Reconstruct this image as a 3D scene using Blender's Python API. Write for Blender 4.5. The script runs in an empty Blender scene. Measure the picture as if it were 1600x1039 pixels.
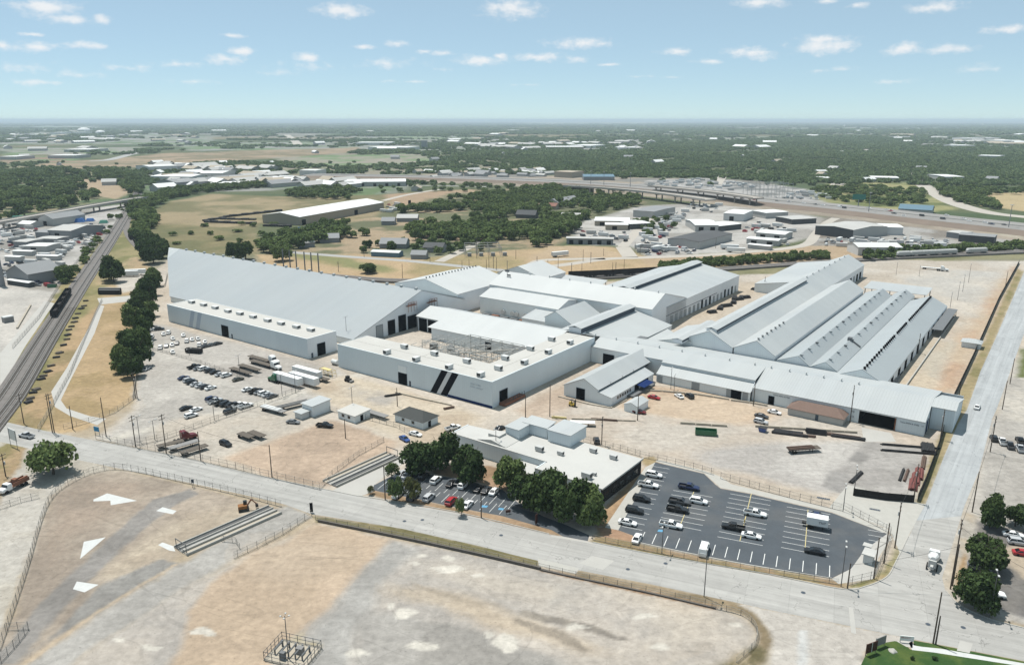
import bpy,bmesh,math,random
import numpy as np
from mathutils import Vector,Matrix,Quaternion
random.seed(11)
RNG=np.random.default_rng(5)
SC=bpy.context.scene
COL=SC.collection
# ------------------------------------------------------------------ camera
F,CX,CY,HC=1200.0,800.0,519.5,100.0
PITCH=math.atan((CY-187.5)/F)
SP,CP=math.sin(PITCH),math.cos(PITCH)
cam_d=bpy.data.cameras.new('camera')
cam_d.sensor_width=36.0
cam_d.lens=36.0*F/1600.0
cam_d.clip_start=1.0
cam_d.clip_end=150000.0
cam=bpy.data.objects.new('camera',cam_d)
COL.objects.link(cam)
cam.location=(0,0,HC)
cam.rotation_euler=(math.pi/2-PITCH,0,0)
SC.camera=cam
# ------------------------------------------------------------------ sun, sky, exposure
SUN_AZ=(-0.70,0.71)
SUN_EL=math.radians(70)
sun_d=bpy.data.lights.new('sun','SUN')
sun_d.energy=4.2
sun_d.angle=math.radians(0.53)
sun_d.color=(1.0,0.965,0.90)
sun=bpy.data.objects.new('sun',sun_d)
COL.objects.link(sun)
sdir=Vector((SUN_AZ[0]*math.cos(SUN_EL),SUN_AZ[1]*math.cos(SUN_EL),math.sin(SUN_EL)))
sun.rotation_euler=(-sdir).to_track_quat('-Z','Y').to_euler()
sun.location=(0,0,400)
SC.view_settings.view_transform='Standard'
SC.view_settings.look='None'
SC.view_settings.gamma=1.0
SC.view_settings.use_curve_mapping=False
SC.view_settings.exposure=0.42
SKY_STRENGTH=0.10
SC.cycles.max_bounces=6
SC.cycles.diffuse_bounces=3
SC.cycles.glossy_bounces=2
SC.cycles.transmission_bounces=2
SC.cycles.transparent_max_bounces=6
SC.cycles.volume_bounces=0
SC.cycles.use_denoising=True
def nd(nt,kind,loc=None,**kw):
 n=nt.nodes.new(kind)
 for k,v in kw.items():
  if k.startswith('i_'):
   key=k[2:]
   n.inputs[int(key)if key.isdigit()else key].default_value=v
  else:
   setattr(n,k,v)
 return n
def math_node(nt,op,a,b=None,c=None,clamp=False):
 n=nt.nodes.new('ShaderNodeMath')
 n.operation=op
 n.use_clamp=clamp
 for i,x in enumerate((a,b,c)):
  if x is None:
   continue
  if isinstance(x,(int,float)):
   n.inputs[i].default_value=x
  else:
   nt.links.new(x,n.inputs[i])
 return n.outputs[0]
def ray(u,v):
 x=(u-CX)/F
 y=-(v-CY)/F
 return(x,CP+y*SP,-SP+y*CP)
def G(u,v,z=0.0):
 """the point at height z that the photograph shows at (u, v)"""
 d=ray(u,v)
 t=(z-HC)/d[2]
 return Vector((d[0]*t,d[1]*t,z))
def proj(p):
 x,y,z=p[0],p[1],p[2]-HC
 f=y*CP-z*SP
 return(CX+F*x/f,CY-F*(y*SP+z*CP)/f)
def height_at(base,v_top):
 """height of a vertical standing at base whose top shows at row v_top"""
 lo,hi=0.0,80.0
 for _ in range(40):
  m=(lo+hi)/2
  if proj((base[0],base[1],base[2]+m))[1]>v_top:
   lo=m
  else:
   hi=m
 return lo
def world_sky():
 w=bpy.data.worlds.new('World')
 SC.world=w
 w.use_nodes=True
 nt=w.node_tree
 nt.nodes.clear()
 out=nd(nt,'ShaderNodeOutputWorld')
 bg=nd(nt,'ShaderNodeBackground')
 bg.inputs['Strength'].default_value=SKY_STRENGTH
 nt.links.new(bg.outputs[0],out.inputs['Surface'])
 sky=nd(nt,'ShaderNodeTexSky',sky_type='NISHITA')
 sky.sun_disc=False
 sky.sun_elevation=SUN_EL
 sky.sun_rotation=math.atan2(SUN_AZ[0],SUN_AZ[1])
 sky.altitude=200
 sky.air_density=0.6
 sky.dust_density=0.0
 sky.ozone_density=3.0
 tc=nd(nt,'ShaderNodeTexCoord')
 sep=nd(nt,'ShaderNodeSeparateXYZ')
 nt.links.new(tc.outputs['Generated'],sep.inputs[0])
 X,Y,Z=sep.outputs
 az=math_node(nt,'ARCTAN2',X,Y)
 el=math_node(nt,'ARCSINE',Z)
 comb=nd(nt,'ShaderNodeCombineXYZ')
 nt.links.new(az,comb.inputs[0])
 nt.links.new(el,comb.inputs[1])
 mp=nd(nt,'ShaderNodeMapping')
 mp.inputs['Scale'].default_value=(1,1.7,1)
 nt.links.new(comb.outputs[0],mp.inputs[0])
 n1=nd(nt,'ShaderNodeTexNoise',i_Scale=55.0,i_Detail=8.0,i_Roughness=0.62)
 nt.links.new(mp.outputs[0],n1.inputs['Vector'])
 n2=nd(nt,'ShaderNodeTexNoise',i_Scale=9.0,i_Detail=4.0,i_Roughness=0.6)
 nt.links.new(mp.outputs[0],n2.inputs['Vector'])
 C=[(75,24,48,22),(105,38,34,13),(160,37,13,14),(58,80,32,13),(136,77,28,10),(5,78,12,12),(52,57,20,5),(40,114,46,17),(120,122,34,9),(200,112,40,11),(280,106,40,10),(352,100,34,14),(376,87,26,12),(362,59,22,6),(535,27,46,20),(800,28,54,28),(480,96,22,13),(480,112,58,14),(566,77,22,7),(620,73,24,9),(605,107,60,14),(690,87,26,8),(752,102,44,15),(780,92,16,9),(665,84,14,6),(840,96,46,13),(868,76,0.1,1),(906,75,62,15),(900,99,22,11),(950,104,20,5),(1058,86,30,11),(1110,100,26,7),(1172,92,42,17),(1288,84,52,24),(1288,68,46,13),(1280,114,24,6),(1318,112,22,7),(1188,13,42,16),(1292,6,20,7),(1340,13,18,8),(1458,20,42,13),(1568,53,28,11),(1412,86,32,17),(1484,84,34,12),(1526,115,32,12),(1395,131,36,7),(1000,122,30,4),(820,135,30,4),(640,130,40,4),(300,131,50,6),(60,133,60,7),(440,117,40,8),(1045,123,22,4),(700,112,26,6)]
 C=[c for c in C if c[2]>1]
 A,E=[],[]
 for(u,v,hw,h)in C:
  d=Vector(ray(u,v)).normalized()
  A.append((math.atan2(d.x,d.y),math.asin(d.z),hw/F*1.0,h/F*1.0,1.0 if v<105 else 0.55))
 acc=None
 for(a,e,hw,h,s)in A:
  m=nd(nt,'ShaderNodeMapping')
  m.vector_type='TEXTURE'
  m.inputs['Location'].default_value=(a,e+h*0.42,0)
  m.inputs['Scale'].default_value=(hw*1.12,h*0.74,1)
  nt.links.new(comb.outputs[0],m.inputs[0])
  ln=nd(nt,'ShaderNodeVectorMath',operation='LENGTH')
  nt.links.new(m.outputs[0],ln.inputs[0])
  f=math_node(nt,'MULTIPLY_ADD',ln.outputs['Value'],-s,s)
  acc=f if acc is None else math_node(nt,'MAXIMUM',acc,f)
 base=math_node(nt,'MAXIMUM',acc,-1.0)
 wis=math_node(nt,'MULTIPLY_ADD',n2.outputs[0],0.55,-0.62)
 base=math_node(nt,'MAXIMUM',base,wis)
 vm=nd(nt,'ShaderNodeMapping')
 vm.inputs['Scale'].default_value=(13,34,1)
 nt.links.new(comb.outputs[0],vm.inputs[0])
 vo=nd(nt,'ShaderNodeTexVoronoi',i_Scale=1.0)
 vo.voronoi_dimensions='2D'
 nt.links.new(vm.outputs[0],vo.inputs['Vector'])
 off=math_node(nt,'GREATER_THAN',math_node(nt,'ABSOLUTE',az),0.66)
 high=math_node(nt,'LESS_THAN',el,0.35)
 vf=math_node(nt,'MULTIPLY_ADD',vo.outputs['Distance'],-2.2,0.75)
 vf=math_node(nt,'MULTIPLY_ADD',math_node(nt,'MULTIPLY',off,high),1.0,math_node(nt,'SUBTRACT',vf,1.0))
 base=math_node(nt,'MAXIMUM',base,vf)
 dens=math_node(nt,'MULTIPLY_ADD',math_node(nt,'SUBTRACT',n1.outputs[0],0.52),1.9,base)
 mr=nd(nt,'ShaderNodeMapRange',interpolation_type='SMOOTHSTEP')
 mr.inputs['From Min'].default_value=0.05
 mr.inputs['From Max'].default_value=1.1
 nt.links.new(dens,mr.inputs['Value'])
 dn=math_node(nt,'MULTIPLY',mr.outputs[0],0.85)
 mix=nd(nt,'ShaderNodeMix',data_type='RGBA')
 nt.links.new(dn,mix.inputs['Factor'])
 wb=nd(nt,'ShaderNodeVectorMath',operation='MULTIPLY')
 wb.inputs[1].default_value=(0.97,1.05,1.08)
 nt.links.new(sky.outputs[0],wb.inputs[0])
 air=nd(nt,'ShaderNodeMix',data_type='RGBA')
 air.inputs['Factor'].default_value=0.6
 nt.links.new(wb.outputs[0],air.inputs[6])
 air.inputs[7].default_value=(.36/SKY_STRENGTH,.475/SKY_STRENGTH,.49/SKY_STRENGTH,1)
 nt.links.new(air.outputs[2],mix.inputs[6])
 k=0.70/SKY_STRENGTH
 mix.inputs[7].default_value=(k,k*1.0,k*1.0,1)
 nt.links.new(mix.outputs[2],bg.inputs['Color'])
world_sky()
# ------------------------------------------------------------------ helpers
def tag(o,label=None,cat=None,group=None,kind=None):
 if label:o['label']=label
 if cat:o['category']=cat
 if group:o['group']=group
 if kind:o['kind']=kind
 return o
def empty(name,loc=(0,0,0),rz=0.0,label=None,cat=None,group=None):
 o=bpy.data.objects.new(name,None)
 o.empty_display_size=0.5
 COL.objects.link(o)
 o.location=loc
 o.rotation_euler=(0,0,rz)
 return tag(o,label,cat,group)
class MB:
 """collects vertices and faces, then becomes ONE mesh object"""
 def __init__(self):
  self.v,self.f=[],[]
 def add(self,vs,fs):
  n=len(self.v)
  self.v+=[tuple(p)for p in vs]
  self.f+=[tuple(i+n for i in f)for f in fs]
  return self
 def quad(self,a,b,c,d):
  return self.add([a,b,c,d],[(0,1,2,3)])
 def box(self,cx,cy,cz,sx,sy,sz,rz=0.0):
  """box centred on (cx, cy), bottom at cz"""
  c,s=math.cos(rz),math.sin(rz)
  vs=[]
  for z in(cz,cz+sz):
   for(x,y)in((-1,-1),(1,-1),(1,1),(-1,1)):
    lx,ly=x*sx/2,y*sy/2
    vs.append((cx+lx*c-ly*s,cy+lx*s+ly*c,z))
  return self.add(vs,[(3,2,1,0),(4,5,6,7),(0,1,5,4),(1,2,6,5),(2,3,7,6),(3,0,4,7)])
 def prism(self,pts,z0,z1):
  """vertical prism over a footprint"""
  a=sum(pts[i][0]*pts[(i+1)%len(pts)][1]-pts[(i+1)%len(pts)][0]*pts[i][1]for i in range(len(pts)))
  pts=list(pts)if a>0 else list(pts)[::-1]
  n=len(pts)
  vs=[(p[0],p[1],z0)for p in pts]+[(p[0],p[1],z1)for p in pts]
  fs=[tuple(range(n))[::-1],tuple(range(n,2*n))]
  fs+=[(i,(i+1)%n,n+(i+1)%n,n+i)for i in range(n)]
  return self.add(vs,fs)
 def tube(self,a,b,r0,r1=None,n=6,caps=True):
  r1=r0 if r1 is None else r1
  a,b=Vector(a),Vector(b)
  d=(b-a)
  if d.length<1e-6:
   return self
  q=d.to_track_quat('Z','Y')
  vs=[]
  for(p,r)in((a,r0),(b,r1)):
   for k in range(n):
    t=2*math.pi*k/n
    vs.append(p+q@Vector((math.cos(t)*r,math.sin(t)*r,0)))
  fs=[(k,(k+1)%n,n+(k+1)%n,n+k)for k in range(n)]
  if caps:
   fs+=[tuple(range(n))[::-1],tuple(range(n,2*n))]
  return self.add(vs,fs)
 def bar(self,a,b,w,h):
  """square bar from a to b"""
  a,b=Vector(a),Vector(b)
  d=b-a
  side=Vector((-d.y,d.x,0))
  if side.length<1e-6:
   side=Vector((1,0,0))
  side.normalize()
  up=d.normalized().cross(side)*-1
  up.normalize()
  vs=[]
  for p in(a,b):
   for(i,j)in((-1,-1),(1,-1),(1,1),(-1,1)):
    vs.append(p+side*(i*w/2)+up*(j*h/2))
  return self.add(vs,[(3,2,1,0),(4,5,6,7),(0,1,5,4),(1,2,6,5),(2,3,7,6),(3,0,4,7)])
 def loft(self,rings,caps=True):
  n=len(rings[0])
  vs=[p for r in rings for p in r]
  fs=[]
  for i in range(len(rings)-1):
   for k in range(n):
    fs.append((i*n+k,i*n+(k+1)%n,(i+1)*n+(k+1)%n,(i+1)*n+k))
  if caps:
   fs+=[tuple(range(n))[::-1],tuple(range((len(rings)-1)*n,len(rings)*n))]
  return self.add(vs,fs)
 def mesh(self,name,fix=True):
  me=bpy.data.meshes.new(name)
  me.from_pydata(self.v,[],self.f)
  if fix:
   bm=bmesh.new()
   bm.from_mesh(me)
   bmesh.ops.recalc_face_normals(bm,faces=bm.faces)
   bm.to_mesh(me)
   bm.free()
  return me
 def build(self,name,m,parent=None,fix=True,smooth=False):
  me=self.mesh(name,fix)
  return link(name,me,m,parent,smooth)
def link(name,me,m,parent=None,smooth=False):
 o=bpy.data.objects.new(name,me)
 if m is not None:
  if len(me.materials)==0:
   me.materials.append(m)
  if me.materials[0]!=m:
   o.material_slots[0].link='OBJECT'
   o.material_slots[0].material=m
 if smooth:
  me.polygons.foreach_set('use_smooth',[True]*len(me.polygons))
 COL.objects.link(o)
 if parent is not None:
  o.parent=parent
 return o
def copy_tree(o,parent=None):
 c=o.copy()
 COL.objects.link(c)
 if parent is not None:
  c.parent=parent
  c.matrix_parent_inverse=o.matrix_parent_inverse.copy()
 for ch in KIDS.get(o.name)or[x for x in o.children]:
  copy_tree(ch,c)
 return c
KIDS={}
# ------------------------------------------------------------------ materials
def srgb(r,g,b):
 f=lambda c:(c/255/12.92)if c/255<=0.04045 else((c/255+0.055)/1.055)**2.4
 return(f(r),f(g),f(b))
MATS={}
def mat(name,col,rough=0.7,metal=0.0,amp=0.18,scale=0.35,detail=6.0,amp2=0.0,scale2=6.0,streak=None,coords='pos',spec=0.3,tint=None,tint_scale=0.04,tint_amt=0.5,bump=0.0,var=0.0):
 """procedural surface: base colour broken up by two octave noises, optional second tint and streaks"""
 m=bpy.data.materials.new(name)
 m.use_nodes=True
 nt=m.node_tree
 b=nt.nodes['Principled BSDF']
 b.inputs['Roughness'].default_value=rough
 b.inputs['Metallic'].default_value=metal
 b.inputs['Specular IOR Level'].default_value=spec
 if coords=='pos':
  vec=nd(nt,'ShaderNodeNewGeometry').outputs['Position']
 else:
  vec=nd(nt,'ShaderNodeTexCoord').outputs['Object']
 n=nd(nt,'ShaderNodeTexNoise',i_Scale=scale,i_Detail=detail,i_Roughness=0.6)
 nt.links.new(vec,n.inputs['Vector'])
 f=math_node(nt,'MULTIPLY_ADD',n.outputs[0],2*amp,1-amp)
 if amp2:
  n2=nd(nt,'ShaderNodeTexNoise',i_Scale=scale2,i_Detail=3.0,i_Roughness=0.6)
  nt.links.new(vec,n2.inputs['Vector'])
  f2=math_node(nt,'MULTIPLY_ADD',n2.outputs[0],2*amp2,1-amp2)
  f=math_node(nt,'MULTIPLY',f,f2)
 if streak:
  ax,per,sa=streak
  dv=nd(nt,'ShaderNodeVectorMath',operation='DOT_PRODUCT')
  nt.links.new(vec,dv.inputs[0])
  dv.inputs[1].default_value=ax
  s=math_node(nt,'FRACT',math_node(nt,'DIVIDE',dv.outputs['Value'],per))
  s=math_node(nt,'COMPARE',s,0.5,0.09)
  f=math_node(nt,'MULTIPLY',f,math_node(nt,'MULTIPLY_ADD',s,-sa,1.0))
  fl=math_node(nt,'FLOOR',math_node(nt,'DIVIDE',dv.outputs['Value'],per*4))
  wn=nd(nt,'ShaderNodeTexWhiteNoise',noise_dimensions='1D')
  nt.links.new(fl,wn.inputs['W'])
  f=math_node(nt,'MULTIPLY',f,math_node(nt,'MULTIPLY_ADD',wn.outputs['Value'],sa*.5,1-sa*.25))
 if var:
  oi=nd(nt,'ShaderNodeObjectInfo')
  f=math_node(nt,'MULTIPLY',f,math_node(nt,'MULTIPLY_ADD',oi.outputs['Random'],2*var,1-var))
 colr=nd(nt,'ShaderNodeRGB')
 colr.outputs[0].default_value=(*col,1)
 csock=colr.outputs[0]
 if tint is not None:
  n3=nd(nt,'ShaderNodeTexNoise',i_Scale=tint_scale,i_Detail=5.0,i_Roughness=0.62)
  nt.links.new(vec,n3.inputs['Vector'])
  mr=nd(nt,'ShaderNodeMapRange',interpolation_type='SMOOTHSTEP')
  mr.inputs['From Min'].default_value=0.42
  mr.inputs['From Max'].default_value=0.64
  nt.links.new(n3.outputs[0],mr.inputs['Value'])
  fac=math_node(nt,'MULTIPLY',mr.outputs[0],tint_amt)
  mx=nd(nt,'ShaderNodeMix',data_type='RGBA')
  nt.links.new(fac,mx.inputs['Factor'])
  nt.links.new(csock,mx.inputs[6])
  mx.inputs[7].default_value=(*tint,1)
  csock=mx.outputs[2]
 mul=nd(nt,'ShaderNodeVectorMath',operation='SCALE')
 nt.links.new(csock,mul.inputs[0])
 nt.links.new(f,mul.inputs['Scale'])
 nt.links.new(mul.outputs[0],b.inputs['Base Color'])
 if bump:
  bp=nd(nt,'ShaderNodeBump',i_Strength=bump,i_Distance=0.05)
  nt.links.new(n.outputs[0],bp.inputs['Height'])
  nt.links.new(bp.outputs[0],b.inputs['Normal'])
 MATS[name]=m
 return m
# ------------------------------------------------------------------ ground: one sheet to the horizon, tints are the soils themselves
K_SUN=1.85
def PC(r,g,b):
 """albedo of a flat surface that shows as this sRGB colour in full sun"""
 c=np.array(srgb(r,g,b))/K_SUN
 l=c.mean()
 return np.clip(l+(c-l)*.80,.005,.85)
def _hash(ix,iy,s):
 h=(ix.astype(np.int64)*374761393+iy.astype(np.int64)*668265263+s*974711)&0x7fffffff
 h=((h^(h>>13))*1274126177)&0x7fffffff
 return((h^(h>>16))&0xffff)/65535.0
def vnoise(x,y,s=0):
 ix,iy=np.floor(x),np.floor(y)
 fx,fy=x-ix,y-iy
 fx=fx*fx*(3-2*fx)
 fy=fy*fy*(3-2*fy)
 a,b=_hash(ix,iy,s),_hash(ix+1,iy,s)
 c,d=_hash(ix,iy+1,s),_hash(ix+1,iy+1,s)
 return(a*(1-fx)+b*fx)*(1-fy)+(c*(1-fx)+d*fx)*fy
def fbm(x,y,scale,octv=4,s=0):
 r,a,t=0,1.0,0
 for o in range(octv):
  r=r+a*vnoise(x/scale*2**o+17.3*o,y/scale*2**o-9.1*o,s+o*7)
  t+=a
  a*=0.55
 return r/t
def inside(poly,x,y):
 n=len(poly)
 r=np.zeros(x.shape,bool)
 for i in range(n):
  x0,y0=poly[i]
  x1,y1=poly[(i+1)%n]
  if y0==y1:
   continue
  m=(y0>y)!=(y1>y)
  r^=m&(x<(x1-x0)*(y-y0)/(y1-y0)+x0)
 return r
def gpoly(px):
 """photo outline -> outline on the ground"""
 return[tuple(G(u,max(v,190.5))[:2])for(u,v)in px]
NC,NR=760,800
ys=[-140.0,-60.0,0.0,40.0,70.0,90.0]
yy=100.0
while yy<60000:
 ys.append(yy)
 yy+=max(0.62,yy*0.0024 if yy<300 else(yy*0.0072 if yy<1500 else yy*0.012))
ys.append(62000.0)
ys=np.array(ys)
ts=np.linspace(-1,1,NC)
gx=np.outer(np.maximum(0.80*ys+60,120),ts)
gy=np.repeat(ys[:,None],NC,1)
GX,GY=gx.ravel(),gy.ravel()
nr=len(ys)
n_big=fbm(GX,GY,900,4,1)
n_mid=fbm(GX,GY,160,4,2)
n_sml=fbm(GX,GY,24,4,3)
n_fin=fbm(GX,GY,5,3,4)
tintc=np.zeros((len(GX),3))
lerp=lambda a,b,f:a+(b-a)*f[:,None]
sstep=lambda f,a,b:(lambda t:t*t*(3-2*t))(np.clip((f-a)/(b-a),0,1))
FOREST=np.array([.055,.078,.038])
DRY=PC(188,165,122)
OLIVE=PC(150,140,98)
PALE=PC(213,205,195)
GREY=PC(190,188,185)
TAN=PC(200,180,156)
ROOFS=PC(228,228,226)
base=lerp(np.tile(FOREST,(len(GX),1)),np.tile(np.array([.088,.098,.052]),(len(GX),1)),sstep(n_mid,.35,.7))
base=lerp(base,np.tile(DRY*.75,(len(GX),1)),sstep(n_big,.60,.72)*.7)
base=lerp(base,np.tile(PC(170,165,158),(len(GX),1)),sstep(fbm(GX,GY,2600,3,9),.60,.68)*sstep(n_mid,.45,.65)*.8)
nearm=sstep(GY,480.,640.)
base=lerp(lerp(np.tile(PC(204,194,178),(len(GX),1)),np.tile(PC(188,172,146),(len(GX),1)),sstep(n_sml,.4,.62)),base,nearm)
tintc[:]=base
def paint(px,col,col2=None,feather=1.5,warp=2.0,amt=1.0,mottle=None,thr=(.4,.62),world=False):
 poly=px if world else gpoly(px)
 P=np.array(poly)
 pad=feather*3+warp*2
 m=(GX>P[:,0].min()-pad)&(GX<P[:,0].max()+pad)&(GY>P[:,1].min()-pad)&(GY<P[:,1].max()+pad)
 idx=np.nonzero(m)[0]
 if len(idx)==0:
  return
 x,y=GX[idx],GY[idx]
 if warp:
  wx=(fbm(x,y,warp*4,3,31)-.5)*2*warp
  wy=(fbm(x,y,warp*4,3,47)-.5)*2*warp
 else:
  wx=wy=0
 acc=np.zeros(len(idx))
 jit=[(0,0),(.7,.3),(-.3,.7),(-.7,-.3),(.3,-.7),(1.2,-.6),(-1.2,.6)]if feather else[(0,0)]
 for(jx,jy)in jit:
  acc+=inside(poly,x+wx+jx*feather,y+wy+jy*feather)
 acc=acc/len(jit)*amt
 c=np.tile(np.array(col),(len(idx),1))
 if col2 is not None:
  f=fbm(x,y,mottle or 20,5,61)
  c=lerp(c,np.tile(np.array(col2),(len(idx),1)),sstep(f,*thr))
 tintc[idx]=tintc[idx]*(1-acc[:,None])+c*acc[:,None]
# --- far towns, fields and yards
for px in([(230,262),(420,258),(470,290),(420,300),(330,298),(240,305),(225,290)],[(400,285),(640,280),(640,300),(560,310),(470,300)],[(540,222),(700,226),(690,238),(540,236)],[(690,215),(1010,218),(1000,236),(690,236)],[(60,196),(250,200),(250,215),(40,213)],[(0,208),(330,214),(330,226),(0,226)],[(1380,208),(1600,216),(1600,234),(1400,226)],[(880,189.5),(1010,190),(1010,197),(820,197)]):
 paint(px,PC(175,172,168),FOREST*1.8,feather=12,warp=40,mottle=70,amt=.9)
paint([(60,255),(200,246),(250,240),(560,230),(560,238),(330,255),(210,262),(60,265)],PC(186,160,128),PC(150,138,105),feather=8,warp=15,mottle=60)
paint([(0,244),(120,244),(120,255),(0,256)],PC(170,140,115),FOREST*2,feather=8,warp=15,mottle=60)
paint([(300,282),(330,262),(520,240),(700,240),(860,268),(640,274),(480,280),(380,290)],PC(165,155,132),FOREST*1.6,feather=8,warp=20,mottle=45)
for(px,c)in(([(0,232),(220,230),(230,240),(0,243)],(178,172,164)),([(260,224),(520,222),(540,232),(300,236)],(172,170,166)),([(420,246),(640,240),(700,252),(520,262)],(176,166,148)),([(560,214),(760,212),(760,218),(560,220)],(168,168,164)),([(1030,218),(1200,214),(1200,219),(1040,223)],(170,168,160)),([(0,197),(160,198),(160,201),(0,201)],(172,172,170)),([(820,190),(1040,190.6),(1040,194),(800,194)],(196,190,180)),([(1180,199),(1500,200),(1480,203),(1200,203)],(176,172,164))):
 paint(px,PC(*c),FOREST*2.2,feather=14,warp=45,mottle=80,amt=.85)
paint([(0,258),(100,262),(190,272),(215,300),(150,322),(60,338),(-200,352),(-200,262)],PC(160,148,112),FOREST*1.4,feather=5,warp=8,mottle=40)
paint([(118,282),(150,278),(190,292),(205,300),(180,312),(150,306)],PC(196,170,136),feather=4,warp=4)
paint([(236,330),(262,316),(330,303),(470,308),(600,304),(735,296),(800,300),(700,312),(640,322),(606,346),(480,352),(410,350),(400,372),(418,382),(400,396),(250,395),(225,372)],PC(178,158,118),PC(136,130,88),feather=4,warp=6,mottle=60)
paint([(236,350),(300,352),(400,372),(418,382),(400,398),(250,395),(225,372)],PC(150,138,94),PC(128,126,82),feather=6,warp=8,mottle=40)
paint([(600,304),(735,296),(760,300),(690,316),(620,330)],PC(190,160,126),feather=4,warp=4)
paint([(415,388),(560,345),(700,302),(860,290),(990,300),(1010,320),(900,362),(860,388),(740,392),(690,372),(560,398),(440,408)],np.array([.10,.105,.06]),PC(190,165,130),feather=4,warp=8,mottle=35,thr=(.45,.66))
paint([(395,396),(480,403),(560,396),(640,404),(720,398),(790,392),(860,386),(900,384),(960,386),(1020,405),(1160,398),(1290,384),(1390,388),(1390,402),(1160,418),(1000,436),(640,442),(420,420)],PC(206,176,132),PC(176,158,108),feather=3,warp=5,mottle=50,thr=(.5,.72))
paint([(430,396),(520,400),(620,420),(600,428),(520,416)],PC(176,160,108),PC(150,150,95),feather=5,warp=6,mottle=30)
paint([(860,386),(930,384),(975,398),(960,404),(850,404),(820,412),(830,400)],PC(206,178,140),feather=3,warp=4)
paint([(890,352),(1000,322),(1090,318),(1200,326),(1290,340),(1290,366),(1180,392),(1010,402),(985,385),(900,382)],PC(206,201,194),PC(176,170,162),feather=3,warp=4,mottle=30)
paint([(1290,338),(1600,372),(1800,390),(1800,404),(1400,402),(1290,384),(1260,388)],PC(188,184,178),PC(150,140,128),feather=3,warp=5,mottle=30)
paint([(1000,405),(1180,392),(1262,384),(1390,386),(1390,402),(1160,412),(1030,424)],PC(200,172,136),feather=3,warp=3)
paint([(480,284),(560,284),(700,287),(800,291),(900,297),(1000,306),(1100,318),(1200,328),(1340,344),(1480,362),(1600,380),(1750,402),(1750,386),(1600,366),(1340,336),(1100,308),(900,291),(700,282),(480,278)],PC(184,168,148),PC(160,146,126),feather=4,warp=6,mottle=40)
paint([(940,436),(1030,431),(1160,419),(1350,406),(1600,394),(1800,386),(1800,398),(1600,404),(1480,407),(1350,412),(1215,428),(1140,432),(1000,440),(940,444)],PC(158,152,112),PC(136,136,92),feather=2,warp=3,mottle=25)
paint([(560,282),(700,280),(900,284),(1100,296),(1210,308),(1210,285),(1140,280),(900,276),(700,270)],PC(186,170,150),PC(150,146,138),feather=6,warp=10,mottle=40)
paint([(985,300),(1010,282),(1100,278),(1220,290),(1262,296),(1300,318),(1150,306)],PC(196,192,188),PC(140,140,138),feather=5,warp=8,mottle=18)
paint([(1260,300),(1300,286),(1420,286),(1450,300),(1500,330),(1420,334),(1300,322)],PC(176,170,110),PC(122,132,72),feather=5,warp=10,mottle=50)
paint([(1482,304),(1600,300),(1700,306),(1700,326),(1600,330),(1530,322)],PC(206,182,132),feather=4,warp=6)
paint([(1340,330),(1600,352),(1600,376),(1500,352),(1340,338)],PC(200,188,166),PC(170,160,120),feather=4,warp=6,mottle=30)
paint([(-200,352),(60,338),(200,318),(190,350),(130,410),(98,440),(62,500),(20,545),(-200,640)],PC(205,200,194),PC(165,160,152),feather=2,warp=3,mottle=22)
paint([(0,450),(85,455),(60,500),(20,545),(-60,600),(-60,450)],PC(198,195,190),PC(212,208,202),feather=2,warp=2,mottle=30)
paint([(205,312),(228,312),(232,380),(205,440),(165,470),(90,640),(70,690),(-40,690),(0,590),(40,530),(60,500),(98,440),(140,395),(190,345)],PC(172,158,108),PC(138,136,82),feather=1.5,warp=3,mottle=25)
paint([(150,480),(170,470),(85,640),(60,675),(20,672),(60,600),(120,505)],PC(196,166,122),PC(160,142,98),feather=1.5,warp=2,mottle=18)
paint([(62,668),(85,640),(112,585),(140,520),(165,470),(205,468),(216,560),(214,622),(165,652),(130,672),(95,678)],PC(198,170,126),PC(176,152,106),feather=1,warp=1.5,mottle=16)
paint([(150,430),(212,400),(240,418),(236,440),(206,468),(160,470)],PC(196,170,130),PC(160,150,104),feather=2,warp=3,mottle=16)
paint([(176,432),(245,420),(258,436),(236,450),(190,458)],PC(210,203,192),feather=1.5,warp=1.5)
YARD=[(228,470),(243,425),(262,405),(420,425),(640,450),(900,445),(1000,436),(1140,430),(1210,428),(1350,404),(1480,408),(1598,408),(1640,408),(1640,480),(1450,800),(1440,830),(1390,905),(1320,925),(1180,895),(700,800),(140,690),(170,672),(208,640),(222,560)]
paint(YARD,PC(214,204,191),PC(205,192,175),feather=1,warp=1,mottle=45)
paint([(228,500),(240,505),(480,565),(540,585),(520,620),(450,640),(300,720),(140,690),(170,672),(208,640)],PC(207,203,196),PC(190,186,180),feather=2,warp=3,mottle=30)
paint([(300,520),(470,560),(530,575),(420,640),(380,600),(280,560)],PC(197,193,188),PC(178,172,166),feather=4,warp=5,mottle=25,amt=.7)
paint([(148,688),(400,628),(640,560),(640,566),(420,632),(170,690)],PC(222,217,206),feather=1.2,warp=1,amt=.8)
paint([(540,585),(760,650),(700,690),(640,700),(520,640),(480,600)],PC(216,202,180),PC(202,184,160),feather=3,warp=4,mottle=20)
paint([(540,600),(630,625),(600,640),(530,615)],PC(186,180,172),PC(206,195,178),feather=3,warp=4,mottle=8)
paint([(350,715),(520,655),(625,690),(612,712),(500,762),(420,745)],PC(206,182,158),PC(190,168,146),feather=1.5,warp=1.5,mottle=16)
paint([(200,715),(250,660),(470,625),(540,640),(350,712),(290,722)],PC(200,193,182),PC(208,198,184),feather=2,warp=2,mottle=16)
paint([(815,640),(1000,620),(1340,640),(1460,690),(1440,790),(1310,780),(1040,720),(900,680)],PC(211,203,192),PC(204,190,174),feather=2,warp=3,mottle=35)
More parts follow.
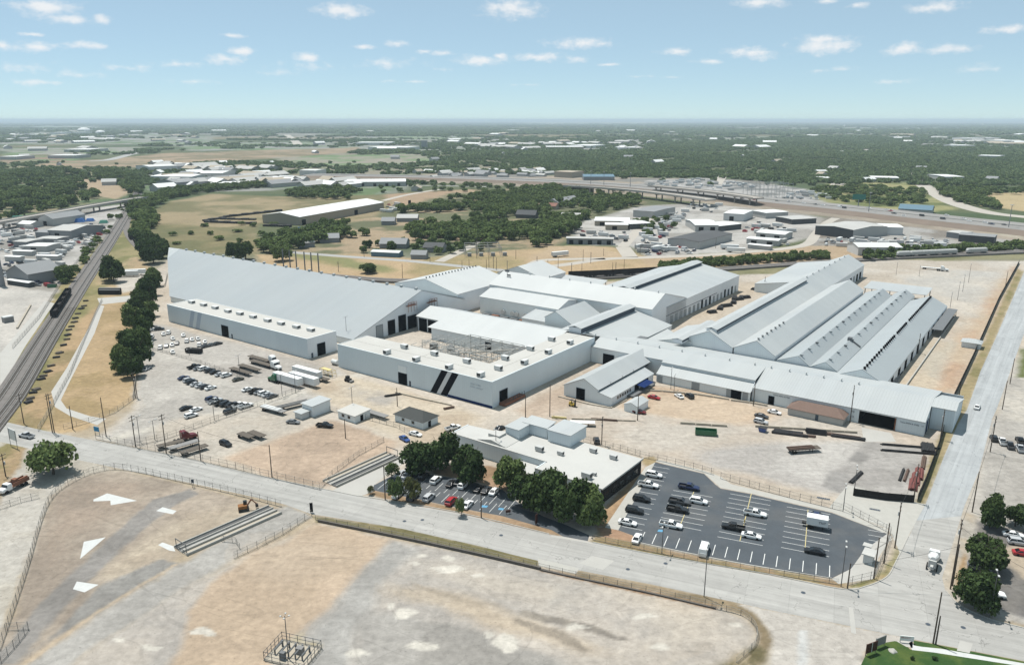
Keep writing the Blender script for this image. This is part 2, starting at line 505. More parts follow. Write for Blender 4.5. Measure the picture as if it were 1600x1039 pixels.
paint([(960,600),(1100,610),(1240,650),(1160,668),(960,640)],PC(214,192,166),PC(208,182,154),feather=3,warp=4,mottle=20)
paint([(800,640),(960,560),(930,620),(880,640),(830,660)],PC(206,186,166),PC(196,176,156),feather=2,warp=2,mottle=15)
paint([(1100,700),(1300,690),(1400,700),(1420,790),(1290,772),(1090,725)],PC(203,200,196),PC(192,188,184),feather=3,warp=4,mottle=25)
paint([(1290,745),(1310,730),(1350,690),(1372,690),(1452,700),(1440,745),(1425,775),(1335,765)],PC(186,183,180),PC(172,169,166),feather=1.2,warp=1,mottle=12)
paint([(1325,718),(1340,705),(1360,712),(1345,726)],PC(158,156,154),feather=.6,warp=.5)
paint([(1284,760),(1300,735),(1330,744),(1316,772)],PC(168,166,164),feather=.6,warp=.5)
paint([(1380,610),(1470,490),(1590,412),(1596,418),(1470,640)],PC(212,203,190),PC(206,192,174),feather=2,warp=2,mottle=30)
paint([(1440,620),(1490,540),(1560,440),(1590,412),(1594,420),(1482,640)],PC(212,190,162),PC(204,172,142),feather=2.5,warp=3,mottle=22)
paint([(1395,600),(1450,530),(1495,535),(1450,620)],PC(206,196,178),PC(212,196,172),feather=1.5,warp=1,mottle=20)
paint([(1400,430),(1470,420),(1560,425),(1520,500),(1470,480)],PC(203,199,192),PC(214,206,194),feather=4,warp=5,mottle=30)
paint([(1150,440),(1230,440),(1100,500),(1040,510)],PC(206,190,168),PC(216,202,182),feather=3,warp=3,mottle=20)
paint([(1600,424),(1555,530),(1511,640),(1475,712),(1446,787),(1430,785),(1460,700),(1500,610),(1590,420)],PC(176,160,116),PC(150,142,92),feather=.6,warp=.8,mottle=10)
paint([(1396,868),(1412,828),(1405,870),(1385,902),(1350,917),(1315,920),(1330,912),(1370,900)],PC(186,164,112),PC(150,146,84),feather=.6,warp=.6,mottle=6)
paint([(1600,540),(1570,590),(1530,735),(1507,787),(1472,902),(1480,922),(1547,965),(1640,985),(1750,900),(1750,500)],PC(206,200,190),PC(186,182,176),feather=1,warp=1,mottle=20)
paint([(1596,545),(1606,545),(1606,590),(1588,590)],PC(120,130,70),feather=1,warp=1)
paint([(1545,655),(1600,660),(1660,680),(1660,800),(1600,820),(1525,800),(1530,735)],PC(190,186,180),PC(176,172,166),feather=1.5,warp=1,mottle=15)
paint([(1525,812),(1600,830),(1700,850),(1700,985),(1600,966),(1555,948),(1512,920)],PC(126,124,124),PC(136,133,130),feather=.7,warp=.5,mottle=12)
paint([(1560,855),(1600,850),(1640,860),(1640,895),(1600,905),(1575,885)],PC(196,180,158),feather=.8,warp=1)
paint([(1507,800),(1524,805),(1500,935),(1476,915)],PC(200,186,164),PC(186,180,170),feather=.6,warp=.6,mottle=6)
paint([(1493,905),(1508,860),(1512,870),(1500,930)],PC(180,146,96),feather=.4,warp=.5)
paint([(147,686),(290,716),(400,742),(520,767),(500,772),(400,749),(290,724),(160,694)],PC(206,184,150),PC(180,150,110),feather=.8,warp=.8,mottle=6)
paint([(560,770),(575,762),(600,768),(700,790),(790,806),(870,826),(890,836),(860,836),(700,799)],PC(186,156,122),PC(168,140,104),feather=.6,warp=.6,mottle=6)
paint([(925,846),(935,825),(966,828),(995,848),(1117,874),(1300,905),(1330,912),(1315,920),(1200,897.5),(1037,869)],PC(178,150,112),PC(164,146,98),feather=.6,warp=.6,mottle=6)
paint([(925,845),(1037,866.5),(1200,894),(1200,897.5),(1037,869.5),(926,848)],PC(120,118,66),feather=.4,warp=.4,amt=.8)
paint([(930,822),(966,826),(1000,840),(995,848),(940,838)],PC(190,152,120),feather=.4,warp=.4)
paint([(940,800),(965,770),(1004,735),(1012,728),(1024,718),(1036,726),(968,826),(930,822)],PC(190,156,116),PC(176,148,108),feather=.5,warp=.6,mottle=8)
paint([(1000,716),(1020,712),(1030,722),(1018,727),(1006,728)],PC(176,156,112),feather=.6,warp=.5)
paint([(672,735),(720,720),(800,735),(815,765),(790,768),(740,752),(680,742)],PC(186,152,120),PC(160,130,96),feather=.6,warp=.8,mottle=8)
paint([(-300,690),(0,690),(115,716),(175,732),(150,738),(110,752),(80,775),(0,985),(-100,1200),(-300,1200)],PC(206,202,194),PC(196,190,178),feather=.6,warp=.5,mottle=18)
paint([(-100,700),(0,700),(12,688),(30,690),(40,700),(36,716),(14,750),(0,788),(-100,830)],PC(182,156,116),PC(150,140,90),feather=.8,warp=1,mottle=10)
paint([(80,775),(110,752),(150,738),(195,735),(440,795),(275,868),(150,960),(40,1039),(-40,1200),(-60,1100),(10,985)],PC(184,171,155),PC(166,153,139),feather=1,warp=1.2,mottle=12)
paint([(110,770),(180,745),(300,765),(280,800),(200,790),(110,840),(50,940)],PC(178,160,143),PC(160,146,132),feather=3,warp=4,mottle=9,amt=.8)
paint([(300,800),(380,785),(420,798),(300,855),(230,880),(180,905),(150,900),(250,830)],PC(206,192,170),PC(190,175,154),feather=2,warp=3,mottle=10,amt=.85)
paint([(190,770),(270,760),(350,775),(330,800),(240,800)],PC(204,190,172),feather=3,warp=3,amt=.55)
paint([(30,985),(60,945),(130,878),(200,815),(240,780),(300,762),(310,772),(262,796),(215,835),(140,905),(70,985),(20,1039),(-20,1039)],PC(160,157,154),PC(148,145,142),feather=.5,warp=.8,mottle=12)
paint([(75,1000),(155,915),(250,873),(284,880),(150,960),(60,1010),(20,1039),(40,1020)],PC(160,159,156),PC(150,148,145),feather=.5,warp=.6,mottle=10)
paint([(445,790),(487,806),(300,910),(150,1010),(90,1060),(-60,1200),(-100,1200),(40,1039),(150,962),(285,878)],PC(190,188,184),PC(178,176,172),feather=.8,warp=1,mottle=15)
paint([(280,880),(150,960),(40,1039),(30,1039),(140,962),(270,882)],PC(206,186,158),feather=.4,warp=.4)
SOUTH=[(497,818),(612,843),(745,868),(845,890),(1000,924),(1120,950),(1165,968),(1182,990),(1175,1012),(1130,1050),(1050,1200),(-100,1200),(90,1060),(150,1010),(300,910)]
paint(SOUTH,PC(200,192,182),PC(186,181,175),feather=.8,warp=1,mottle=16)
paint([(497,818),(612,843),(560,905),(480,980),(400,1060),(250,1060),(290,985),(300,950),(330,910),(400,862)],PC(209,186,160),PC(200,178,152),feather=.8,warp=2,mottle=25)
paint([(380,850),(500,830),(560,860),(480,900),(400,900)],PC(204,186,164),feather=5,warp=5,amt=.6)
paint([(612,846),(660,860),(610,900),(560,980),(540,1060),(430,1060),(480,985),(555,908)],PC(188,187,184),PC(174,173,170),feather=1.2,warp=3.5,mottle=10)
paint([(640,880),(760,880),(900,920),(860,950),(760,920),(680,900)],PC(190,186,178),PC(206,197,184),feather=4,warp=6,mottle=14,amt=.8)
paint([(612,910),(690,920),(800,960),(900,1000),(960,1030),(900,1020),(780,985),(690,960),(620,935)],PC(209,192,168),PC(198,184,164),feather=2.5,warp=3.5,mottle=10,amt=.85)
paint([(560,960),(640,950),(760,980),(860,1020),(900,1060),(560,1060)],PC(180,178,174),PC(164,162,158),feather=1.5,warp=5,mottle=12,amt=.9)
paint([(820,955),(900,975),(980,995),(975,1000),(880,985),(810,965)],PC(136,130,122),PC(160,152,140),feather=.6,warp=2.0,mottle=5,amt=.9)
paint([(800,968),(870,990),(920,1015),(910,1018),(850,998),(800,976)],PC(158,148,134),feather=.6,warp=2,amt=.85)
paint([(640,905),(740,940),(800,955),(798,958),(720,940),(640,912)],PC(170,158,140),feather=.8,warp=1.5,amt=.6)
paint([(860,890),(1000,924),(1120,950),(1165,968),(1182,990),(1175,1012),(1120,1039),(1050,1060),(1060,980),(960,930)],PC(208,198,184),PC(204,190,172),feather=5,warp=6,mottle=18,amt=.9)
for(u,v,a,b)in((630,957,17,8),(609,946,6,5),(700,888,26,5),(660,868,6,3),(650,878,7,3),(700,872,10,4),(745,900,14,3),(790,1003,22,11),(762,990,8,5),(1000,962,20,5),(1030,1010,14,5),(1150,975,10,3),(900,978,18,4),(560,1020,16,6),(660,1010,22,7),(185,1000,12,5),(320,985,18,6),(235,1010,20,5)):
 paint([(u+a*math.cos(t)*(1+.25*math.sin(3*t+u)),v+b*math.sin(t)*(1+.25*math.cos(2*t+v)))for t in np.linspace(0,2*math.pi,12,endpoint=False)],PC(226,222,212),feather=.3,warp=1.2,amt=.9)
paint([(480,985),(470,1000),(500,1005),(478,1039),(430,1050),(450,1000)],PC(196,184,150),PC(206,196,170),feather=.8,warp=1,mottle=3)
paint([(487,806),(625,824),(750,852),(843,874),(843,888),(745,866),(620,840),(497,815)],PC(132,126,84),PC(150,138,92),feather=.5,warp=.6,mottle=7)
paint([(845,888),(905,900),(1010,922),(1120,946),(1120,952),(1010,929),(905,906),(845,893)],PC(166,132,96),feather=.4,warp=.4)
paint([(900,891),(1015,913),(1150,942),(1180,958),(1203,985),(1208,1004),(1194,1039),(1170,1080),(1120,1080),(1150,1039),(1184,1010),(1184,990),(1168,964),(1120,946),(1010,922),(905,903)],PC(166,147,116),PC(146,130,100),feather=.5,warp=.7,mottle=5)
paint([(1120,1045),(1150,1020),(1180,1005),(1196,1020),(1180,1060),(1120,1070)],PC(120,112,78),PC(170,155,125),feather=.8,warp=1.5,mottle=3)
paint([(1150,942),(1200,952),(1300,972),(1420,997),(1400,1005),(1350,1018),(1340,1060),(1200,1060),(1208,1004),(1203,985),(1180,958)],PC(208,203,196),PC(198,193,186),feather=.4,warp=.4,mottle=12)
paint([(1248,985),(1262,985),(1262,1050),(1246,1050)],PC(212,216,218),feather=.4,warp=.4,amt=.8)
gv=np.empty((len(GX),3))
gv[:,0],gv[:,1]=GX,GY
gv[:,2]=0
far=np.clip((GY-6000)/20000,0,1)
gv[:,2]+=far*((fbm(GX,GY,9000,3,77)-.5)*60)
ii=np.arange(nr*NC).reshape(nr,NC)
fa=np.stack([ii[:-1,:-1],ii[:-1,1:],ii[1:,1:],ii[1:,:-1]],-1).reshape(-1,4)
me=bpy.data.meshes.new('ground')
me.vertices.add(len(GX))
me.vertices.foreach_set('co',gv.ravel())
me.loops.add(len(fa)*4)
me.loops.foreach_set('vertex_index',fa.ravel())
me.polygons.add(len(fa))
me.polygons.foreach_set('loop_start',np.arange(len(fa))*4)
me.polygons.foreach_set('loop_total',np.full(len(fa),4))
me.update(calc_edges=True)
at=me.attributes.new('soil','FLOAT_COLOR','POINT')
rgba=np.ones((len(GX),4))
rgba[:,:3]=tintc*(0.90+0.20*n_sml[:,None])*(.92+.16*n_fin[:,None])
rgba[:,:3]*=1+(1-sstep(GY,420.,620.))[:,None]*np.array([.055,.02,-.018])
at.data.foreach_set('color',rgba.ravel())
def soil_material():
 m=bpy.data.materials.new('soil')
 m.use_nodes=True
 nt=m.node_tree
 b=nt.nodes['Principled BSDF']
 b.inputs['Roughness'].default_value=.95
 b.inputs['Specular IOR Level'].default_value=.12
 a=nd(nt,'ShaderNodeAttribute',attribute_name='soil')
 pos=nd(nt,'ShaderNodeNewGeometry').outputs['Position']
 n=nd(nt,'ShaderNodeTexNoise',i_Scale=.55,i_Detail=8.0,i_Roughness=.7)
 nt.links.new(pos,n.inputs['Vector'])
 n2=nd(nt,'ShaderNodeTexNoise',i_Scale=.06,i_Detail=6.0,i_Roughness=.65)
 nt.links.new(pos,n2.inputs['Vector'])
 mp=nd(nt,'ShaderNodeMapping')
 mp.inputs['Rotation'].default_value=(0,0,math.radians(36))
 mp.inputs['Scale'].default_value=(.03,.45,1)
 nt.links.new(pos,mp.inputs[0])
 n3=nd(nt,'ShaderNodeTexNoise',i_Scale=1.0,i_Detail=5.0,i_Roughness=.6)
 nt.links.new(mp.outputs[0],n3.inputs['Vector'])
 f=math_node(nt,'MULTIPLY_ADD',n.outputs[0],1.05,.475)
 f=math_node(nt,'MULTIPLY',f,math_node(nt,'MULTIPLY_ADD',n2.outputs[0],.26,.88))
 f=math_node(nt,'MULTIPLY',f,math_node(nt,'MULTIPLY_ADD',n3.outputs[0],.22,.89))
 n4=nd(nt,'ShaderNodeTexNoise',i_Scale=1.9,i_Detail=3.0,i_Roughness=.6)
 nt.links.new(pos,n4.inputs['Vector'])
 sp=nd(nt,'ShaderNodeMapRange',interpolation_type='SMOOTHSTEP')
 sp.inputs['From Min'].default_value=.62
 sp.inputs['From Max'].default_value=.70
 nt.links.new(n4.outputs[0],sp.inputs['Value'])
 f=math_node(nt,'MULTIPLY',f,math_node(nt,'MULTIPLY_ADD',sp.outputs[0],-.30,1.0))
 n5=nd(nt,'ShaderNodeTexNoise',i_Scale=.11,i_Detail=9.0,i_Roughness=.68,i_Distortion=.6)
 nt.links.new(pos,n5.inputs['Vector'])
 sc5=nd(nt,'ShaderNodeMapRange',interpolation_type='SMOOTHSTEP')
 sc5.inputs['From Min'].default_value=.57
 sc5.inputs['From Max'].default_value=.61
 nt.links.new(n5.outputs[0],sc5.inputs['Value'])
 f=math_node(nt,'MULTIPLY',f,math_node(nt,'MULTIPLY_ADD',sc5.outputs[0],.09,1.0))
 for(rot,scl_,thr)in((.5,.045,.030),(-.35,.035,.022)):
  m2=nd(nt,'ShaderNodeMapping')
  m2.inputs['Rotation'].default_value=(0,0,rot)
  m2.inputs['Scale'].default_value=(scl_*.35,scl_,1)
  nt.links.new(pos,m2.inputs[0])
  nr_=nd(nt,'ShaderNodeTexNoise',i_Scale=1.0,i_Detail=1.5,i_Roughness=.4,i_Distortion=.8)
  nt.links.new(m2.outputs[0],nr_.inputs['Vector'])
  fr=math_node(nt,'FRACT',math_node(nt,'MULTIPLY',nr_.outputs[0],9.0))
  ln_=math_node(nt,'LESS_THAN',math_node(nt,'ABSOLUTE',math_node(nt,'SUBTRACT',fr,.5)),thr)
  brk=math_node(nt,'GREATER_THAN',n2.outputs[0],.47)
  f=math_node(nt,'MULTIPLY',f,math_node(nt,'MULTIPLY_ADD',math_node(nt,'MULTIPLY',ln_,brk),-.10,1.0))
 mul=nd(nt,'ShaderNodeVectorMath',operation='SCALE')
 nt.links.new(a.outputs['Color'],mul.inputs[0])
 nt.links.new(f,mul.inputs['Scale'])
 nt.links.new(mul.outputs[0],b.inputs['Base Color'])
 return m
ground=link('ground',me,soil_material())
ground['kind']='structure'
# ------------------------------------------------------------------ crisp sheets on the ground
mat('asphalt',(.068,.078,.089),.92,amp=.22,scale=.25,amp2=.15,scale2=2.5,spec=.2,tint=(.11,.11,.11),tint_scale=.07,tint_amt=.5)
mat('old_asphalt',(.13,.13,.13),.92,amp=.2,scale=.25,amp2=.12,scale2=2.5,spec=.2)
mat('pale_concrete',PC(216,212,204),.9,amp=.12,scale=.15,amp2=.06,scale2=1.6,spec=.2)
mat('white_slab',(.46,.465,.455),.85,amp=.14,scale=.6,amp2=.1,scale2=3.0)
mat('road_paint',(.62,.62,.60),.8,amp=.2,scale=.8)
mat('yellow_paint',(.55,.46,.22),.8,amp=.2,scale=.8)
mat('blue_paint',(.10,.27,.42),.8,amp=.2,scale=.8)
mat('ballast',(.155,.143,.135),.95,amp=.3,scale=.3,amp2=.25,scale2=3.0,spec=.1)
mat('kerb_stone',PC(214,210,200),.9,amp=.15,scale=.6)
mat('lawn',(.036,.074,.024),.95,amp=.3,scale=.3,amp2=.25,scale2=3.0,spec=.05,tint=(.09,.11,.03),tint_scale=.15,tint_amt=.6)
mat('highway_surface',(.22,.21,.20),.95,amp=.18,scale=.03)
mat('brown_bank',(.16,.125,.10),.95,amp=.25,scale=.05)
def road_mat(name,col,ax,joint=6.0):
 """old concrete road: slabs, wheel paths, cracks, patched slabs"""
 m=bpy.data.materials.new(name)
 m.use_nodes=True
 nt=m.node_tree
 b=nt.nodes['Principled BSDF']
 b.inputs['Roughness'].default_value=.92
 b.inputs['Specular IOR Level'].default_value=.15
 pos=nd(nt,'ShaderNodeNewGeometry').outputs['Position']
 mp=nd(nt,'ShaderNodeMapping')
 mp.vector_type='TEXTURE'
 mp.inputs['Rotation'].default_value=(0,0,math.atan2(ax[1],ax[0]))
 nt.links.new(pos,mp.inputs[0])
 sep=nd(nt,'ShaderNodeSeparateXYZ')
 nt.links.new(mp.outputs[0],sep.inputs[0])
 U,V=sep.outputs[0],sep.outputs[1]
 st=nd(nt,'ShaderNodeMapping')
 st.inputs['Scale'].default_value=(.02,.55,1)
 nt.links.new(mp.outputs[0],st.inputs[0])
 n1=nd(nt,'ShaderNodeTexNoise',i_Scale=1.0,i_Detail=5.0,i_Roughness=.6)
 nt.links.new(st.outputs[0],n1.inputs['Vector'])
 n2=nd(nt,'ShaderNodeTexNoise',i_Scale=.35,i_Detail=8.0,i_Roughness=.7)
 nt.links.new(pos,n2.inputs['Vector'])
 cb=nd(nt,'ShaderNodeCombineXYZ')
 nt.links.new(math_node(nt,'FLOOR',math_node(nt,'DIVIDE',U,joint)),cb.inputs[0])
 nt.links.new(math_node(nt,'FLOOR',math_node(nt,'DIVIDE',V,3.6)),cb.inputs[1])
 wn=nd(nt,'ShaderNodeTexWhiteNoise',noise_dimensions='2D')
 nt.links.new(cb.outputs[0],wn.inputs['Vector'])
 f=math_node(nt,'MULTIPLY_ADD',n1.outputs[0],.72,.64)
 f=math_node(nt,'MULTIPLY',f,math_node(nt,'MULTIPLY_ADD',n2.outputs[0],.40,.80))
 f=math_node(nt,'MULTIPLY',f,math_node(nt,'MULTIPLY_ADD',wn.outputs['Value'],.12,.94))
 for(c,per,w)in((U,joint,.05),(V,3.6,.06)):
  fr=math_node(nt,'FRACT',math_node(nt,'DIVIDE',c,per))
  jn=math_node(nt,'LESS_THAN',fr,w/per*2)
  f=math_node(nt,'MULTIPLY',f,math_node(nt,'MULTIPLY_ADD',jn,-.14,1.0))
 vo=nd(nt,'ShaderNodeTexVoronoi',feature='DISTANCE_TO_EDGE',i_Scale=.09)
 nz=nd(nt,'ShaderNodeVectorMath',operation='MULTIPLY_ADD')
 nc=nd(nt,'ShaderNodeTexNoise',i_Scale=.5,i_Detail=4.0)
 nt.links.new(pos,nc.inputs['Vector'])
 nt.links.new(nc.outputs['Color'],nz.inputs[0])
 nz.inputs[1].default_value=(4,4,4)
 nt.links.new(pos,nz.inputs[2])
 nt.links.new(nz.outputs[0],vo.inputs['Vector'])
 cr=math_node(nt,'LESS_THAN',vo.outputs['Distance'],.007)
 gate=math_node(nt,'GREATER_THAN',n2.outputs[0],.5)
 f=math_node(nt,'MULTIPLY',f,math_node(nt,'MULTIPLY_ADD',math_node(nt,'MULTIPLY',cr,gate),-.35,1.0))
 mul=nd(nt,'ShaderNodeVectorMath',operation='SCALE')
 mul.inputs[0].default_value=col
 nt.links.new(f,mul.inputs['Scale'])
 nt.links.new(mul.outputs[0],b.inputs['Base Color'])
 MATS[name]=m
road_mat('road_concrete',tuple(PC(202,199,193)),(.924,-.3825),9.0)
road_mat('cross_concrete',tuple(PC(198,202,204)),(.5905,.8073),9.0)
SHEET_N=[0]
def smooth_line(pts,n=6):
 """Catmull-Rom through the points"""
 out=[]
 P=[pts[0]]+list(pts)+[pts[-1]]
 for i in range(1,len(P)-2):
  p0,p1,p2,p3=(np.array(P[i+k],float)for k in(-1,0,1,2))
  for s in range(n):
   t=s/n
   out.append(tuple(.5*(2*p1+(p2-p0)*t+(2*p0-5*p1+4*p2-p3)*t*t+(3*p1-p0-3*p2+p3)*t**3)))
 out.append(tuple(pts[-1]))
 return out
def sheet(name,px,m,level=1,kind='structure',world=False,z=None,parent=None):
 pts=px if world else[tuple(G(u,v)[:2])for(u,v)in px]
 z=.006*level if z is None else z
 bm=bmesh.new()
 vs=[bm.verts.new((p[0],p[1],z))for p in pts]
 f=bm.faces.new(vs)
 bmesh.ops.triangulate(bm,faces=[f])
 bmesh.ops.recalc_face_normals(bm,faces=bm.faces)
 for f in bm.faces:
  if f.normal.z<0:
   f.normal_flip()
 me=bpy.data.meshes.new(name)
 bm.to_mesh(me)
 bm.free()
 o=link(name,me,MATS[m],parent)
 if kind and parent is None:
  o['kind']=kind
 return o
def ribbon(line,w,z=0.0,h=0.0,mb=None):
 """strip of width w along a world polyline (h > 0 gives it sides)"""
 mb=mb or MB()
 L,R=[],[]
 n=len(line)
 for i in range(n):
  a=Vector(line[max(0,i-1)][:2])
  b=Vector(line[min(n-1,i+1)][:2])
  d=(b-a)
  d=d.normalized()if d.length else Vector((1,0))
  s=Vector((-d.y,d.x))*w/2
  p=Vector(line[i][:2])
  zz=z(i)if callable(z)else z
  L.append((p.x+s.x,p.y+s.y,zz+h))
  R.append((p.x-s.x,p.y-s.y,zz+h))
 for i in range(n-1):
  mb.quad(R[i],R[i+1],L[i+1],L[i])
  if h:
   for A in(L,R):
    lo=[(p[0],p[1],p[2]-h)for p in(A[i],A[i+1])]
    mb.quad(lo[0],lo[1],A[i+1],A[i])
 if h:
  for i in(0,n-1):
   mb.quad(L[i],R[i],(R[i][0],R[i][1],R[i][2]-h),(L[i][0],L[i][1],L[i][2]-h))
 return mb
def gl(px,n=0):
 px=smooth_line(px,n)if n else px
 return[G(u,v)for(u,v)in px]
NORTH_EDGE=[(-260,603),(0,657),(57,670),(85,676),(147,688),(210,700),(290,716),(400,742),(560,775),(710,800),(860,835),(925,847),(1037,869.5),(1200,898),(1315,920.5)]
SOUTH_EDGE=[(1700,1052),(1600,1032),(1460,1005),(1420,997),(1300,972),(1200,952),(1150,941),(1015,912),(900,890),(800,866),(750,853),(625,825),(487,803),(445,788),(400,777),(300,755),(225,740),(115,717),(0,690),(-260,636)]
CORNER=[(1315,920.5),(1350,917),(1385,902),(1400,878),(1420,838),(1446,788)]
CROSS_W=[(1446,788),(1475,713),(1497,662),(1511,640),(1532,580),(1555,530),(1600,425)]
CROSS_E=[(1672,330),(1597,530),(1557,640),(1550,655),(1530,735),(1507,790),(1472,902),(1477,922),(1500,945),(1547,966),(1600,980),(1700,1003)]
sheet('main_road',NORTH_EDGE+CORNER[1:-1]+[(1432,813),(1502,806),(1472,902),(1477,922),(1500,945),(1547,966),(1600,980),(1700,1003)]+SOUTH_EDGE,'road_concrete',2)
sheet('cross_road',CROSS_W+[(1640,332),(1672,330)]+CROSS_E[1:6]+[(1502,806),(1432,813)],'cross_concrete',3)
# ------------------------------------------------------------------ parking lots, kerbs, painted lines
f1=Vector((0.924,-0.3825,0))
f2=Vector((0.3825,0.924,0))
e1=Vector((0.8073,-0.5905,0))
e2=Vector((0.5905,0.8073,0))
ANG=lambda d:math.atan2(d.y,d.x)
LOT=[(1024,722),(1100,740),(1118,757),(1126,763),(1175,772),(1225,784),(1300,801),(1386,834),(1352,858),(1330,888),(1300,903),(1200,887),(1117,872),(1040,856),(997,847),(988,836),(966,828)]
sheet('parking_lot',LOT,'asphalt',2)
sheet('footpath',[(1352,858),(1386,834),(1394,838),(1372,872),(1366,904),(1310,912),(1300,904),(1330,888)],'pale_concrete',3)
sheet('footpath',[(945,824),(1008,730),(1024,722),(966,828)],'kerb_stone',3)
sheet('footpath',[(1028,718),(1100,735),(1127,745),(1142,756),(1250,782),(1310,797),(1390,828),(1386,834),(1300,800),(1225,783),(1175,771),(1126,762),(1100,739),(1024,721)],'kerb_stone',3)
OLOT=[(584,758),(622,738),(667,741),(720,748),(785,765),(812,787),(850,807),(885,820),(921,836),(918,846),(880,838),(862,828),(785,806),(700,790),(660,781),(584,766)]
sheet('parking_lot',OLOT,'asphalt',2)
sheet('driveway',[(520,766),(560,745),(610,712),(640,716),(600,745),(584,758),(584,768),(560,776)],'pale_concrete',3)
sheet('driveway',[(862,836),(880,838),(918,845),(928,850),(860,838)],'pale_concrete',3)
sheet('driveway',[(840,872),(905,888),(900,896),(842,884)],'kerb_stone',4)
sheet('driveway',[(1408,868),(1420,836),(1446,787),(1436,786),(1325,757),(1296,792),(1388,826),(1394,836)],'kerb_stone',1)
sheet('driveway',[(1350,690),(1400,690),(1392,676),(1346,668)],'pale_concrete',1)
sheet('gravel_path',[(155,476),(163,478),(148,520),(112,590),(95,625),(104,638),(140,650),(166,654),(152,664),(110,650),(86,636),(80,612),(104,575),(140,510)],'pale_concrete',1)
sheet('gravel_path',[(152,466),(205,462),(203,471),(156,476)],'pale_concrete',1)
sheet('side_lane',[(0,552),(70,470),(85,474),(40,540),(0,608)],'pale_concrete',1)
for px in([(146,780),(167.5,770.5),(214,782),(173,789),(172.5,782),(146,783)],[(244,798),(254,792),(276,798),(270,803)],[(131,846),(165,839),(125,873)],[(114,920),(120,908),(154,913),(132,925)],[(247,851),(254,847),(271,853),(274,861),(265,860)]):
 sheet('white_patch',px,'white_slab',1)
for px in([(905,880),(925,868),(960,876),(942,890)],[(1333,950),(1338,990),(1330,988),(1326,948)],[(1500,1000),(1520,1005),(1515,1020),(1495,1016)]):
 sheet('road_patch',px,'pale_concrete',4)
def line_strip(mb,a,b,w=.12,z=.018):
 a,b=Vector(a),Vector(b)
 d=(b-a).normalized()
 s=Vector((-d.y,d.x,0))*w/2
 mb.quad((*(a-s)[:2],z),(*(b-s)[:2],z),(*(b+s)[:2],z),(*(a+s)[:2],z))
bays=MB()
spines=MB()
for(p0,p1,two,n0)in(((1085,766),(1062,822),True,0),((1174,771),(1156,845),True,0),((1262.5,796),(1257.5,862),True,0)):
 a,b=G(*p0),G(*p1)
 line_strip(spines,a,b,.16)
 n=int((a-b).length/2.74)
 for k in range(n+1):
  p=b+f2*(2.74*k)
  line_strip(bays,p-f1*5.4,p+f1*5.4)
a,b=G(1019,728),G(972,822)
n=int((a-b).length/2.9)
for k in range(n+1):
 p=b+(a-b)*(k/n)
 line_strip(bays,p,p+f1*5.2)
a,b=G(1000,847),G(1296,902)
n=int((a-b).length/2.74)
for k in range(n+1):
 p=a+(b-a)*(k/n)
 line_strip(bays,p+f2*.3,p+f2*5.3,.16)
for k in range(5):
 p=G(1357,843)+f2*(2.6*k)
 line_strip(bays,p,p+f1*4.6)
a,b=G(1352,862),G(1374,838)
line_strip(bays,a+f1*1,b+f1*3)
a,b=G(640,742),G(805,782)
n=int((a-b).length/2.8)
for k in range(n+1):
 p=a+(b-a)*(k/n)
 line_strip(bays,p,p-f2*5)
a,b=G(590,764),G(780,803)
n=int((a-b).length/2.8)
for k in range(n+1):
 p=a+(b-a)*(k/n)
 line_strip(bays,p,p+f2*5)
bays.build('bay_lines',MATS['road_paint'])['kind']='structure'
spines.build('bay_spine_lines',MATS['yellow_paint'])['kind']='structure'
for px in([(1029,827),(1036,827.5),(1035,831),(1027,830)],):
 sheet('blue_bay_mark',px,'blue_paint',4)
sheet('blue_bay_mark',[(754,789),(763,790),(760,793),(751,792)],'blue_paint',4)
sheet('blue_bay_mark',[(780,793),(788,794),(786,797),(778,796)],'blue_paint',4)
for(u,v)in((1035,823),(1043,824)):
 sheet('white_bay_mark',[(u-3,v-1.5),(u+3,v-1),(u+2,v+1.5),(u-4,v+1)],'road_paint',4)
mat('dark_kerb',(.10,.09,.08),.9,amp=.3,scale=1.0)
for(px,w,h,m,nm)in((NORTH_EDGE[4:9],.22,.13,'kerb_stone','kerb'),([(560,774.5),(710,799.2),(858,834)],.22,.13,'kerb_stone','kerb'),([(926,847),(1037,869),(1200,897),(1315,920),(1350,916.5),(1385,901.5),(1400,877),(1419,838)],.22,.13,'kerb_stone','kerb'),([(1478,923),(1501,946),(1548,967),(1601,981)],.22,.13,'kerb_stone','kerb'),([(997,847.5),(1117,872.5),(1200,887.5),(1300,903.5)],.3,.14,'kerb_stone','kerb'),([(497,815),(620,840),(745,867),(845,890)],.45,.7,'dark_kerb','retaining_wall'),([(845,891),(905,904),(1010,926),(1118,951)],.4,.35,'dark_kerb','retaining_wall')):
 o=ribbon(gl(px,4),w,0.0,h).build(nm,MATS[m])
 if nm=='kerb':
  o['kind']='structure'
 else:
  tag(o,'low retaining wall edging the green verge of the pale south lot' if px[0][0]<600 else 'low brown wall edging the bare verge of the pale south lot','retaining wall')
LAWN=[(1345,1039),(1352,1024),(1362,1012),(1380,1004),(1398,1001),(1412,1004),(1422,1014),(1460,1018),(1600,1040),(1660,1052),(1600,1110),(1330,1110)]
sheet('lawn',LAWN,'lawn',2)
sheet('lawn',[(1427,1000),(1460,1006),(1600,1033),(1680,1048),(1680,1053),(1600,1037),(1470,1013),(1440,1010),(1428,1008)],'lawn',3)
sheet('footpath',[(1420,1004),(1425,1001),(1428,1008),(1440,1010),(1470,1013),(1600,1036),(1680,1053),(1680,1060),(1600,1041),(1460,1019),(1425,1015)],'white_slab',4)
sheet('footpath',[(1400,1001),(1412,999),(1426,1000),(1426,1012),(1416,1010)],'pale_concrete',4)
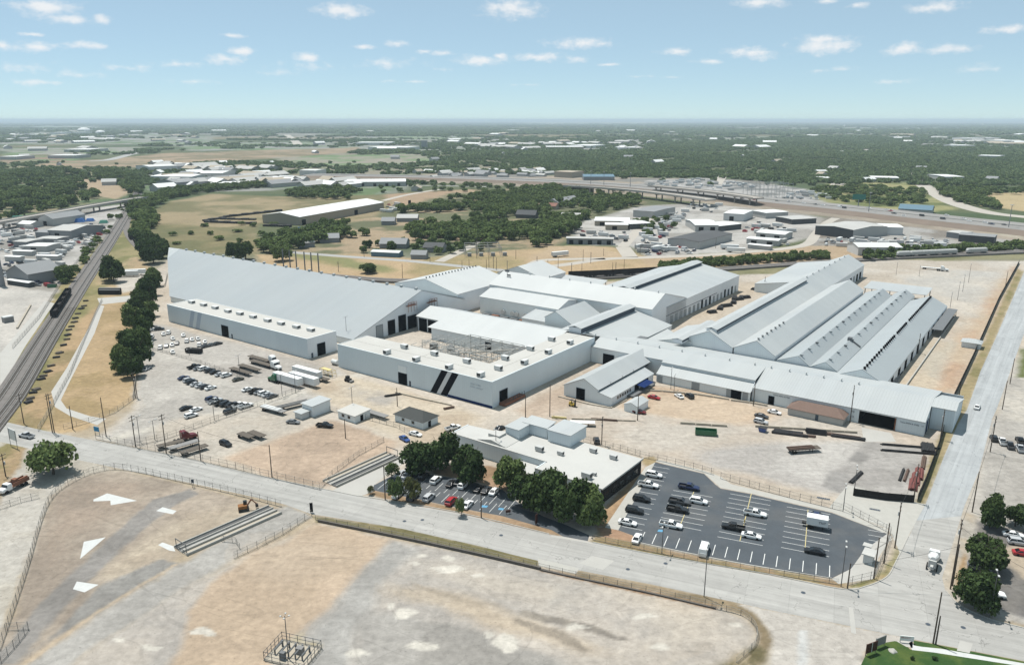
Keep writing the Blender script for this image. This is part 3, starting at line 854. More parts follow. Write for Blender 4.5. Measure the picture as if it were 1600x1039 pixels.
# ------------------------------------------------------------------ railway
RAIL=[G(u,v)for(u,v)in smooth_line([(-90,760),(-40,690),(3,636),(24,606),(72,528),(121,452),(169,380),(196,337),(212,309),(222,288)],5)]
o=ribbon(RAIL,11.5,.0,.32).build('railway_ballast',MATS['ballast'])
o['kind']='structure'
mat('rail_steel',(.30,.285,.27),.5,metal=.6,amp=.2,scale=.5)
mat('sleeper',(.10,.085,.07),.9,amp=.3,scale=2.0)
for off in(-3.0,1.6,4.6):
 for g in(-.72,.72):
  ln=[]
  for i,p in enumerate(RAIL):
   a,b=RAIL[max(0,i-1)],RAIL[min(len(RAIL)-1,i+1)]
   d=(b-a).normalized()
   s=Vector((d.y,-d.x,0))
   ln.append(p+s*(off+g))
  o=ribbon(ln,.16,.32,.16).build('rail',MATS['rail_steel'],None)
  o['kind']='structure'
mat('track_bed',(.085,.08,.076),.95,amp=.25,scale=.4,amp2=.2,scale2=3.0,spec=.1)
for off in(-3.0,1.6,4.6):
 ln=[]
 for i,p in enumerate(RAIL):
  a,b=RAIL[max(0,i-1)],RAIL[min(len(RAIL)-1,i+1)]
  d=(b-a).normalized()
  ln.append(p+Vector((d.y,-d.x,0))*off)
 ribbon(ln,1.75,.335,0).build('track_bed',MATS['track_bed'])['kind']='structure'
sl=MB()
acc=0
for i in range(len(RAIL)-1):
 a,b=RAIL[i],RAIL[i+1]
 d=(b-a)
 L=d.length
 if b.y>420:
  break
 t=d.normalized()
 s=Vector((t.y,-t.x,0))
 k=0.0
 while k<L:
  for off in(-3.0,1.6,4.6):
   c=a+t*k+s*off
   sl.box(c.x,c.y,.30,.25,2.5,.12,math.atan2(t.y,t.x))
  k+=1.2
o=sl.build('railway_sleepers',MATS['sleeper'],fix=False)
o['kind']='stuff'
SPUR=[G(u,v)for(u,v)in smooth_line([(206,330),(199,348),(198,362),(206,376),(222,392),(240,402)],5)]
o=ribbon(SPUR,5.5,0,.25).build('railway_ballast',MATS['ballast']);o['kind']='structure'
NRAIL=[G(u,v)for(u,v)in smooth_line([(420,424),(560,437),(640,441),(760,440),(893,437),(1000,431.5),(1160,420),(1350,407),(1480,400.5),(1600,395),(1800,386)],6)]
o=ribbon(NRAIL,9,0,1.3).build('railway_ballast',MATS['ballast']);o['kind']='structure'
for off in(-.72,.72):
 o=ribbon([p+Vector((.1,1,0))*off for p in NRAIL],.16,1.3,.16).build('rail',MATS['rail_steel']);o['kind']='structure'
mat('street_grey',PC(196,194,190),.92,amp=.12,scale=.05)
mat('street_pale',PC(216,206,192),.92,amp=.12,scale=.05)
for(px,w,m)in(([(430,392),(500,398),(570,403),(640,408),(700,414),(790,423),(830,421)],8,'street_grey'),([(686,409),(705,400),(738,384),(752,376)],8,'street_pale'),([(824,420),(880,414),(945,405),(1010,402.5),(1100,399),(1165,394),(1230,388),(1262,381),(1275,366),(1290,350),(1306,341)],9,'street_pale'),([(824,420),(836,410),(860,406),(945,404)],8,'street_pale'),([(973,386),(985,402)],12,'street_pale'),([(973,386),(984,374),(1000,356),(1020,340),(1046,326)],9,'street_pale'),([(598,314),(630,306),(668,299),(690,296)],9,'street_pale'),([(420,290),(520,291),(640,290),(760,292)],10,'street_grey'),([(1412,266),(1424,274),(1440,288),(1460,301),(1480,313),(1510,324),(1548,333),(1600,339),(1700,348)],22,'street_pale'),([(1322,212),(1330,222),(1326,228)],22,'street_pale'),([(1355,230),(1349,244),(1352,258)],20,'street_pale'),([(1311,276),(1308,290)],20,'street_pale'),([(1440,254),(1428,262),(1414,270)],26,'street_grey'),([(140,252),(170,250),(210,240),(240,236)],26,'street_grey'),([(448,211),(460,220),(467,228)],40,'street_pale'),([(1330,272),(1345,282),(1320,290)],14,'street_pale'),([(1120,288),(1130,275),(1138,270)],16,'street_pale')):
 o=ribbon(gl(px,4),w,.03,0).build('street',MATS[m]);o['kind']='structure'
HWY=[(480,276),(560,277),(700,280),(800,283.5),(900,288),(1000,295),(1100,305),(1200,316.5),(1340,331),(1480,347),(1600,360),(1800,382)]
HL=gl(HWY,4)
o=ribbon(HL,56,0.0,3.5).build('highway',MATS['highway_surface']);o['kind']='structure'
bank=MB()
n=len(HL)
for i in range(n-1):
 P=[]
 for j in(i,i+1):
  a,b=HL[max(0,j-1)],HL[min(n-1,j+1)]
  d=(b-a).normalized()
  s=Vector((d.y,-d.x,0))
  if s.y>0:
   s=-s
  P.append((HL[j]+s*27.9+Vector((0,0,3.45)),HL[j]+s*42))
 bank.quad(P[0][0],P[1][0],P[1][1]+Vector((0,0,.05)),P[0][1]+Vector((0,0,.05)))
o=bank.build('highway_bank',MATS['brown_bank']);o['kind']='structure'
strip=ribbon([p+Vector((0,0,0))for p in HL],1.2,3.52,.7).build('median_barrier',MATS['kerb_stone']);strip['kind']='structure'
mat('bridge_concrete',(.34,.31,.28),.9,amp=.15,scale=.08)
def bridge(px,zt,w,label,piers,th=1.5):
 line=[G(u,v,zt)for(u,v)in smooth_line(px,4)]
 r=empty('road_bridge',(line[0].x,line[0].y,0),0,label,'bridge')
 off=Vector((-line[0].x,-line[0].y,0))
 ribbon([p+off for p in line],w,zt-th,th).build('deck',MATS['bridge_concrete'],r)
 for sgn in(-1,1):
  ln=[]
  for i,p in enumerate(line):
   a,b=line[max(0,i-1)],line[min(len(line)-1,i+1)]
   d=(b-a).normalized()
   ln.append(p+off+Vector((d.y,-d.x,0))*sgn*(w/2-.2))
  ribbon(ln,.35,zt+.003,.9).build('parapet',MATS['kerb_stone'],r)
 tot=len(line)-1
 for k in range(piers):
  i=int((k+.5)/piers*tot)
  p=line[i]+off
  d=(line[min(tot,i+1)]-line[max(0,i-1)]).normalized()
  m=MB()
  m.box(p.x,p.y,zt-th-1.2,2.0,w*.8,1.2,ANG(d))
  s=Vector((d.y,-d.x,0))
  for q in(-.3,.3):
   c=p+s*q*w
   m.tube((c.x,c.y,0),(c.x,c.y,zt-th-1.2),.9,n=8)
  m.build('pier',MATS['bridge_concrete'],r)
bridge([(-60,357),(20,343),(90,331),(150,320),(226,308)],7.5,12,'long grey road bridge over the railway tracks at left',7)
bridge([(884,290),(940,293),(1000,298),(1060,305),(1110,312)],9.5,16,'nearer highway bridge on piers beside the yards',7)
bridge([(1018,290),(1080,296),(1140,303),(1185,309.5)],9.5,16,'farther highway bridge on piers behind the nearer one',6)
# ------------------------------------------------------------------ the plant: halls laid out along e1 / e2
mat('wall_white',(.68,.715,.715),.75,amp=.06,scale=.12,amp2=.04,scale2=1.2,streak=((.8073,-.5905,0),.9,.05),tint=(.62,.64,.67),tint_scale=.05,tint_amt=.5)
mat('wall_white_b',(.70,.72,.74),.75,amp=.06,scale=.12,amp2=.04,scale2=1.2,streak=((.5905,.8073,0),.9,.05),tint=(.64,.66,.68),tint_scale=.05,tint_amt=.5)
mat('wall_grey_blue',(.56,.615,.64),.75,amp=.05,scale=.12,amp2=.03,scale2=1.2,streak=((.8073,-.5905,0),.9,.05))
mat('wall_grey_blue_b',(.60,.65,.67),.75,amp=.05,scale=.12,amp2=.03,scale2=1.2,streak=((.5905,.8073,0),.9,.05))
mat('roof_metal_b',(.385,.40,.40),.55,amp=.09,scale=.06,amp2=.03,scale2=.8,streak=((.5905,.8073,0),1.0,.10),tint=(.325,.345,.355),tint_scale=.03,tint_amt=.6,spec=.25)
mat('roof_metal_a',(.385,.40,.40),.55,amp=.09,scale=.06,amp2=.03,scale2=.8,streak=((.8073,-.5905,0),1.0,.10),tint=(.325,.345,.355),tint_scale=.03,tint_amt=.6,spec=.25)
mat('roof_white_a',(.46,.47,.465),.55,amp=.05,scale=.06,amp2=.03,scale2=.8,streak=((.8073,-.5905,0),1.0,.07),tint=(.41,.42,.42),tint_scale=.03,tint_amt=.6,spec=.25)
mat('roof_white_b',(.46,.47,.465),.55,amp=.05,scale=.06,amp2=.03,scale2=.8,streak=((.5905,.8073,0),1.0,.07),tint=(.41,.42,.42),tint_scale=.03,tint_amt=.6,spec=.25)
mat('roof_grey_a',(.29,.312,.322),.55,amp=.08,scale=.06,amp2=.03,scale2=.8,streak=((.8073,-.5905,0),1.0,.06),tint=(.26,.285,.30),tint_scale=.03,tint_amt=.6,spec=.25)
mat('roof_flat',(.42,.41,.385),.85,amp=.08,scale=.08,amp2=.04,scale2=.9,tint=(.37,.36,.34),tint_scale=.05,tint_amt=.5)
mat('roof_white',(.43,.425,.405),.8,amp=.06,scale=.1,amp2=.04,scale2=.9,tint=(.37,.365,.35),tint_scale=.06,tint_amt=.5)
mat('opening_shade',(.004,.004,.005),.95,amp=.1,spec=0)  # near-black door panels: the shade inside open doorways is painted on
mat('interior_shade',(.012,.012,.013),.9,amp=.1,spec=0)  # indoor darkness put into the colour of bay walls and far door panels
mat('door_grey',(.27,.29,.30),.7,amp=.06,scale=.4)
mat('trim_dark',(.05,.065,.085),.8,amp=.06)
mat('vent_grey',(.13,.135,.14),.6,amp=.1)
mat('stripe_black',(.006,.006,.009),.8,amp=.06,spec=.05)
mat('stripe_blue',(.36,.42,.49),.7,amp=.06)
mat('stripe_white',(.55,.56,.57),.7,amp=.05)
mat('base_blue',(.012,.028,.10),.8,amp=.1,spec=.05)
mat('unit_white',(.52,.525,.515),.6,amp=.06)
mat('unit_dark',(.05,.05,.05),.8,amp=.06)  # even dark grey for the grille panels of the rooftop units
mat('letter_dark',(.07,.08,.10),.8,amp=.05)
mat('letter_pale',(.46,.50,.54),.8,amp=.05)
mat('steel_pale',(.42,.42,.40),.5,amp=.1,scale=1)
mat('rust',(.20,.09,.055),.85,amp=.3,scale=.6)
mat('dark_wall',(.012,.010,.009),.9,amp=.3,scale=.6)  # near-black colour over the whole right-hand office wall
mat('glass_dark',(.015,.018,.02),.15,amp=.05,spec=.5)
XY=lambda a,b:Vector((a*e1.x+b*e2.x,a*e1.y+b*e2.y,0))
AB=lambda p:(p[0]*e1.x+p[1]*e1.y,p[0]*e2.x+p[1]*e2.y)
def ABP(u,v,z=0.0):
 return AB(G(u,v,z))
class Bld:
 """a building whose parts are given in world (a, b, z) along the two plant directions"""
 def __init__(self,name,label,cat,a,b,group=None,raw=False):
  self.o=XY(a,b)if not raw else Vector((a,b,0))
  self.raw=raw
  self.root=empty(name,self.o,0,label,cat,group)
 def P(self,a,b,z):
  p=(XY(a,b)if not self.raw else Vector((a,b,0)))-self.o
  return(p.x,p.y,z)
 def poly(self,name,pts,m,thick=.18,parent=None):
  """a thick slab whose upper face is the given ring of (a, b, z)"""
  v=[Vector(self.P(*p))for p in pts]
  nrm=Vector((0,0,0))
  for i in range(len(v)):
   nrm+=(v[i]-v[0]).cross(v[(i+1)%len(v)]-v[0])
  nrm.normalize()
  if nrm.z<-1e-3:
   v=v[::-1]
   nrm=-nrm
  n=len(v)
  lo=[p-nrm*thick for p in v]
  mb=MB().add(v+lo,[tuple(range(n)),tuple(range(n,2*n))[::-1]]+[(i,n+i,n+(i+1)%n,(i+1)%n)for i in range(n)])
  return mb.build(name,MATS[m],parent or self.root)
 def face(self,name,pts,m,out=(0,0),thick=.2,parent=None):
  """a wall: ring of (a, b, z) on its outer face, thickened inwards (out = outward direction in a, b)"""
  v=[Vector(self.P(*p))for p in pts]
  w=(e1*out[0]+e2*out[1])if not self.raw else Vector((out[0],out[1],0))
  n=len(v)
  lo=[p-w*thick for p in v]
  mb=MB().add(v+lo,[tuple(range(n)),tuple(range(n,2*n))[::-1]]+[(i,n+i,n+(i+1)%n,(i+1)%n)for i in range(n)])
  return mb.build(name,MATS[m],parent or self.root)
 def block(self,name,a0,a1,b0,b1,z0,z1,m,parent=None):
  pts=[self.P(a0,b0,0),self.P(a1,b0,0),self.P(a1,b1,0),self.P(a0,b1,0)]
  return MB().prism([p[:2]for p in pts],z0,z1).build(name,MATS[m],parent or self.root)
 def bar(self,name,p,q,w,h,m,parent=None):
  return MB().bar(self.P(*p),self.P(*q),w,h).build(name,MATS[m],parent or self.root)
OPEN_W=.08
def front_door(B,b,a0,a1,z1,m='opening_shade',frame='trim_dark',z0=.0,fr=True):
 """door in a wall that faces -b"""
 d=B.block('door',a0,a1,b-OPEN_W,b+.05,z0,z1,m)
 if fr:
  t=.18
  for(x0,x1,w0,w1)in((a0-t,a0,z0,z1+t),(a1,a1+t,z0,z1+t),(a0,a1,z1,z1+t)):
   B.block('door_frame',x0,x1,b-OPEN_W-.04,b+.04,w0,w1,frame,d)
 return d
def side_door(B,a,b0,b1,z1,m='opening_shade',frame='trim_dark',z0=.0,fr=True):
 """door in a wall that faces +a"""
 d=B.block('door',a-.05,a+OPEN_W,b0,b1,z0,z1,m)
 if fr:
  t=.18
  for(y0,y1,w0,w1)in((b0-t,b0,z0,z1+t),(b1,b1+t,z0,z1+t),(b0,b1,z1,z1+t)):
   B.block('door_frame',a-.04,a+OPEN_W+.04,y0,y1,w0,w1,frame,d)
 return d
def hall_b(B,b0,b1,ar,al,ae,zr,zl,ze,rm='roof_metal_b',ov=.35,walls='lrfb',zf=0.0,wm=None):
 """gabled hall with its ridge along e2: left eave al at zl, ridge ar at zr, right eave ae at ze"""
 sl=(zr-zl)/(ar-al)
 sr=(zr-ze)/(ae-ar)
 B.poly('roof_slope',[(al-ov,b0-ov,zl-sl*ov+.15),(ar,b0-ov,zr+.15),(ar,b1+ov,zr+.15),(al-ov,b1+ov,zl-sl*ov+.15)],rm)
 B.poly('roof_slope',[(ar,b0-ov,zr+.15),(ae+ov,b0-ov,ze-sr*ov+.15),(ae+ov,b1+ov,ze-sr*ov+.15),(ar,b1+ov,zr+.15)],rm)
 g=[(al,zl),(ar,zr),(ae,ze)]
 wf,ws=('wall_white','wall_white_b')if wm is None else wm
 if 'f' in walls:
  B.face('gable_wall',[(al,b0,zf),(ae,b0,zf),(ae,b0,ze),(ar,b0,zr),(al,b0,zl)],wf,(0,-1))
 if 'b' in walls:
  B.face('gable_wall',[(al,b1,0),(ae,b1,0),(ae,b1,ze),(ar,b1,zr),(al,b1,zl)],wf,(0,1))
 if 'l' in walls:
  B.face('wall',[(al,b0+.2,0),(al,b1-.2,0),(al,b1-.2,zl),(al,b0+.2,zl)],ws,(-1,0))
 if 'r' in walls:
  B.face('wall',[(ae,b0+.2,0),(ae,b1-.2,0),(ae,b1-.2,ze),(ae,b0+.2,ze)],ws,(1,0))
def hall_a(B,a0,a1,br,bn,bf,zr,zn,zf,rm='roof_metal_a',ov=.35,walls='nflr',wm=None):
 """gabled hall with its ridge along e1: near eave bn at zn, ridge br at zr, far eave bf at zf"""
 sn=(zr-zn)/(br-bn)
 sf=(zr-zf)/(bf-br)
 B.poly('roof_slope',[(a0-ov,bn-ov,zn-sn*ov+.15),(a1+ov,bn-ov,zn-sn*ov+.15),(a1+ov,br,zr+.15),(a0-ov,br,zr+.15)],rm)
 B.poly('roof_slope',[(a0-ov,br,zr+.15),(a1+ov,br,zr+.15),(a1+ov,bf+ov,zf-sf*ov+.15),(a0-ov,bf+ov,zf-sf*ov+.15)],rm)
 wf,ws=('wall_white','wall_white_b')if wm is None else wm
 if 'l' in walls:
  B.face('gable_wall',[(a0,bn,0),(a0,bf,0),(a0,bf,zf),(a0,br,zr),(a0,bn,zn)],ws,(-1,0))
 if 'r' in walls:
  B.face('gable_wall',[(a1,bn,0),(a1,bf,0),(a1,bf,zf),(a1,br,zr),(a1,bn,zn)],ws,(1,0))
 if 'n' in walls:
  B.face('wall',[(a0+.2,bn,0),(a1-.2,bn,0),(a1-.2,bn,zn),(a0+.2,bn,zn)],wf,(0,-1))
 if 'f' in walls:
  B.face('wall',[(a0+.2,bf,0),(a1-.2,bf,0),(a1-.2,bf,zf),(a0+.2,bf,zf)],wf,(0,1))
def vents(B,pts,m='vent_grey',r=.42,h=1.1,cap=True):
 """round roof ventilators, one part each, sharing one mesh"""
 mb=MB().tube((0,0,-.3),(0,0,h*.6),r*.7,n=8).tube((0,0,h*.6),(0,0,h),r*1.25,r*.7,n=8)
 me=mb.mesh('roof_vent')
 for(a,b,z)in pts:
  o=link('roof_vent',me,MATS[m],B.root)
  o.location=B.P(a,b,z)
def boxy_vents(B,pts,m='vent_grey',s=(1.0,1.4,1.0)):
 me=MB().box(0,0,-.3,s[0],s[1],s[2]+.3,ANG(e1)).box(0,0,s[2],s[0]*1.2,s[1]*1.2,.15,ANG(e1)).mesh('roof_vent')
 for(a,b,z)in pts:
  o=link('roof_vent',me,MATS[m],B.root)
  o.location=B.P(a,b,z)
def monitor_b(B,b0,b1,ac,hw,zt,zb,rm='roof_metal_b',glass=True,rise=.8):
 """raised ridge monitor along e2 with dark louvres on its sides"""
 m=B.block('ridge_monitor',ac-hw,ac+hw,b0,b1,zb,zt,'wall_white_b')
 B.poly('monitor_roof',[(ac-hw-.4,b0-.3,zt-.05),(ac,b0-.3,zt+rise),(ac,b1+.3,zt+rise),(ac-hw-.4,b1+.3,zt-.05)],rm,parent=m)
 B.poly('monitor_roof',[(ac,b0-.3,zt+rise),(ac+hw+.4,b0-.3,zt-.05),(ac+hw+.4,b1+.3,zt-.05),(ac,b1+.3,zt+rise)],rm,parent=m)
 if glass:
  B.block('louvre_gap_strip',ac+hw,ac+hw+.08,b0+.4,b1-.4,zb+.25*(zt-zb),zt-.15,'trim_dark',m)
 return m
def hvac_mesh():
 return MB().box(0,0,0,2.6,1.8,.35).box(0,0,.35,3.4,2.1,1.75).box(0,0,2.1,3.5,2.2,.12),MB().box(1.73,0,.7,.06,1.7,1.2)
HV={}
def hvac(a,b,z,label,group,cat='air conditioner',s=1.0,rz=None,m='unit_white'):
 if 'b' not in HV:
  x,y=hvac_mesh()
  HV['b']=x.mesh('housing')
  HV['g']=y.mesh('intake_grille')
 r=empty('rooftop_unit',XY(a,b)+Vector((0,0,z)),ANG(e1)if rz is None else rz,label,cat,group)
 r.scale=(s,s,s)if isinstance(s,(int,float))else s
 link('housing',HV['b'],MATS[m],r)
 link('intake_grille',HV['g'],MATS['unit_dark'],r)
 return r
def lettering(B,text,p,axis,size,m,ext=.02,parent=None):
 """flat lettering standing on a wall; axis is the reading direction"""
 cu=bpy.data.curves.new('lettering','FONT')
 cu.body=text
 cu.size=size
 cu.extrude=ext
 cu.space_character=1.05
 tmp=bpy.data.objects.new('lettering_tmp',cu)
 COL.objects.link(tmp)
 dg=bpy.context.evaluated_depsgraph_get()
 me=bpy.data.meshes.new_from_object(tmp.evaluated_get(dg))
 bpy.data.objects.remove(tmp)
 me.materials.clear()
 o=link('lettering',me,MATS[m],parent)
 z=Vector((0,0,1))
 n=axis.cross(z)
 M=Matrix((axis,z,n)).transposed().to_4x4()
 o.matrix_basis=Matrix.Translation(p)@M
 return o
# ---- A: the huge sloping storage shed
zE,zR,bE,bR=3.2,18.0,229.5,276.5
A=Bld('storage_shed','huge white warehouse whose roof slopes almost down to the ground, leftmost hall','warehouse',-330,250)
slopeA=(zR-zE)/(bR-bE)
aK,bK=-468,264
zK=zE+(bK-bE)*slopeA
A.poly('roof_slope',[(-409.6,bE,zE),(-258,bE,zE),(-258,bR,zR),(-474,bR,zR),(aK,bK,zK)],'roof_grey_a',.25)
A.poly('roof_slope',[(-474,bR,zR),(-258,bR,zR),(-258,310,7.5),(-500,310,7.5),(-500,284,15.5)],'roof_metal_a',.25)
A.face('gable_wall',[(-258.3,bE+.3,0),(-258.3,309,0),(-258.3,309,7.3),(-258.3,bR,zR-.3),(-258.3,bE+.3,zE-.2)],'wall_white_b',(1,0))
A.face('wall',[(-409,bE+.2,0),(-258.6,bE+.2,0),(-258.6,bE+.2,zE-.2),(-409,bE+.2,zE-.2)],'wall_white',(0,-1))
mb=MB()
P=A.P
ring=[(-409.2,bE+.4),(aK+.5,bK),(-473,bR),(-499,284),(-499,309)]
zz=[zE-.3,zK-.3,zR-.3,15.2,7.3]
for i in range(4):
 mb.quad(P(*ring[i],0),P(*ring[i+1],0),P(*ring[i+1],zz[i+1]),P(*ring[i],zz[i]))
mb.build('end_wall',MATS['wall_grey_blue'],A.root)
A.poly('roof_slope',[(aK,bK,zK),(-474,bR,zR),(-500,284,15.5)],'roof_metal_a',.2)
for(b,w,h,m)in((246.6,4.2,6.2,'door_grey'),(254.6,4.6,7.0,'opening_shade'),(262,5.0,8.0,'opening_shade'),(269,6.0,6.5,'opening_shade')):
 side_door(A,-258.3,b-w/2,b+w/2,h,m)
boxy_vents(A,[(-466+i*10.2,bR,zR+.1)for i in range(21)],'roof_metal_a',(1.2,1.2,.6))
for(b,z)in((268,12.0),(283,11.0)):
 mb=MB()
 p=lambda a,bb,zz2:A.P(a,bb,zz2)
 for k in range(4):
  mb.bar(p(-256.6,b-3+2*k,z-3),p(-256.6,b-3+2*k,z+1.6),.18,.18)
 for zz2 in(z,z+.8,z+1.6):
  mb.bar(p(-256.6,b-3,zz2),p(-256.6,b+3,zz2),.14,.14)
 mb.box(*p(-257.4,b,0)[:2],z-.15,1.7,6.4,.2,ANG(e1))
 mb.build('service_gantry',MATS['rust'],A.root)
# ---- A2: low annex in front of it
X=Bld('storage_annex','long low grey blue annex with ten rooftop units before the sloping warehouse','warehouse',-313,212)
X.block('wall',-368.5,-259.2,204.6,204.8,0,9.0,'wall_grey_blue')
X.block('wall',-259.4,-259.2,204.803,220.797,0,9.0,'wall_white_b')
X.block('wall',-368.5,-368.3,204.803,220.797,0,9.0,'wall_grey_blue_b')
X.block('wall',-368.5,-259.2,220.8,221.0,0,9.0,'wall_grey_blue')
X.block('roof_deck',-368.3,-259.4,204.8,220.8,8.5,8.9,'roof_flat')
X.block('parapet_cap',-368.6,-259.1,204.5,204.9,9.003,9.12,'wall_white')
X.block('parapet_cap',-259.5,-259.1,204.903,221.1,9.003,9.12,'wall_white')
for(t,s)in((-346.0,0),(-340.0,0)):
 X.face('wall_stripe',[(t-4.4,204.55,.2),(t-1.2,204.55,.2),(t+2.4,204.55,8.9),(t-.8,204.55,8.9)],'stripe_blue',(0,-1),.04)
front_door(X,204.6,-322.0,-316.8,5.4)
front_door(X,204.6,-314.6,-313.6,2.2,'trim_dark',fr=False)
side_door(X,-259.2,210.0,214.2,5.4)
side_door(X,-259.2,206.4,207.4,2.2,'trim_dark',fr=False)
names10=['leftmost','second from the left','third from the left','fourth from the left','fifth from the left','fifth from the right','fourth from the right','third from the right','second from the right','rightmost']
for i in range(10):
 u,v=[(238,368),(313,385),(385,403),(465,425),(540,440),(622,460),(713,483),(797,502),(893,523),(983,542)][i]
 a,b=ABP(240+u/4,380+v/4+1.5,9.0)
 hvac(a,b,8.9,'white rooftop unit on the low annex, %s of ten'%names10[i],'rooftop units on the low annex',s=(1.05,1.0,.62))
# ---- B: court building with a flat roof, C: its sloping north wing
B=Bld('court_building','flat roofed factory block round an open yard, black slanting stripes on its front','factory',-200,230)
zB=10.0
B.block('wall',-240,-158.6,204.8,205.0,0,zB,'wall_grey_blue')
B.block('wall',-158.8,-158.6,205.003,277,0,zB,'wall_grey_blue_b')
B.block('wall',-240,-239.8,205.003,221.8,0,zB,'wall_grey_blue_b')
B.block('wall',-239.797,-172.8,221.803,222.0,0,zB-.4,'wall_white')
B.block('wall',-173,-172.8,222.003,256,0,zB-.4,'wall_white_b')
B.block('roof_deck',-239.8,-158.8,205.0,221.8,9.5,9.88,'roof_flat')
B.block('roof_deck',-172.8,-158.8,221.803,277,9.5,9.88,'roof_flat')
B.block('parapet_cap',-240.1,-158.5,204.7,205.1,zB+.003,zB+.12,'wall_grey_blue')
B.block('parapet_cap',-158.9,-158.5,205.103,277,zB+.003,zB+.12,'wall_grey_blue')
B.block('base_band',-179.8,-158.55,204.72,204.8,0.02,.9,'base_blue')
for(t,m,w)in((-188.4,'stripe_black',3.1),(-185.25,'stripe_white',2.0),(-183.2,'stripe_black',3.1)):
 B.face('wall_stripe',[(t,204.74,.1),(t+w,204.74,.1),(t+6+w,204.74,9.95),(t+6,204.74,9.95)],m,(0,-1),.04)
aD=ABP(629,601)[0]
front_door(B,204.8,aD-2.2,aD+2.2,4.6)
B.block('door_panel',aD-2.2,aD+2.2,204.70,204.79,4.8,7.6,'wall_white')
front_door(B,204.8,aD+3.4,aD+4.3,2.2,'trim_dark',fr=False)
bD=ABP(789,630)[1]
side_door(B,-158.6,bD-2.6,bD+2.0,5.2)
B.block('dock_platform',-158.5,-155.8,bD-3.0,bD+9.5,0,1.1,'rust')
for k in range(6):
 q=B.P(-156.0,bD+2.2+k*1.4,0)
 MB().tube((q[0],q[1],1.1),(q[0],q[1],2.6),.12,n=6).build('dock_post',MATS['trim_dark'],B.root)
lt=lettering(B,'TEXAS STEEL',XY(-168.8,204.74)-B.o+Vector((0,0,7.2)),e1,.85,'letter_pale',parent=B.root)
lt2=lettering(B,'SUPPLY COMPANY',XY(-168.8,204.74)-B.o+Vector((0,0,6.1)),e1,.7,'letter_pale',parent=B.root)
court_units=[(19,675,600),(127,641,0),(202,720,1),(315,684,0),(407,768,1),(518,731,0),(605,816,1),(715,775,0),(757,712,0),(878,738,1),(915,652,0),(1027,673,1),(1048,594,0),(1163,614,1)]
side14=['at the front left corner','on the inner edge behind the front left corner','second along the front edge from the left','on the inner edge, left of the white trailer end','third along the front edge, above the black stripes','on the inner edge before the steel frame','on the front edge nearest the near corner','on the inner edge nearest the near corner','on the inner corner of the yard','on the right wing edge, nearest the near corner','on the inner edge of the right wing','in the middle of the right wing edge','at the back of the right wing, inner side','at the back right corner over the side wall']
for i,(u,v,o)in enumerate(court_units):
 a,b=ABP(600+u/4,380+v/4+2,10.5)
 hvac(a,b,9.88,'rooftop unit on the court building, %s'%side14[i],'rooftop units on the court building',s=(.82,.9,.80),rz=ANG(e1)if o==0 else ANG(e2)+math.pi)
for(x0,x1,y0,y1)in((-239.7,-172.9,213.2,213.35),(-166.2,-166.05,221.9,276),(-172.7,-158.9,247,247.15),(-200,-199.85,205.1,221.7)):
 B.block('roof_seam',x0,x1,y0,y1,9.883,9.93,'kerb_stone')
Cb=Bld('north_wing','white sloping roofed wing along the far side of the open yard','factory',-210,270)
Cb.poly('roof_slope',[(-254,267.2,7.2),(-239,267.2,7.2),(-239,259,5.8),(-173.1,259,5.8),(-173.1,263,9.9),(-166,279,10.4),(-254,278,10.4)][0:4]+[(-173.1,278,10.4),(-254,278,10.4)],'roof_white_a')
Cb.poly('roof_slope',[(-254,278,10.4),(-160,278,10.4),(-160,292,6.5),(-254,292,6.5)],'roof_metal_a')
Cb.face('wall',[(-237,259.6,0),(-173.2,259.6,0),(-173.2,259.6,5.6),(-237,259.6,5.6)],'wall_white',(0,-1))
Cb.face('wall',[(-253.5,268,0),(-239.2,268,0),(-239.2,268,7.0),(-253.5,268,7.0)],'wall_white',(0,-1))
Cb.face('wall',[(-253.5,291,0),(-160,291,0),(-160,291,6.4),(-253.5,291,6.4)],'wall_white',(0,1))
front_door(Cb,268,-252.5,-247.6,6.2)
front_door(Cb,268,-246.6,-240.6,6.2)
aq=ABP(772,546,0)[0]
front_door(Cb,259.6,aq-1.6,aq+1.6,4.2)
# ---- D: hall with a row of ridge vents
D=Bld('vented_hall','white gabled hall with a dotted row of small ridge vents, behind the sloping warehouse','factory',-282,330)
hall_b(D,305,352,-282,-305,-259,16.2,11.0,10.6,'roof_white_b')
boxy_vents(D,[(-282,306+2.7*i,16.3)for i in range(17)],'vent_grey',(.5,.5,.7))
# ---- E: long hall with round wall fans
E=Bld('fan_hall','long white hall with a row of round fan hoods on its front wall','factory',-225,318)
hall_a(E,-250.5,-201,323,313.5,331,12.0,9.0,10.5,'roof_white_a')
fan=MB().tube((0,0,-.6),(0,0,.6),1.15,1.25,n=12)
fme=fan.mesh('wall_fan')
for(u,v)in((767,493.5),(782.5,496),(789.5,497),(803,500),(817.5,503),(830.5,505)):
 a,b=ABP(u,v,3.0)
 o=link('wall_fan',fme,MATS['unit_white'],E.root)
 o.matrix_basis=Matrix.Translation(Vector(E.P(a,313.1,3.0)))@Matrix.Rotation(ANG(e1),4,'Z')@Matrix.Rotation(math.pi/2,4,'X')
for k in range(7):
 E.block('pipe_stack',-247+k*6,-242.5+k*6,310.6,312.4,0,.9,'rust' if k%3==1 else 'vent_grey')
E2=Bld('cross_gable_house','white narrow gabled building set across the end of the fan hall','factory',-192,305)
hall_b(E2,296,322,-191,-197,-182,13.0,9.5,8.0)
E3=Bld('lean_to_shed','white low shed roof between the fan hall and the cross gable','shed',-205,304)
E3.poly('roof_slope',[(-214,300,5.6),(-197.3,300,5.6),(-197.3,313,7.6),(-214,313,7.6)],'roof_metal_a')
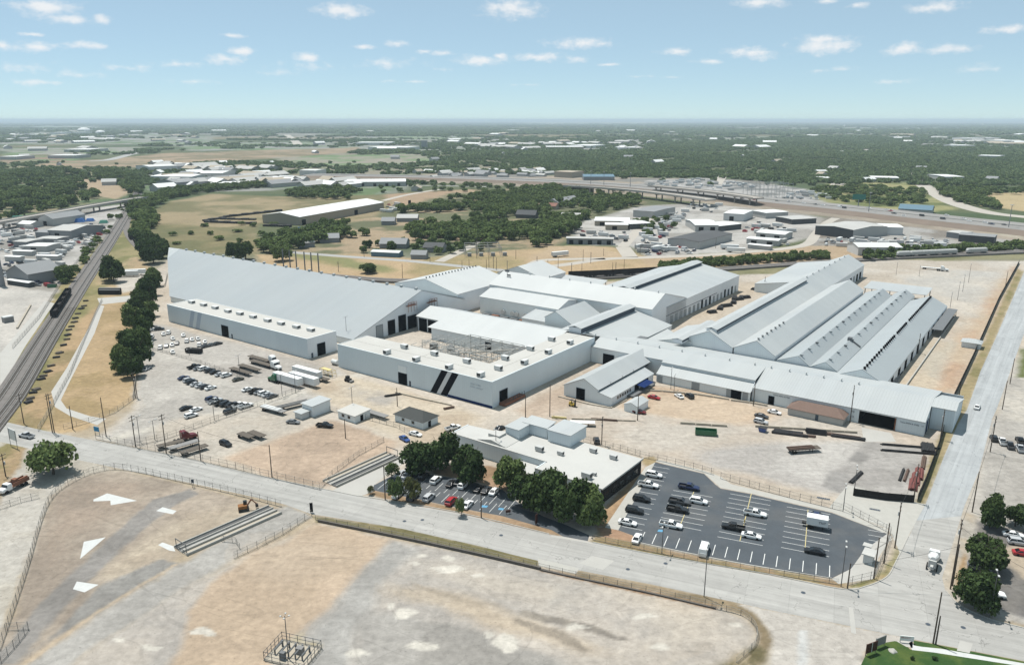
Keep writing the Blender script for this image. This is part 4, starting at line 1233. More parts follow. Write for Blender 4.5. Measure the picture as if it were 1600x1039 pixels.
E3.face('wall',[(-213.6,300.4,0),(-197.4,300.4,0),(-197.4,300.4,5.4),(-213.6,300.4,5.4)],'wall_white',(0,-1))
E3.face('wall',[(-213.6,300.6,0),(-213.6,312.8,0),(-213.6,312.8,7.4),(-213.6,300.6,5.4)],'wall_white_b',(-1,0))
# ---- F: the wide middle hall
Fh=Bld('wide_hall','very wide white roofed hall in the middle of the plant, behind the fan hall','factory',-210,340)
hall_a(Fh,-258,-158.6,345,331.5,372,17.0,11.6,10.0,'roof_white_a')
vents(Fh,[(-240+13*i,345,17.2)for i in range(7)],'unit_white',.4,1.0)
F2=Bld('far_gable_house','white gabled roof peeking over the wide hall ridge','factory',-262,385)
hall_b(F2,372.8,398,-268,-284,-250,14.5,9,9,'roof_white_b')
F3=Bld('loading_shed','pale open loading shed roof beside the dark hopper wagons','shed',-236,400)
F3.poly('roof_slope',[(-247,386,6.0),(-218,386,6.0),(-218,394,8.5),(-247,394,8.5)],'roof_metal_a')
for k in range(4):
 for bb in(386.8,393.2):
  F3.block('post',-246+k*9,-245.7+k*9,bb,bb+.3,0,5.8 if bb<390 else 7.9,'vent_grey')
mb=MB()
for k in range(7):
 z=15.0+k*.0
p=Fh.P(-252,340,0)
MB().tube((p[0],p[1],14.5),(p[0],p[1],24.5),.14,n=6).box(p[0],p[1],18.0,2.6,.5,1.2,ANG(e1)).box(p[0]+1,p[1],15.8,2.0,.5,.8,ANG(e1)).build('aerial_mast',MATS['vent_grey'],Fh.root)
# ---- G: monitor hall by the hedge
Gh=Bld('monitor_hall','white hall with a tall ridge monitor and a long wall of doors','factory',-185,400)
hall_b(Gh,348,449.5,-185,-211,-158.6,14.2,8.5,9.4)
monitor_b(Gh,352,447,-185,3.2,15.6,13.0)
for k in range(17):
 b=353.5+k*5.6
 m='opening_shade' if k in(7,9,13,15)else('trim_dark' if k in(8,14)else 'door_grey')
 side_door(Gh,-158.6,b,b+(3.0 if k<7 else 2.4),3.9 if m!='opening_shade' else 4.6,m,fr=False)
Gh.block('wall_band',-158.62,-158.5,348.3,415,4.7,4.95,'trim_dark')
# ---- H: centre hall with a long monitor
Hh=Bld('centre_hall','white hall with a long dark sided ridge monitor behind the court building','factory',-165,300)
hall_b(Hh,283.5,330.5,-170,-181.5,-147.5,10.6,8.0,5.6)
monitor_b(Hh,278.5,329.5,-169.6,3.0,12.4,9.2)
Hh.poly('canopy_roof',[(-147,292,5.0),(-131,296,4.6),(-131,313,4.6),(-147,325,5.2)],'roof_metal_b')
Hh.face('wall',[(-131.2,296,0),(-131.2,313,0),(-131.2,313,4.4),(-131.2,296,4.4)],'wall_white_b',(1,0))
Hh.block('roof_light_well',-150,-146,297,303,5.05,6.3,'vent_grey')
Hh.block('roof_light_well',-141,-138.5,306,313,4.9,5.6,'vent_grey')
# ---- I: the long cross hall
I=Bld('long_cross_hall','long white hall running across the whole front of the parallel roofs','factory',-90,280)
zr=9.4
bR_=281.5
I.poly('roof_slope',[(-124,270.2,7.2),(-86.2,270.2,7.2),(-86.2,bR_,zr),(-158.4,bR_,zr),(-158.4,273.6,6.9),(-124,273.6,8.2)][:3]+[(-124,bR_,zr)],'roof_metal_a')
I.poly('roof_slope',[(-158.4,273.6,6.9),(-124.05,273.6,6.9),(-124.05,bR_,zr-.05),(-158.4,bR_,zr-.05)],'roof_metal_a')
I.poly('roof_slope',[(-86.15,267.6,5.1),(-29,267.6,5.1),(-29,276.8,9.0),(-21.6,276.8,7.3),(-21.6,bR_,8.4),(-29,bR_,zr),(-86.15,bR_,zr)][:2]+[(-29,bR_,zr),(-86.15,bR_,zr)],'roof_metal_a')
I.poly('roof_slope',[(-28.95,276.6,7.9),(-21.6,276.6,7.9),(-21.6,bR_,zr),(-28.95,bR_,zr)],'roof_metal_a')
I.poly('roof_slope',[(-158.4,bR_,zr),(-29,bR_,zr),(-29,303,5.6),(-158.4,303,5.6)],'roof_metal_a')
I.poly('roof_slope',[(-28.95,bR_,zr),(-21.6,bR_,zr),(-21.6,300,5.2),(-28.95,300,5.2)],'roof_metal_a')
I.poly('lean_to_roof',[(-124,265.9,3.5),(-86.2,265.9,3.5),(-86.2,270.4,6.0),(-124,270.4,6.0)],'roof_metal_a')
I.face('clerestory_wall',[(-124,270.5,5.6),(-86.2,270.5,5.6),(-86.2,270.5,7.1),(-124,270.5,7.1)],'wall_grey_blue',(0,-1))
I.face('wall',[(-124,266.3,0),(-86.3,266.3,0),(-86.3,266.3,3.45),(-124,266.3,3.45)],'wall_white',(0,-1))
I.face('wall',[(-158.4,274,0),(-124.2,274,0),(-124.2,274,6.8),(-158.4,274,6.8)],'wall_white',(0,-1))
I.face('wall',[(-86.3,268,0),(-49.2,268,0),(-49.2,268,5.0),(-86.3,268,5.0)],'wall_white',(0,-1))
I.face('wall',[(-37.6,268,0),(-29,268,0),(-29,268,5.0),(-37.6,268,5.0)],'wall_grey_blue',(0,-1))
I.face('wall',[(-49.2,268,4.5),(-37.6,268,4.5),(-37.6,268,5.0),(-49.2,268,5.0)],'wall_white',(0,-1))
I.face('wall',[(-29,268.2,0),(-29,276.6,0),(-29,276.6,7.7),(-29,268.2,5.1)],'wall_grey_blue_b',(1,0))
I.face('wall',[(-28.8,277,0),(-22,277,0),(-22,277,7.75),(-28.8,277,7.75)],'wall_grey_blue',(0,-1))
I.face('wall',[(-22,277.2,0),(-22,299,0),(-22,299,5.0),(-22,bR_,9.2),(-22,277.2,7.75)],'wall_grey_blue_b',(1,0))
I.face('wall',[(-86.25,266.5,3.4),(-86.25,270,5.6),(-86.25,270,6.4),(-86.25,268,5.3),(-86.25,266.5,3.5)],'wall_white_b',(-1,0),.1)
I.face('wall',[(-29.2,282,5),(-29.2,299,2),(-29.2,299,6.0),(-29.2,282,9.0)],'wall_white_b',(1,0))
I.face('wall',[(-158,302.8,0),(-22.2,302.8,0),(-22.2,302.8,5.3),(-158,302.8,5.3)],'wall_white',(0,1))
I.block('bay_side_wall',-49.5,-49.25,268.25,284,0,4.6,'interior_shade')
I.block('bay_side_wall',-37.55,-37.3,268.25,284,0,4.6,'interior_shade')
I.block('bay_back_wall',-49.2,-37.6,283.7,284,0,4.6,'interior_shade')
I.block('bay_floor',-49.2,-37.6,268.3,283.6,.02,.06,'interior_shade')
I.block('bay_post',-37.95,-37.65,267.7,268.0,0,4.5,'rust')
side_door(I,-29,270.5,273.5,4.4,'base_blue')
aq=[ABP(1052+k,620)[0]for k in range(2)]
front_door(I,274,-152.4,-147.4,4.6)
for(u0,u1,h,m)in((1081,1094,3.0,'door_grey'),(1136,1143,3.2,'door_grey'),(1144,1160.5,3.2,'opening_shade'),(1161.5,1170,3.2,'door_grey'),(1026,1034,2.8,'door_grey')):
 v=597+(u0-1025)*.193
 front_door(I,266.3,ABP(u0,v)[0],ABP(u1,v+2)[0],h,m,fr=(m=='opening_shade'))
front_door(I,268,ABP(1199.5,632)[0],ABP(1207,634)[0],3.1)
lettering(I,'TEXAS IRON & STEEL',XY(-78.6,267.95)-I.o+Vector((0,0,3.7)),e1,.62,'letter_dark',parent=I.root)
lettering(I,'Texas IRON & STEEL   10',XY(-36.4,267.95)-I.o+Vector((0,0,3.3)),e1,.62,'letter_dark',parent=I.root)
lettering(I,'TIS',XY(-51.8,267.95)-I.o+Vector((0,0,3.4)),e1,.8,'letter_dark',parent=I.root)
lettering(I,'10',XY(-51.5,267.95)-I.o+Vector((0,0,1.6)),e1,.8,'letter_dark',parent=I.root)
vents(I,[(ABP(u,v,zr)[0],bR_,zr+.1)for(u,v)in((932,524),(964,530),(997,536.5),(1030,543),(1065.5,549.5),(1102,556),(1140,563),(1180,570),(1206,574.5),(1234,580),(1260,585),(1287,590),(1315,595),(1342,600))],'unit_white',.35,.9)
# ---- J: parallel roofs
J0=Bld('small_monitor_hall','small white hall topped by a narrow monitor with a dark strip','factory',-130,312)
hall_b(J0,303.3,334,-129,-141,-126,8.6,5.6,7.6)
monitor_b(J0,296.5,334,-129.2,2.0,9.7,8.0,rise=.5)
J1=Bld('long_monitor_hall','longest parallel white hall, dark louvred monitor along its ridge','factory',-118,400)
hall_b(J1,303.6,540,-118,-128,-107.6,13.6,9.2,8.0)
monitor_b(J1,306,438,-118.2,2.2,14.0,12.4,rise=.7)
vents(J1,[(-118,445+12*i,13.8)for i in range(8)],'unit_white',.5,1.0)
J1.poly('lean_to_roof',[(-150,452,5.0),(-128.4,452,8.6),(-128.4,540,8.6),(-150,540,5.0)],'roof_metal_b')
J1.face('wall',[(-149.6,452.4,0),(-128.5,452.4,0),(-128.5,452.4,8.4),(-149.6,452.4,4.8)],'wall_white',(0,-1))
J1.block('wall',-149.8,-149.6,452.6,539.6,0,4.9,'wall_white_b')
for k in range(9):
 side_door(J1,-107.6,462+k*8.4,466.5+k*8.4,4.5,'opening_shade' if k%3 else 'door_grey',fr=False)
J2=Bld('second_parallel_hall','white hall with six dark ridge vents near its front gable, second parallel roof','factory',-98,380)
hall_b(J2,303.9,458,-97.8,-107.0,-90.0,12.6,8.2,7.6)
vents(J2,[(-97.8,b,12.6)for b in(306,311,316.5,322,327.5,333,338.5)],'vent_grey',.5,.8)
mat('roof_metal_saw',(.31,.335,.345),.55,amp=.05,scale=.06,amp2=.03,scale2=.8,streak=((.5905,.8073,0),1.0,.05),tint=(.285,.305,.315),tint_scale=.03,tint_amt=.6,spec=.25)
for(nm,lab,al,ar,ae,b0,b1,zl,z_,ze,nv,bv0,bv1,rr_)in(('third_parallel_hall','third parallel roof, a row of small grey hoods along its ridge',-89.5,-80.8,-76.0,304.2,462,5.6,9.0,5.4,14,306,448,.5),('fourth_parallel_hall','fourth parallel roof, with a dark raised fire wall across it',-75.95,-70.4,-65.6,304.3,470,5.4,8.4,5.4,14,309,462,.5),('fifth_parallel_hall','rightmost parallel roof, its ridge lined with many dark vents',-65.5,-56.0,-47.6,300.3,456,5.2,9.2,4.8,0,0,0,.4)):
 T=Bld(nm,lab,'factory',ar,(b0+b1)/2)
 hall_b(T,b0,b1,ar,al,ae,z_,zl,ze,'roof_metal_saw',ov=.02,walls='lrfb')
 if nv:
  mb=MB().box(.5,0,-.1,1.1,.8,.5,ANG(e1)).box(.5,0,.4,1.3,1.0,.1,ANG(e1))
  vm=mb.mesh('roof_hood')
  for k in range(nv):
   o=link('roof_hood',vm,MATS['vent_grey' if k%4==2 else 'door_grey'],T.root)
   o.location=T.P(ar+.4,bv0+(bv1-bv0)*k/(nv-1),z_-.05)
 if nm.startswith('fourth'):
  T.poly('fire_wall',[(ar,343,z_+.9),(ae,343,ze+.9),(ae,343.5,ze+.9),(ar,343.5,z_+.9)],'vent_grey',.8)
  T.block('hatch',ar-.8,ar+.8,342.2,344.2,z_-.2,z_+1.3,'vent_grey')
 if nm.startswith('fifth'):
  bs=[]
  for(q0,q1,c)in((302,331,8),(336,357,8),(364,384,8),(392,416,8),(420,452,12)):
   bs+=list(np.linspace(q0,q1,c))
  boxy_vents(T,[(ar+.5,b,z_-.15)for b in bs],'stripe_black',(.75,.85,.8))
  T.block('dock_canopy',-47.2,-42.6,404,456,3.6,3.8,'vent_grey')
  for k in range(8):
   q=T.P(-43.0,406+k*7,0)
   MB().tube((q[0],q[1],0),(q[0],q[1],3.6),.15,n=6).build('canopy_post',MATS['vent_grey'],T.root)
  for k in range(10):
   side_door(T,-47.6,312+k*14,317+k*14,4.0,'opening_shade',fr=False)
  T.block('dock_wall',-43.2,-42.8,318,456,0,.8,'kerb_stone')
J4=Bld('end_canopy','pale flat canopy across the far ends of the parallel roofs','canopy',-78,470)
J4.poly('roof_slope',[(-93,472,6.2),(-60,472,6.2),(-60,492,7.0),(-93,492,7.0)],'roof_metal_a')
for a in(-92,-82,-71,-61):
 J4.block('post',a-.2,a+.2,472.4,472.8,0,5.9,'vent_grey')
 J4.block('post',a-.2,a+.2,491.4,491.8,0,6.6,'vent_grey')
# ---- K: small front hall
K=Bld('front_gable_hall','white front hall with stepped roofs and a row of small windows by the court building','factory',-136,250)
K.poly('roof_slope',[(-136.5,231.2,8.6),(-130.2,231.2,5.3),(-130.2,276,5.3),(-136.5,281,8.6)],'roof_metal_b')
K.poly('roof_slope',[(-136.5,231.2,8.6),(-136.5,281,8.6),(-145.6,276,4.2),(-145.6,231.2,4.2)],'roof_metal_b')
K.block('louvre_gap_strip',-130.9,-130.7,231.8,272,4.0,4.95,'trim_dark')  # dark strip paints the shade in the gap between upper and lower roof
K.poly('lean_to_roof',[(-130.6,231.3,4.6),(-124.8,231.3,3.4),(-124.8,266,3.4),(-130.6,268,4.6)],'roof_metal_b')
K.face('gable_wall',[(-145.2,231.6,0),(-125.1,231.6,0),(-125.1,231.6,3.3),(-130.4,231.6,4.4),(-130.4,231.6,5.2),(-136.5,231.6,8.4),(-145.2,231.6,4.1)],'wall_white',(0,-1))
K.face('wall',[(-125.1,231.8,0),(-125.1,265.8,0),(-125.1,265.8,3.3),(-125.1,231.8,3.3)],'wall_white_b',(1,0))
K.face('wall',[(-145.2,231.8,0),(-145.2,273.8,0),(-145.2,273.8,4.1),(-145.2,231.8,4.1)],'wall_white_b',(-1,0))
front_door(K,231.6,-139.6,-136.2,4.2)
for k in range(6):
 w=K.block('window',-125.1,-125.03,236+k*1.9,237.3+k*1.9,1.5,2.6,'glass_dark')
 K.block('window_frame',-125.1,-125.0,235.85+k*1.9,236+k*1.9,1.4,2.7,'stripe_white',w)
side_door(K,-125.1,250,253,2.9)
side_door(K,-125.1,257,261,2.9)
K.poly('awning',[(-125.0,251,3.0),(-121.6,251,2.4),(-121.6,259,2.4),(-125.0,259,3.0)],'base_blue',.1)
K.block('loading_step',-125.0,-122.4,244,262,0,.8,'vent_grey')
Ks=Bld('small_gable_shed','tiny white gabled shed in front of the small windows','shed',-115,238)
a0,b0=ABP(975,642)
hall_b(Ks,b0,b0+8.5,a0+2.6,a0,a0+5.2,3.6,2.6,2.6,ov=.2)
for k in range(3):
 p=K.P(-130.0,240+k*9,5.2)
 MB().tube(p,(p[0],p[1],6.2),.08,n=5).build('roof_stanchion',MATS['vent_grey'],K.root)
# ------------------------------------------------------------------ trees
ORD=['first','second','third','fourth','fifth','sixth','seventh','eighth','ninth','tenth','eleventh','twelfth','thirteenth','fourteenth','fifteenth','sixteenth','seventeenth','eighteenth','nineteenth','twentieth']+['twenty '+w for w in('first','second','third','fourth','fifth','sixth','seventh')]
def leaf_material(name,c1,c2,var=.25,trans=.25):
 m=bpy.data.materials.new(name)
 m.use_nodes=True
 nt=m.node_tree
 nt.nodes.clear()
 out=nd(nt,'ShaderNodeOutputMaterial')
 df=nd(nt,'ShaderNodeBsdfDiffuse')
 tr=nd(nt,'ShaderNodeBsdfTranslucent')
 ad=nd(nt,'ShaderNodeMixShader')
 ad.inputs[0].default_value=trans
 oi=nd(nt,'ShaderNodeObjectInfo')
 pos=nd(nt,'ShaderNodeNewGeometry')
 n=nd(nt,'ShaderNodeTexNoise',i_Scale=.45,i_Detail=4.0,i_Roughness=.7)
 nt.links.new(pos.outputs['Position'],n.inputs['Vector'])
 mx=nd(nt,'ShaderNodeMix',data_type='RGBA')
 mx.inputs[6].default_value=(*c1,1)
 mx.inputs[7].default_value=(*c2,1)
 mr=nd(nt,'ShaderNodeMapRange')
 mr.inputs['From Min'].default_value=.35
 mr.inputs['From Max'].default_value=.65
 nt.links.new(n.outputs[0],mr.inputs['Value'])
 f=math_node(nt,'MULTIPLY_ADD',oi.outputs['Random'],.5,math_node(nt,'MULTIPLY',mr.outputs[0],.6),clamp=True)
 nt.links.new(f,mx.inputs['Factor'])
 k=math_node(nt,'MULTIPLY_ADD',pos.outputs['Random Per Island'],2*var,1-var)
 sc=nd(nt,'ShaderNodeVectorMath',operation='SCALE')
 nt.links.new(mx.outputs[2],sc.inputs[0])
 nt.links.new(k,sc.inputs['Scale'])
 nt.links.new(sc.outputs[0],df.inputs[0])
 nt.links.new(sc.outputs[0],tr.inputs[0])
 nt.links.new(df.outputs[0],ad.inputs[1])
 nt.links.new(tr.outputs[0],ad.inputs[2])
 nt.links.new(ad.outputs[0],out.inputs['Surface'])
 MATS[name]=m
 return m
leaf_material('leaf_dark',(.034,.056,.024),(.066,.096,.036),.45)
leaf_material('leaf_mid',(.078,.115,.042),(.140,.180,.068),.45)
leaf_material('leaf_light',(.075,.085,.030),(.115,.120,.050),.35)
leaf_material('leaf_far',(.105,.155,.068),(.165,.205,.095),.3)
mat('bark',(.075,.06,.048),.95,amp=.3,scale=3.0,coords='obj')
def crown_mesh(name,seed,lobes,n,leaf,flat=.8,low=.18,spread=.62):
 """leaf clusters on the shells of several lobes; unit crown: radius 1, from z=0 to z=2*flat"""
 r=np.random.default_rng(seed)
 L=[]
 for k in range(lobes):
  th=r.uniform(0,2*np.pi)
  rad=spread*np.sqrt(r.uniform(0.05,1))
  zc=flat*(r.uniform(.55,1.45)if k else 1.2)
  s=r.uniform(.30,.52)
  L.append((rad*np.cos(th),rad*np.sin(th),zc*(1.12-.3*rad),s))
 L=np.array(L)
 w=L[:,3]**2
 pick=r.choice(lobes,n,p=w/w.sum())
 d=r.normal(size=(n,3))
 d/=np.linalg.norm(d,axis=1)[:,None]
 d[:,2]=np.where(d[:,2]<-.45,-d[:,2],d[:,2])
 rad=L[pick,3]*(1-.45*r.random(n)**2.5)*(1+.10*r.normal(size=n))
 c=L[pick,:3]+d*rad[:,None]*np.array([1,1,.82])
 c[:,2]=np.maximum(c[:,2],low+.1*r.random(n))
 nrm=d*.75+r.normal(size=(n,3))*.55+np.array([0,0,.35])
 nrm/=np.linalg.norm(nrm,axis=1)[:,None]
 up=r.normal(size=(n,3))
 u=np.cross(nrm,up)
 u/=np.linalg.norm(u,axis=1)[:,None]
 v=np.cross(nrm,u)
 s=leaf*r.uniform(.6,1.5,n)[:,None]
 q=np.stack([c-u*s-v*s*.6,c+u*s*.8-v*s,c+u*s+v*s*.7,c-u*s*.7+v*s],1).reshape(-1,3)
 me=bpy.data.meshes.new(name)
 me.vertices.add(4*n)
 me.vertices.foreach_set('co',q.ravel())
 me.loops.add(4*n)
 me.loops.foreach_set('vertex_index',np.arange(4*n))
 me.polygons.add(n)
 me.polygons.foreach_set('loop_start',np.arange(n)*4)
 me.polygons.foreach_set('loop_total',np.full(n,4))
 me.update(calc_edges=True)
 return me
def trunk_mesh(name,seed,r0=.06,forks=4):
 rr=random.Random(seed)
 mb=MB().tube((0,0,-.02),(.02,.01,.45),r0,r0*.75,n=6)
 for k in range(forks):
  t=2*math.pi*(k+rr.random()*.6)/forks
  p=(.02,.01,.40)
  q=(.3*math.cos(t),.3*math.sin(t),.75+rr.random()*.2)
  e=(.62*math.cos(t+.3),.62*math.sin(t+.3),1.05+rr.random()*.25)
  mb.tube(p,q,r0*.55,r0*.35,n=5,caps=False).tube(q,e,r0*.35,r0*.1,n=4,caps=False)
 return mb.mesh(name)
CROWN_NEAR=[crown_mesh('crown',100+k,15,5200,.052,.62+.06*(k%3),.2)for k in range(5)]
CROWN_OPEN=[crown_mesh('crown',170,19,3400,.05,.60,.04,.70)]
CROWN_LACY=[crown_mesh('crown',140+k,11,1500,.052,.72,.2)for k in range(2)]
CROWN_MID=[crown_mesh('crown',200+k,9,800,.10,.62+.05*(k%3),.12)for k in range(6)]
CROWN_FAR=[crown_mesh('crown',300+k,7,110,.23,.55,.08)for k in range(4)]
TRUNK=[trunk_mesh('trunk',400+k)for k in range(4)]
TREE_N=[0]
def tree(pos,R,H,crowns,leaf,label,group=None,name='broadleaf_tree',cat='tree'):
 """R crown radius, H total height"""
 k=TREE_N[0]
 TREE_N[0]+=1
 t=empty(name,pos,(k*2.399)%6.283,label,cat,group)
 t.scale=(R,R,H/1.45)
 link('trunk',TRUNK[k%len(TRUNK)],MATS['bark'],t)
 c=link('crown',crowns[k%len(crowns)],MATS[leaf],t)
 return t
def tree_px(u,v,wpx,vtop,crowns,leaf,label,group=None,**kw):
 b=G(u,v)
 depth=b.y*CP+HC*SP
 return tree(b,wpx*depth/F/2*1.05,height_at(b,vtop),crowns,leaf,label,group,**kw)
N_,L_=CROWN_NEAR,CROWN_LACY
for a in((84,741,66,681,CROWN_OPEN,'leaf_mid','big round green tree alone at the roadside corner, left foreground'),(652,738,58,689,N_,'leaf_dark','dark tree at the left end of the office tree row, beside the concrete drive'),(689,733,56,678,N_,'leaf_dark','tall dark tree second in the office row, against the roof corner'),(730,754,60,693,N_,'leaf_dark','dark tree in the middle of the office lot edge, left of the flagpole'),(794,768,50,711,N_,'leaf_mid','round green tree standing alone right of the flagpole'),(826,795,60,738,N_,'leaf_dark','large dark tree at the left of the big clump by the white roof'),(858,800,66,728,N_,'leaf_dark','tallest dark tree in the middle of the big office clump'),(888,815,64,748,N_,'leaf_dark','dark tree in front of the white roof edge, big clump, second from the right'),(918,819,62,753,N_,'leaf_mid','brighter green tree at the right end of the big office clump'),(612,746,24,720,L_,'leaf_mid','small thin tree at the upper left of the office parking lot'),(619,782,28,742,L_,'leaf_mid','thin see-through tree by the road, left end of the office lot'),(645,782,30,742,L_,'leaf_light','yellowish thin tree by the road in front of the office lot'),(721,806,18,775,L_,'leaf_mid','small sapling on the road verge beside the red car'),(1546,824,42,767,N_,'leaf_dark','dark tree at the right edge, top one beside the cross road'),(1586,822,40,787,N_,'leaf_dark','dark tree cut by the right photo edge'),(1535,888,60,833,N_,'leaf_dark','wide dark tree in the middle of the right hand car park edge'),(1527,948,64,888,N_,'leaf_dark','dark tree over parked cars at the right street corner')):
 tree_px(*a)
tree_px(579,772,13,757,L_,'leaf_light','small dry brown bush on the verge at the office drive',name='bush',cat='bush')
for(u,v,w,h,lab)in((1425,1030,7,1024,'small dark clump of plants on the lawn beside the pale path'),(1460,1030,9,1024,'wider dark clump of plants on the lawn, nearer the right edge')):
 tree_px(u,v,w,h,L_,'leaf_dark',lab,name='bush',cat='bush')
row=[(207,589),(197,580),(216,574),(203,560),(222,552),(207,540),(226,532),(212,520),(230,512),(216,503),(232,494),(220,486),(235,478),(224,468),(237,462),(228,455),(240,448)]
for i,(u,v)in enumerate(row):
 b=G(u,v)
 tree(b,4.7+(i%3)*.5,10.5+(i*7%5),CROWN_NEAR,'leaf_mid' if i%3==1 else 'leaf_dark','dense green tree, %s from the near end of the row beside the sloping warehouse'%ORD[i],'trees in the row beside the sloping warehouse')
for(u,v,w,h,lab)in((178,441,34,401,'dense green tree between the railway and the pale yard, upper of two'),(170,438,26,408,'dense green tree hugging the railway verge, left of its taller twin'),(103,440,30,412,'round tree left of the railway beside the white yard'),(240,412,34,378,'tree behind the left end of the sloping warehouse'),(228,405,30,372,'tree left behind the sloping warehouse, near the curved spur'),(254,404,26,380,'tree touching the left roof corner of the sloping warehouse'),(366,403,28,376,'green tree behind the sloping roof, left of a pair'),(384,406,32,375,'green tree behind the sloping roof, right of a pair'),(441,408,30,377,'dark tree behind the sloping roof by the tall grey stacks'),(574,427,28,411,'single round shrub in the tan grass behind the plant')):
 tree_px(u,v,w,h,CROWN_NEAR,'leaf_mid' if u%2 else 'leaf_dark',lab)
PLACED=[]
def scatter(px,n,r0,r1,h0,h1,leaf,label,group,mind=6.0,seed=0,prob=None):
 P=gpoly(px)
 A=np.array(P)
 r=np.random.default_rng(seed+900)
 got=[]
 cell={}
 for _ in range(n*14):
  if len(got)>=n:
   break
  x,y=r.uniform(A[:,0].min(),A[:,0].max()),r.uniform(A[:,1].min(),A[:,1].max())
  if not inside(P,np.array([x]),np.array([y]))[0]:
   continue
  if prob is not None and vnoise(np.array([x/prob]),np.array([y/prob]),5)[0]<r.uniform(.25,.62):
   continue
  ci=(int(x//mind),int(y//mind))
  if any((cx-x)**2+(cy-y)**2<mind*mind for i in(-1,0,1)for j in(-1,0,1)for(cx,cy)in cell.get((ci[0]+i,ci[1]+j),())):
   continue
  cell.setdefault(ci,[]).append((x,y))
  got.append((x,y))
  R,H=r.uniform(r0,r1),r.uniform(h0,h1)
  PLACED.append((R*H/(x*x+y*y),x,y,R,H,leaf,label,group))
scatter([(0,270),(60,263),(110,268),(140,276),(120,290),(150,306),(150,318),(60,334),(0,346),(-60,352),(-60,270)],330,6,9.5,8,13,'leaf_dark','dark oak in the wood on the slope beyond the road bridge','oaks in the left wood',9,1,55)
scatter([(150,268),(200,272),(222,292),(226,302),(205,306),(190,292),(150,280)],90,5,8,7,11,'leaf_mid','green tree where the railway bends away at left','trees by the railway bend',8,2)
scatter([(208,314),(238,310),(262,300),(300,296),(330,292),(400,288),(420,293),(330,300),(262,312),(240,328),(242,350),(228,372),(210,360),(205,335)],230,5,7.5,6,10,'leaf_mid','green tree in the belt between the railway and the dry field','trees in the belt along the railway',7,3)
scatter([(206,366),(232,372),(262,392),(256,402),(240,400),(222,384)],36,5.5,7,7,10,'leaf_dark','green tree along the curved railway spur','trees along the spur',7,4)
scatter([(190,320),(205,318),(150,395),(120,430),(105,440),(118,415)],30,2.5,4.5,3,6,'leaf_mid','scrubby tree on the verge left of the tracks','scrub left of the tracks',6,5)
scatter([(96,445),(150,370),(158,374),(112,440),(100,455)],26,2.5,4,3,5,'leaf_mid','scrubby bush along the yard fence left of the tracks','scrub along the left yard fence',5,6)
scatter([(404,388),(440,372),(560,345),(640,330),(700,316),(790,312),(830,330),(780,345),(742,352),(690,352),(640,362),(560,370),(520,378),(440,398),(412,400)],330,5,8,7,11,'leaf_mid','green tree in the wooded streets behind the tan warehouse','trees in the wooded streets',8,7,60)
scatter([(640,362),(740,352),(830,330),(900,350),(905,362),(870,372),(850,388),(760,388),(740,384),(690,372),(650,376)],260,5,8,7,11,'leaf_mid','bright green tree in the wood left of the truck yards','trees in the wood by the truck yards',8,8,70)
scatter([(690,316),(800,300),(860,294),(930,300),(1000,312),(1000,322),(950,330),(900,350),(830,330),(790,312)],260,5,8,7,11,'leaf_mid','green tree among houses near the highway','trees among the houses',9,9,60)
scatter([(448,300),(540,294),(556,300),(550,312),(470,312),(440,306)],70,5,8,6,10,'leaf_mid','green tree left behind the tan warehouse','trees behind the tan warehouse',9,10)
scatter([(1030,420),(1100,412),(1200,405),(1292,400),(1292,405),(1200,411),(1100,419),(1034,426)],220,2.4,3.6,4.5,6.5,'leaf_dark','dark shrub in the long hedge beside the hopper wagons','shrubs in the long hedge',3.2,11)
scatter([(1352,402),(1400,396),(1440,394),(1600,386),(1600,392),(1500,396),(1400,404),(1356,408)],90,3,5.5,5,8,'leaf_dark','dark tree beside the white hopper wagons at right','trees beside the white wagons',5,12)
scatter([(1260,298),(1300,290),(1440,296),(1450,318),(1400,326),(1310,318)],130,4,8,4,8,'leaf_mid','green tree in the overgrown lot across the highway','trees across the highway',9,13,60)
scatter([(1452,292),(1500,298),(1600,296),(1600,304),(1530,308),(1570,330),(1530,326),(1490,312),(1462,300)],130,5,9,6,10,'leaf_mid','green tree along the road at the upper right','trees along the upper right road',9,14,70)
scatter([(985,346),(1030,340),(1060,350),(1050,362),(1000,372)],16,3,5,4,7,'leaf_mid','small tree between the truck yard roofs','trees between the yards',8,15)
scatter([(250,400),(420,380),(430,352),(300,350),(250,355)],14,3,5,3,5,'leaf_mid','lone bush in the dry field','bushes in the dry field',12,16)
scatter([(540,388),(700,376),(760,392),(690,398),(560,396)],26,3,5,5,8,'leaf_dark','small street tree by the house roofs behind the plant','street trees behind the plant',9,17)
scatter([(480,300),(640,292),(800,290),(990,300),(960,305),(720,300),(500,306)],50,4,6,5,8,'leaf_mid','green tree by the distant sheds','trees by the distant sheds',12,18)
PLACED.sort(key=lambda t:-t[0])
NEAR_N=235
for(s,x,y,R,H,leaf,lab,grp)in PLACED[:NEAR_N]:
 tree((x,y,0),R,H,CROWN_MID,leaf,lab,grp)
